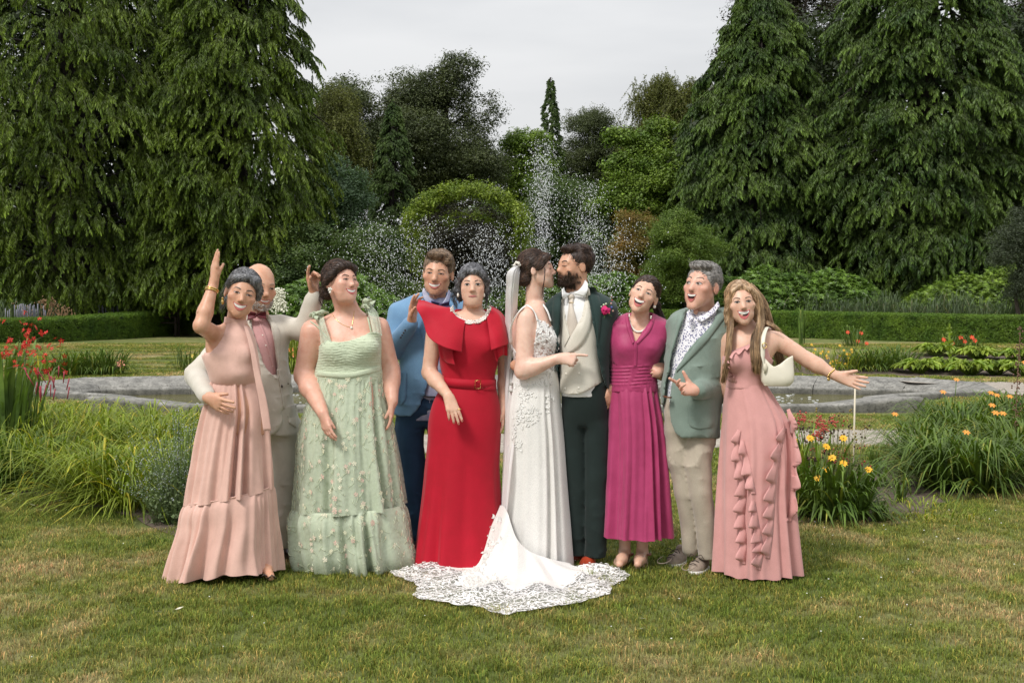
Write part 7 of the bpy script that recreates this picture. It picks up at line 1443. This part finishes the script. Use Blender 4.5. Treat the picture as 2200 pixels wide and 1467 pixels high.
    trousers(s, [(820, 1210, 1302, .11), (870, 1206, 1306, .115), (912, 1210, 1304, .082)], [[(1231, 930, 0, .070), (1237, 1050, 0, .062), (1241, 1190, .02, .052)], [(1282, 930, -.02, .072), (1281, 1050, -.03, .064), (1279, 1188, -.03, .060)]], MT, seed=7, wr=(.005, (20, 20, 26)))
    MR = plain('red_brown_leather', (.34, .045, .018), .28, nscale=25, var=.35, bmp=.1); BL = plain('dark_sole', (.02, .012, .01), .5)
    t = G(1262, 1231); sh1 = shoe(s, 'shoe', (.45, 6.98), (t[0]-.005, t[1]), MR, BL, pointed=.9, wd=.046); t = G(1241, 1210); shoe(s, 'shoe', (.375, 7.12), (t[0], t[1]), MR, BL, pointed=.9, wd=.046)
    m = MB(); q = np.array([.432, 6.84, .088])
    for k in range(3): m.tube([q+[-.016, -.02*k, -.008*k], q+[0, -.02*k-.004, .003-.008*k], q+[.016, -.02*k, -.008*k]], .0022, 4)
    m.build('shoelace', BL, sh1)
    # buttonhole flower
    b0 = pray(jb, 1301, 666, .012, 6.7); m = MB(); rg = np.random.default_rng(2)
    for k in range(26):
        a = rg.uniform(0, 6.28); r_ = .022*math.sqrt(rg.random()); q = b0+np.array([math.cos(a)*r_, -.014*(1-r_/.022), math.sin(a)*r_]); m.ball(q, (.009, .006, .009), 6, 4, (.45+.2*rg.random(), .01, .10+.08*rg.random()))
    fl_ = m.build('buttonhole', plain('petals', (1, 1, 1), .6, vcol=True), s.root); m = MB()
    for x, y, cl, r_ in ((1297, 655, (.55, .60, .40), .006), (1302, 653, (.6, .62, .45), .006), (1292, 659, (.5, .55, .4), .005), (1313, 652, (.5, .30, .25), .006), (1315, 645, (.35, .06, .06), .005), (1314, 660, (.08, .10, .40), .006), (1317, 668, (.4, .25, .2), .006), (1309, 673, (.45, .08, .1), .005), (1314, 638, (.3, .08, .08), .004)): m.ball(P(x, y, b0[1]-.004), r_, 6, 4, cl)
    for a, b_ in (((1298, 672), (1278, 680)), ((1298, 674), (1281, 688)), ((1304, 674), (1316, 680)), ((1303, 660), (1314, 640)), ((1300, 675), (1296, 690))): m.tube([P(*a, b0[1]+.004), P(*b_, b0[1]+.002)], [.003, .001], 4, (.06, .12, .03))
    m.build('sprig', plain('sprig_colours', (1, 1, 1), .7, vcol=True), fl_)
    c_ = p(1108, 782, -.02); m = MB(); th = np.linspace(0, 6.283, 17); m.tube([c_+np.array([math.cos(a)*.012, math.sin(a)*.034, math.sin(a)*.006+math.cos(a)*.034]) for a in th], .007, 6); m.build('wristwatch', plain('black_strap', (.012, .012, .012), .4), s.root)
    return s

# ---------------------------------------------------------------- 8: woman in magenta
def person_magenta():
    M = cloth('magenta_silk_linen', (.42, .048, .145), (.34, .034, .11), rough=.5, weave=600, wr=18, wstr=.5, sheen=.15)
    s = Person('laughing woman with tied back brown hair in a magenta midi dress and pearl necklace', 1365, 6.85, SK_LIGHT, (1280, 585), (1465, 1225))
    p = s.p; R = s.rings
    s.B.loft(R([(684, 1345, 1395, .06, .02), (700, 1315, 1425, .09, .02), (740, 1314, 1430, .11), (785, 1318, 1412, .105), (830, 1316, 1412, .10), (900, 1310, 1425, .11)]))
    s.headat(1382, 626, -.04, yaw=-14, pitch=8, roll=23, sc=.98, smile=1, full=0, mouth_open=.8, neck_to=p(1374, 690, .02), neck_r=.044, ears=(1, 1))
    s.arm(p(1318, 712, .06), p(1306, 800, .16), p(1300, 860, .2), (.045, .04, .036, .025)); s.arm(p(1426, 716, .06), p(1440, 800, .2), p(1470, 820, .28), (.045, .04, .036, .025))
    for x, tx in ((1342, 1331), (1380, 1370)): s.leg(p(x+4, 930), p(x+2, 1060), p(x, 1188), (.07, .048, .030), toe=p(tx, 1212, -.16))
    s.finish(.3)
    s.eyes(.55, brow=(.08, .045, .03), lash=1.1, iris=(.10, .08, .05), brow_w=.0034); s.mouth(.033, -.052, .008, .037, .014, lips=(.52, .13, .12), lw=.003)
    fl = lambda l: (l[0]*2, 1.0, -.35)
    def ex(Fh, L, R_, sc): Fh.ell(L((.01, .085, -.03)), (.045, .04, .04), R_, .02)
    s.hair(H_DARK, .008, [(-.1, .082), (-.075, .072), (-.06, .052), (-.038, .034), (-.012, .014), (.015, .010), (.035, -.04), (.12, -.08)], ex, flow=fl, n=900, length=(.05, .09), cols=((.8,)*3, (2.6, 2.3, 2.1)))
    locks(s, 'ponytail', [[(1408, 655, .04), (1412, 675, .06), (1420, 690, .04), (1428, 698, .0)], [(1412, 650, .06), (1420, 672, .06), (1427, 688, .03), (1430, 698, .0)], [(1405, 660, .05), (1409, 680, .05), (1414, 694, .02)]], 320, .008, .0014, H_DARK, wave=.004, cols=((.6,)*3, (2.2,)*3))
    for sx in (1,): m = MB(); q = s.hl((.083, -.002, -.040))[0]; m.ball(q+[0, -.004, 0], .009); m.build('earring', M_PEARL, s.root)
    bb = s.bvh; nk = poly_interp([(1352, 676), (1353, 690), (1358, 703), (1367, 712), (1378, 712), (1390, 702), (1397, 690), (1399, 680)], 30); m = MB()
    for k, q in enumerate(nk): m.ball(pray(bb, q[0], q[1], .006, 6.75), .0052+.0014*math.sin(math.pi*k/29), 7, 5)
    m.build('necklace', M_PEARL, s.root)
    c = Cloth(s, .005, lo=(1280, 660), hi=(1465, 860)); f = c.f
    f.loft(R([(672, 1345, 1402, .068, .03), (682, 1322, 1424, .09, .025), (694, 1303, 1442, .11, .015), (715, 1300, 1446, .125, .01), (745, 1306, 1430, .13, -.005), (770, 1310, 1418, .125), (800, 1311, 1412, .115), (826, 1310, 1413, .118), (840, 1308, 1415, .12)]), p=2.15)
    for x in (1345, 1398): f.ell(p(x, 748, -.08), (.052, .055, .052), k=.04)
    cut_between(f, [(640, 1349, 1401), (675, 1349, 1401), (690, 1352, 1396), (710, 1358, 1382), (733, 1364, 1367)], yhi=6.88)
    f.warp(lambda q: np.where((q[:, 2] < p(0, 782)[2]) & (q[:, 2] > p(0, 828)[2]), .0030*np.sin(q[:, 2]*330+2.2*np.sin(q[:, 0]*14)), 0)); wrinkle(f, .004, (18, 18, 20), 8, .001); c.build('bodice', M, .15); cb = c.bv
    panel(cb, 'neckline_band', [(1349, 676), (1353, 700), (1363, 734)], [(1343, 676), (1346, 702), (1358, 738)], M, c.o, Y=6.72, lift=.004); panel(cb, 'neckline_band', [(1401, 680), (1392, 702), (1367, 734)], [(1408, 682), (1399, 708), (1371, 740)], M, c.o, Y=6.72, lift=.004)
    panel(cb, 'placket', [(1362, 736), (1362, 760), (1361, 786)], [(1369, 736), (1369, 760), (1368, 786)], M, c.o, Y=6.72, lift=.003, bulge=.001)
    rows = [(824, 1311, 1412, .112), (850, 1308, 1416, .13), (900, 1305, 1424, .15), (1000, 1299, 1433, .175), (1080, 1294, 1437, .19), (1147, 1290, 1440, .20)]
    V, T, TH = skirt_grid(R(rows), 280, 56, [(11, .027, .45, .5, .5), (5, .022, .1, 1.1, .8), (25, .006, .8, .4, 1)], 21, hem=.003); V[..., 2] -= .010*T*(np.sin(TH)*-1)*0; m = MB(); m.grid(V, closed=True); m.build('skirt', M, s.root)
    MS_ = plain('nude_suede', (.50, .32, .22), .8, nscale=60, bmp=.05); MSo = plain('tan_sole', (.42, .32, .22), .7)
    for x, tx in ((1345, 1328), (1383, 1372)):
        t = G(tx, 1224); sh_ = shoe(s, 'shoe', ((x-1100)*6.95/F, 7.02), t, MS_, MSo, wd=.040, ht=.036); a = p(x, 1190, .0); th = np.linspace(0, 6.283, 21); m = MB(); m.tube([a+np.array([math.cos(q)*.040, math.sin(q)*.042, -.004*math.sin(q)]) for q in th], .0055, 5, flat=1.2); m.build('ankle_strap', plain('brown_strap', (.20, .07, .04), .5), sh_)
    return s

# ---------------------------------------------------------------- 9: man in the sage jacket
def person_sage():
    M = cloth('sage_linen', (.215, .275, .235), (.175, .23, .195), weave=420, wr=11, wstr=.35); MT = cloth('beige_chinos', (.47, .405, .32), (.39, .335, .265), weave=500, wr=16, wstr=.5)
    MS, nt, b, o = new_mat('floral_shirt'); v = N(nt, 'ShaderNodeTexVoronoi', i_Scale=95.0); nt.links.new(N(nt, 'ShaderNodeTexCoord').outputs['Object'], v.inputs['Vector']); r = ramp(nt, [(.0, (.04, .05, .16)), (.30, (.06, .06, .20)), (.42, (.72, .70, .74)), (1, (.76, .75, .78))], v.outputs['Distance']); nt.links.new(r.outputs[0], b.inputs['Base Color']); b.inputs['Roughness'].default_value = .8
    s = Person('grey-haired man laughing in a sage green jacket, floral shirt and beige trousers', 1500, 6.75, SK_PINK, (1395, 550), (1600, 1240))
    p = s.p; R = s.rings; s.blush = 1.3
    s.B.loft(R([(682, 1485, 1538, .055, .03), (696, 1462, 1552, .08, .03), (760, 1456, 1545, .09, .02), (880, 1445, 1535, .09, .02)]))
    s.headat(1490, 608, -.03, yaw=-40, pitch=4, roll=6, sc=1.1, male=True, smile=.7, mouth_open=1.2, full=.2, neck_to=p(1512, 678, .03), ears=(0, 1), ndy=.02)
    sh, el, wr = p(1566, 708, .03), p(1556, 832, .05), p(1494, 838, -.22)
    s.arm(sh, el, wr, (.05, .042, .04, .03)); s.hand(wr, (-.75, -.45, .10), (.30, -.75, .55), (.25, .1, .95), (.10, .50, .62, .45), 1.08, .5, (.95, .05))
    s.arm(p(1446, 712, .08), p(1425, 800, .16), p(1412, 800, .02), (.05, .042, .04, .03)); s.hand(p(1427, 790, .08), (-.6, -.6, -.1), (.2, .8, 0), (0, 0, 1), (.4, .5, .5, .5), .95, .2, (.4, .3))
    s.leg(p(1462, 930), p(1472, 1055, .01), p(1483, 1168, .03), (.045, .04, .032), toe=None); s.leg(p(1500, 930, -.03), p(1505, 1060, -.06), p(1520, 1185, -.03), (.045, .04, .032), toe=None); s.finish(.3)
    s.eyes(.9, brow=(.17, .12, .09), lash=.9, gaze=(-.003, .001), brow_w=.0036, brow_z=.006, brow_arch=.002); s.mouth(.026, -.055, .002, .034, .010, lips=(.42, .12, .10), lw=.003)
    hair_short(s, H_SALT, .010, [((0, -.032, .095), (.060, .050, .026)), ((0, .03, .100), (.06, .07, .024))], part=-.8, n=1700, cols=((.35,)*3, (1.9,)*3), length=(.025, .05), up=.9, mess=.004)
    c = Cloth(s, .005); f = c.f; f.cone(p(1512, 682, .025), p(1511, 668, .025), .074, .072, .02); f.loft(R([(674, 1475, 1545, .08, .02), (690, 1452, 1565, .105, .015), (740, 1445, 1555, .125), (800, 1436, 1540, .13), (862, 1430, 1540, .13)])); wrinkle(f, .003, (20, 20, 26), 1, .0008); c.build('shirt', MS)
    for L_, R_, dy in (([(1482, 664), (1486, 676), (1492, 684)], [(1477, 670), (1476, 684), (1478, 692)], -.09), ([(1543, 648), (1525, 668), (1494, 684)], [(1547, 658), (1532, 676), (1508, 692)], -.06)):
        a = poly_interp(L_, 8); b_ = poly_interp(R_, 8); V = np.array([[p(*(a[i]*(1-t)+b_[i]*t), dy-.035*(i/7)-.025*t) for t in np.linspace(0, 1, 5)] for i in range(8)]); m = MB(); m.grid(V); co = m.build('shirt_collar', MS, s.root); md = co.modifiers.new('t', 'SOLIDIFY'); md.thickness = .005
    c = Cloth(s, .006); f = c.f
    f.loft(R([(662, 1466, 1556, .08, .04), (672, 1448, 1566, .105, .03), (686, 1438, 1576, .13, .015), (720, 1434, 1580, .145, .005), (780, 1428, 1568, .15), (840, 1420, 1556, .15), (890, 1424, 1548, .155), (942, 1432, 1543, .155)]), p=2.2)
    f.chain([sh+[-.01, 0, -.01], el], [.076, .066], .03); f.cone(el, wr*.90+el*.10, .064, .052, .02); f.chain([p(1446, 712, .08), p(1425, 795, .16)], [.07, .06], .03)
    cut_between(f, [(640, 1476, 1548), (660, 1474, 1546), (684, 1470, 1536), (720, 1456, 1508), (760, 1443, 1472), (790, 1436, 1456), (830, 1428, 1441), (880, 1426, 1438)], yhi=6.76); cut_between(f, [(870, 1400, 1437), (905, 1400, 1441), (930, 1400, 1452), (942, 1400, 1466), (950, 1400, 1470)], yhi=6.80)
    cut_below(f, [(1420, 930), (1460, 941), (1541, 941), (1560, 935)], ylo=5); wrinkle(f, .0055, (16, 17, 28), 12); c.build('jacket', M); jb = c.bv
    panel(jb, 'lapel', [(1546, 668), (1534, 688), (1508, 722), (1478, 760), (1456, 790)], [(1561, 680), (1549, 694), (1524, 728), (1486, 768), (1453, 800)], M, c.o, Y=6.6, lift=.006)
    panel(jb, 'lapel', [(1456, 676), (1448, 710), (1440, 750), (1432, 800)], [(1474, 670), (1463, 706), (1448, 748), (1436, 800)], M, c.o, Y=6.6, lift=.006)
    panel(jb, 'pocket', [(1479, 862), (1479, 890), (1483, 916), (1500, 921)], [(1536, 858), (1536, 890), (1533, 916), (1510, 921)], M, c.o, Y=6.6, lift=.004, bulge=.002)
    m = MB(); m.ball(pray(jb, 1536, 696, .003, 6.6), (.005, .003, .005)); m.build('lapel_pin', plain('dark_metal', (.03, .03, .03), .3), c.o)
    m = MB(); m.tube([wr*.90+el*.10, wr*.98+el*.02], [.041, .040], 12); m.build('shirt_cuff', MS, s.root)
    trousers(s, [(850, 1430, 1538, .12), (885, 1426, 1538, .12), (920, 1436, 1532, .088)], [[(1460, 930, 0, .082), (1462, 990, .01, .072), (1474, 1060, .0, .062), (1482, 1120, .02, .054), (1483, 1178, .03, .046)], [(1504, 930, -.03, .088), (1500, 1000, -.06, .074), (1506, 1060, -.07, .062), (1516, 1120, -.05, .058), (1521, 1198, -.03, .052)]], MT, seed=11, wr=(.0045, (15, 15, 26)))
    m = MB(); m.tube([p(1428, 851, -.10), p(1434, 853, -.135), p(1442, 854, -.145)], .015, 6, flat=.3); m.build('belt', plain('brown_belt', (.12, .04, .015), .4), s.root)
    MSu = plain('taupe_suede', (.30, .24, .19), .9, nscale=80, var=.15, bmp=.05); MW = plain('white_sole', (.72, .70, .66), .6); ML = plain('dark_lace', (.05, .035, .03), .8)
    for hl_, t in (((.985, 6.96), G(1439, 1220)), ((1.085, 6.80), G(1487, 1236))):
        sh_ = shoe(s, 'shoe', hl_, t, MSu, MW, wd=.046, ht=.048, sole_h=.022); a = np.array([*hl_, 0]); d = nrm(np.array([*t, 0])-a); e = np.cross([0, 0, 1.], d); m = MB()
        for k in range(3): q = a+d*(.12+.028*k)+np.array([0, 0, .088-.012*k]); m.tube([q-e*.022-[0, 0, .008], q, q+e*.022-[0, 0, .008]], .0026, 4)
        q = a+d*.135+np.array([0, 0, .094])
        for sg in (-1, 1): m.tube([q, q+e*sg*.03+[0, 0, .012], q+e*sg*.045-[0, 0, .01]], .0022, 4)
        m.build('shoelace', ML, sh_)
        th = np.linspace(-2.2, 2.2, 24); m = MB(); c0 = a+d*.235; m.tube([c0+d*math.cos(q)*.055+e*math.sin(q)*.036+np.array([0, 0, .060-.012*math.cos(q)]) for q in th], .0025, 4); m.build('apron_seam', MSu, sh_)
    return s

# ---------------------------------------------------------------- 10: woman in pink with long hair
def person_pink():
    M = cloth('dusty_pink_crepe', (.66, .335, .315), (.57, .285, .265), weave=800, wr=10, wstr=.25)
    s = Person('woman with very long blond hair in a ruffled dusty pink dress, arm stretched out', 1620, 6.6, SK_LIGHT, (1535, 590), (1885, 1245))
    p = s.p; R = s.rings
    s.B.loft(R([(700, 1578, 1632, .06, .02), (714, 1560, 1664, .09, .015), (735, 1556, 1672, .105), (780, 1558, 1652, .11), (822, 1565, 1640, .095), (880, 1560, 1672, .115), (930, 1556, 1690, .12)]))
    for x in (1576, 1620): s.B.ell(p(x, 778, -.09), (.048, .05, .048), k=.03)
    s.headat(1596, 648, -.03, yaw=-4, pitch=3, roll=-5, sc=.99, smile=1, full=.2, mouth_open=.6, neck_to=p(1608, 712, .02), neck_r=.044, ears=(0, 0))
    sh, el, wr = p(1668, 730, .0), p(1738, 775, -.04), p(1797, 808, -.10)
    s.arm(sh, el, wr, (.050, .041, .037, .024)); s.hand(wr, p(1862, 827, -.12)-wr, (.1, -.9, .3), (.3, 0, .8), (.03, .04, .06, .05), .98, .30, (.42, .0))
    s.arm(p(1564, 735, .03), p(1556, 815, .06), p(1572, 880, .10), (.045, .038, .034, .024))
    for x in (1600, 1650): s.leg(p(x, 930), p(x, 1060), p(x, 1200), toe=p(x-8, 1236, -.14))
    s.finish(.3)
    s.eyes(.62, brow=(.13, .075, .045), lash=1.5, iris=(.09, .07, .05), brow_w=.0036); s.mouth(.033, -.052, .008, .036, .014, lips=(.58, .12, .14), lw=.0034)
    fl = lambda l: (l[0]*8, .25, -1.0)
    def ex(Fh, L, R_, sc):
        for sx in (-1, 1): Fh.chain([L((sx*.010, -.060, .092)), L((sx*.048, -.056, .066)), L((sx*.072, -.038, .02)), L((sx*.080, -.020, -.04)), L((sx*.082, -.01, -.10))], [.009, .011, .012, .014, .016])
        Fh.ell(L((0, .05, -.06)), (.080, .05, .09), R_, .02)
    s.hair(H_BLOND, .010, [(-.1, .078), (-.06, .066), (-.04, .04), (-.01, .0), (.03, -.11), (.12, -.12)], ex, flow=fl, n=900, length=(.07, .13), cols=((.8,)*3, (1.9, 1.8, 1.7)), noise_amp=.001)
    q = lambda *a: a
    locks(s, 'long_hair', [[(1598, 612, -.04), (1576, 628, -.06), (1566, 680, -.05), (1562, 740, -.06), (1554, 800, -.10), (1548, 838, -.10)], [(1598, 612, -.06), (1580, 626, -.08), (1572, 680, -.08), (1570, 720, -.12), (1562, 790, -.14), (1552, 836, -.12)], [(1599, 612, -.06), (1581, 628, -.08), (1575, 690, -.07), (1572, 715, -.11), (1562, 765, -.13), (1552, 825, -.12)]], 620, .005, .0013, H_BLOND, cols=((.45,)*3, (1.8, 1.7, 1.5)), taper=.5, nseg=16)
    locks(s, 'long_hair', [[(1605, 612, -.05), (1622, 628, -.08), (1630, 670, -.08), (1622, 720, -.13), (1622, 790, -.17), (1622, 818, -.16)], [(1607, 612, -.03), (1630, 634, -.05), (1640, 680, -.06), (1636, 735, -.12), (1632, 785, -.15), (1630, 816, -.15)], [(1606, 612, -.04), (1625, 632, -.07), (1634, 690, -.05), (1616, 720, -.12), (1616, 790, -.17), (1619, 812, -.16)]], 620, .005, .0013, H_BLOND, cols=((.45,)*3, (1.8, 1.7, 1.5)), taper=.5, nseg=16)
    locks(s, 'long_hair', [[(1612, 616, .04), (1638, 642, .03), (1650, 700, .04), (1668, 760, .10), (1685, 830, .12)], [(1612, 618, .05), (1640, 652, .04), (1660, 700, .05), (1684, 770, .12), (1692, 822, .12)], [(1604, 620, .06), (1600, 700, .10), (1600, 800, .13), (1610, 850, .13)]], 420, .010, .0013, H_BLOND, cols=((.4,)*3, (1.5, 1.4, 1.3)), taper=.5, nseg=16)
    locks(s, 'stray_hair', [[(1642, 690, -.05), (1668, 700, -.07), (1690, 724, -.06)], [(1642, 694, -.05), (1660, 700, -.07), (1680, 716, -.06)]], 26, .005, .0010, H_BLOND, cols=((1,)*3, (2,)*3))
    # bodice
    c = Cloth(s, .005, lo=(1535, 690), hi=(1690, 850)); f = c.f
    f.loft(R([(720, 1562, 1664, .10, .01), (745, 1556, 1668, .125, .0), (785, 1552, 1656, .13), (812, 1560, 1644, .115), (832, 1560, 1646, .115)]), p=2.15)
    for x in (1576, 1621): f.ell(p(x, 776, -.09), (.056, .058, .056), k=.03)
    cut_above(f, [(1540, 770), (1556, 764), (1566, 755), (1588, 748), (1612, 738), (1624, 728), (1645, 742), (1655, 768), (1680, 790)], ylo=5, yhi=9); wrinkle(f, .003, (24, 20, 16), 4, .0009); c.build('bodice', M, .15); bb = c.bv
    strap_line(s, 'strap', [(1624, 732, -.12), (1640, 712, -.08), (1655, 706, -.02)], .008, M)
    ruffle(bb, 'ruffle', [(1612, 738), (1590, 748), (1566, 758), (1554, 772), (1556, 800), (1566, 818), (1582, 822)], 15, 7, M, s.root, 6.5, side=-1, lift=.018)
    rows = [(820, 1562, 1643, .112), (850, 1557, 1662, .13), (900, 1554, 1690, .16), (960, 1551, 1699, .18), (1060, 1547, 1700, .19), (1150, 1545, 1706, .205), (1226, 1543, 1712, .22)]
    V, T, TH = skirt_grid(R(rows), 220, 60, [(8, .028, .25, 1.0, .8), (19, .010, .8, .7, 1)], 33, hem=.004); m = MB(); m.grid(V, closed=True); m.build('skirt', M, s.root)
    nu = 220; i, j = np.meshgrid(np.arange(59), np.arange(nu), indexing='ij'); sf = [np.stack([i*nu+j, i*nu+(j+1) % nu, (i+1)*nu+(j+1) % nu, (i+1)*nu+j], -1).reshape(-1, 4)]; sb = front_bvh(V.reshape(-1, 3), sf)
    ruffle(sb, 'ruffle', [(1592, 925), (1588, 965), (1598, 1010), (1604, 1060), (1600, 1110), (1604, 1160), (1602, 1212)], 28, 8, M, s.root, 6.4, side=1, lift=.045)
    ruffle(sb, 'ruffle', [(1598, 945), (1612, 1000), (1624, 1060)], 24, 3, M, s.root, 6.4, side=1, lift=.045)
    ruffle(sb, 'ruffle', [(1622, 1075), (1632, 1130), (1640, 1180), (1634, 1224)], 27, 5, M, s.root, 6.4, side=1, lift=.045)
    ruffle(sb, 'ruffle', [(1690, 920), (1676, 980), (1668, 1040), (1664, 1090), (1660, 1150), (1654, 1200)], 26, 7, M, s.root, 6.4, side=1, lift=.045)
    ruffle(sb, 'ruffle', [(1690, 880), (1698, 930), (1699, 990), (1697, 1060), (1690, 1120)], 24, 4, M, s.root, 6.4, side=-1, lift=.04)
    MR = plain('dark_red_shoe', (.16, .03, .03), .4)
    for x, y in ((1600, 1247), (1645, 1240)): t = G(x, y); shoe(s, 'shoe', (t[0]+.02, t[1]+.26), t, MR, MR, wd=.040, ht=.036)
    c0 = wr+nrm(el-wr)*.03; d = nrm(wr-el); u = nrm(np.cross(d, [0, 1, 0])); v_ = np.cross(d, u); m = MB()
    for k in range(20): a = k*6.283/20; m.ball(c0+(u*math.cos(a)+v_*math.sin(a))*.029+d*.004*math.sin(a*2), (.0058, .0035, .0058), 6, 4)
    m.ball(c0+u*-.034*(1 if u[2] > 0 else -1)+[0, -.01, -.002], (.009, .003, .009), 8, 5); m.build('bracelet', M_GOLD, s.root)
    # handbag hangs from the shoulder: a thing of its own
    MBg = plain('cream_leather', (.70, .65, .53), .42, nscale=14, var=.06, bmp=.12); MBi = plain('cream_edge', (.55, .50, .38), .5)
    h = thing('handbag', p(1668, 828, -.13), 'cream leather shoulder bag hanging from the shoulder of the woman with long blond hair', 'handbag')
    Fb = Field(p(1625, 840, -.23), p(1715, 745, -.02)+np.array([0, 0, 0]), .004); L_ = lambda x, y: p(x, y, -.13)
    Fb.loft([(*L_((a_+b_)/2, y_), (b_-a_)/2*(s.Y-.13)/F, r_) for y_, a_, b_, r_ in ((764, 1634, 1704, .012), (785, 1633, 1705, .024), (808, 1634, 1706, .036), (820, 1636, 1704, .036), (829, 1642, 1696, .026))], k=.01, p=2.6)
    cut_above(Fb, [(1630, 760), (1644, 770), (1655, 782), (1663, 788), (1676, 782), (1692, 769), (1702, 764), (1720, 762)], ylo=5, yhi=9); vv, ff = Fb.mesh(.1); bo = obj('bag_body', vv, ff, MBg, h)
    m = MB(); m.tube(poly_interp([L_(1641, 800)-[0, .026, 0], L_(1637, 760)-[0, .02, 0], L_(1640, 725)-[0, .0, 0], L_(1650, 706)+[0, .05, 0], L_(1662, 706)+[0, .13, 0]], 20), .0125, 8, flat=.35); m.build('shoulder_strap', MBg, h)
    m = MB(); m.tube([L_(1641, 780)-[0, .034, 0], L_(1641, 792)-[0, .034, 0], L_(1642, 800)-[0, .034, 0]], [.010, .012, .004], 8, flat=.35); m.build('strap_tab', MBi, h)
    m = MB(); q = L_(1640, 742)-[0, .03, 0]; m.tube([q+np.array([math.cos(a)*.012, 0, math.sin(a)*.014]) for a in np.linspace(0, 6.283, 15)], .003, 5); m.build('strap_ring', M_GOLD, h)
    m = MB(); m.tube(poly_interp([L_(1640, 826)-[0, .018, 0], L_(1664, 828)-[0, .024, 0], L_(1688, 820)-[0, .022, 0], L_(1704, 810)-[0, .008, 0]], 14), .0025, 5); m.build('piping', MBi, h)
    return s
for make in (person_blush, person_bald, person_green, person_blue, person_red, person_bride, person_groom, person_magenta, person_sage, person_pink): make()
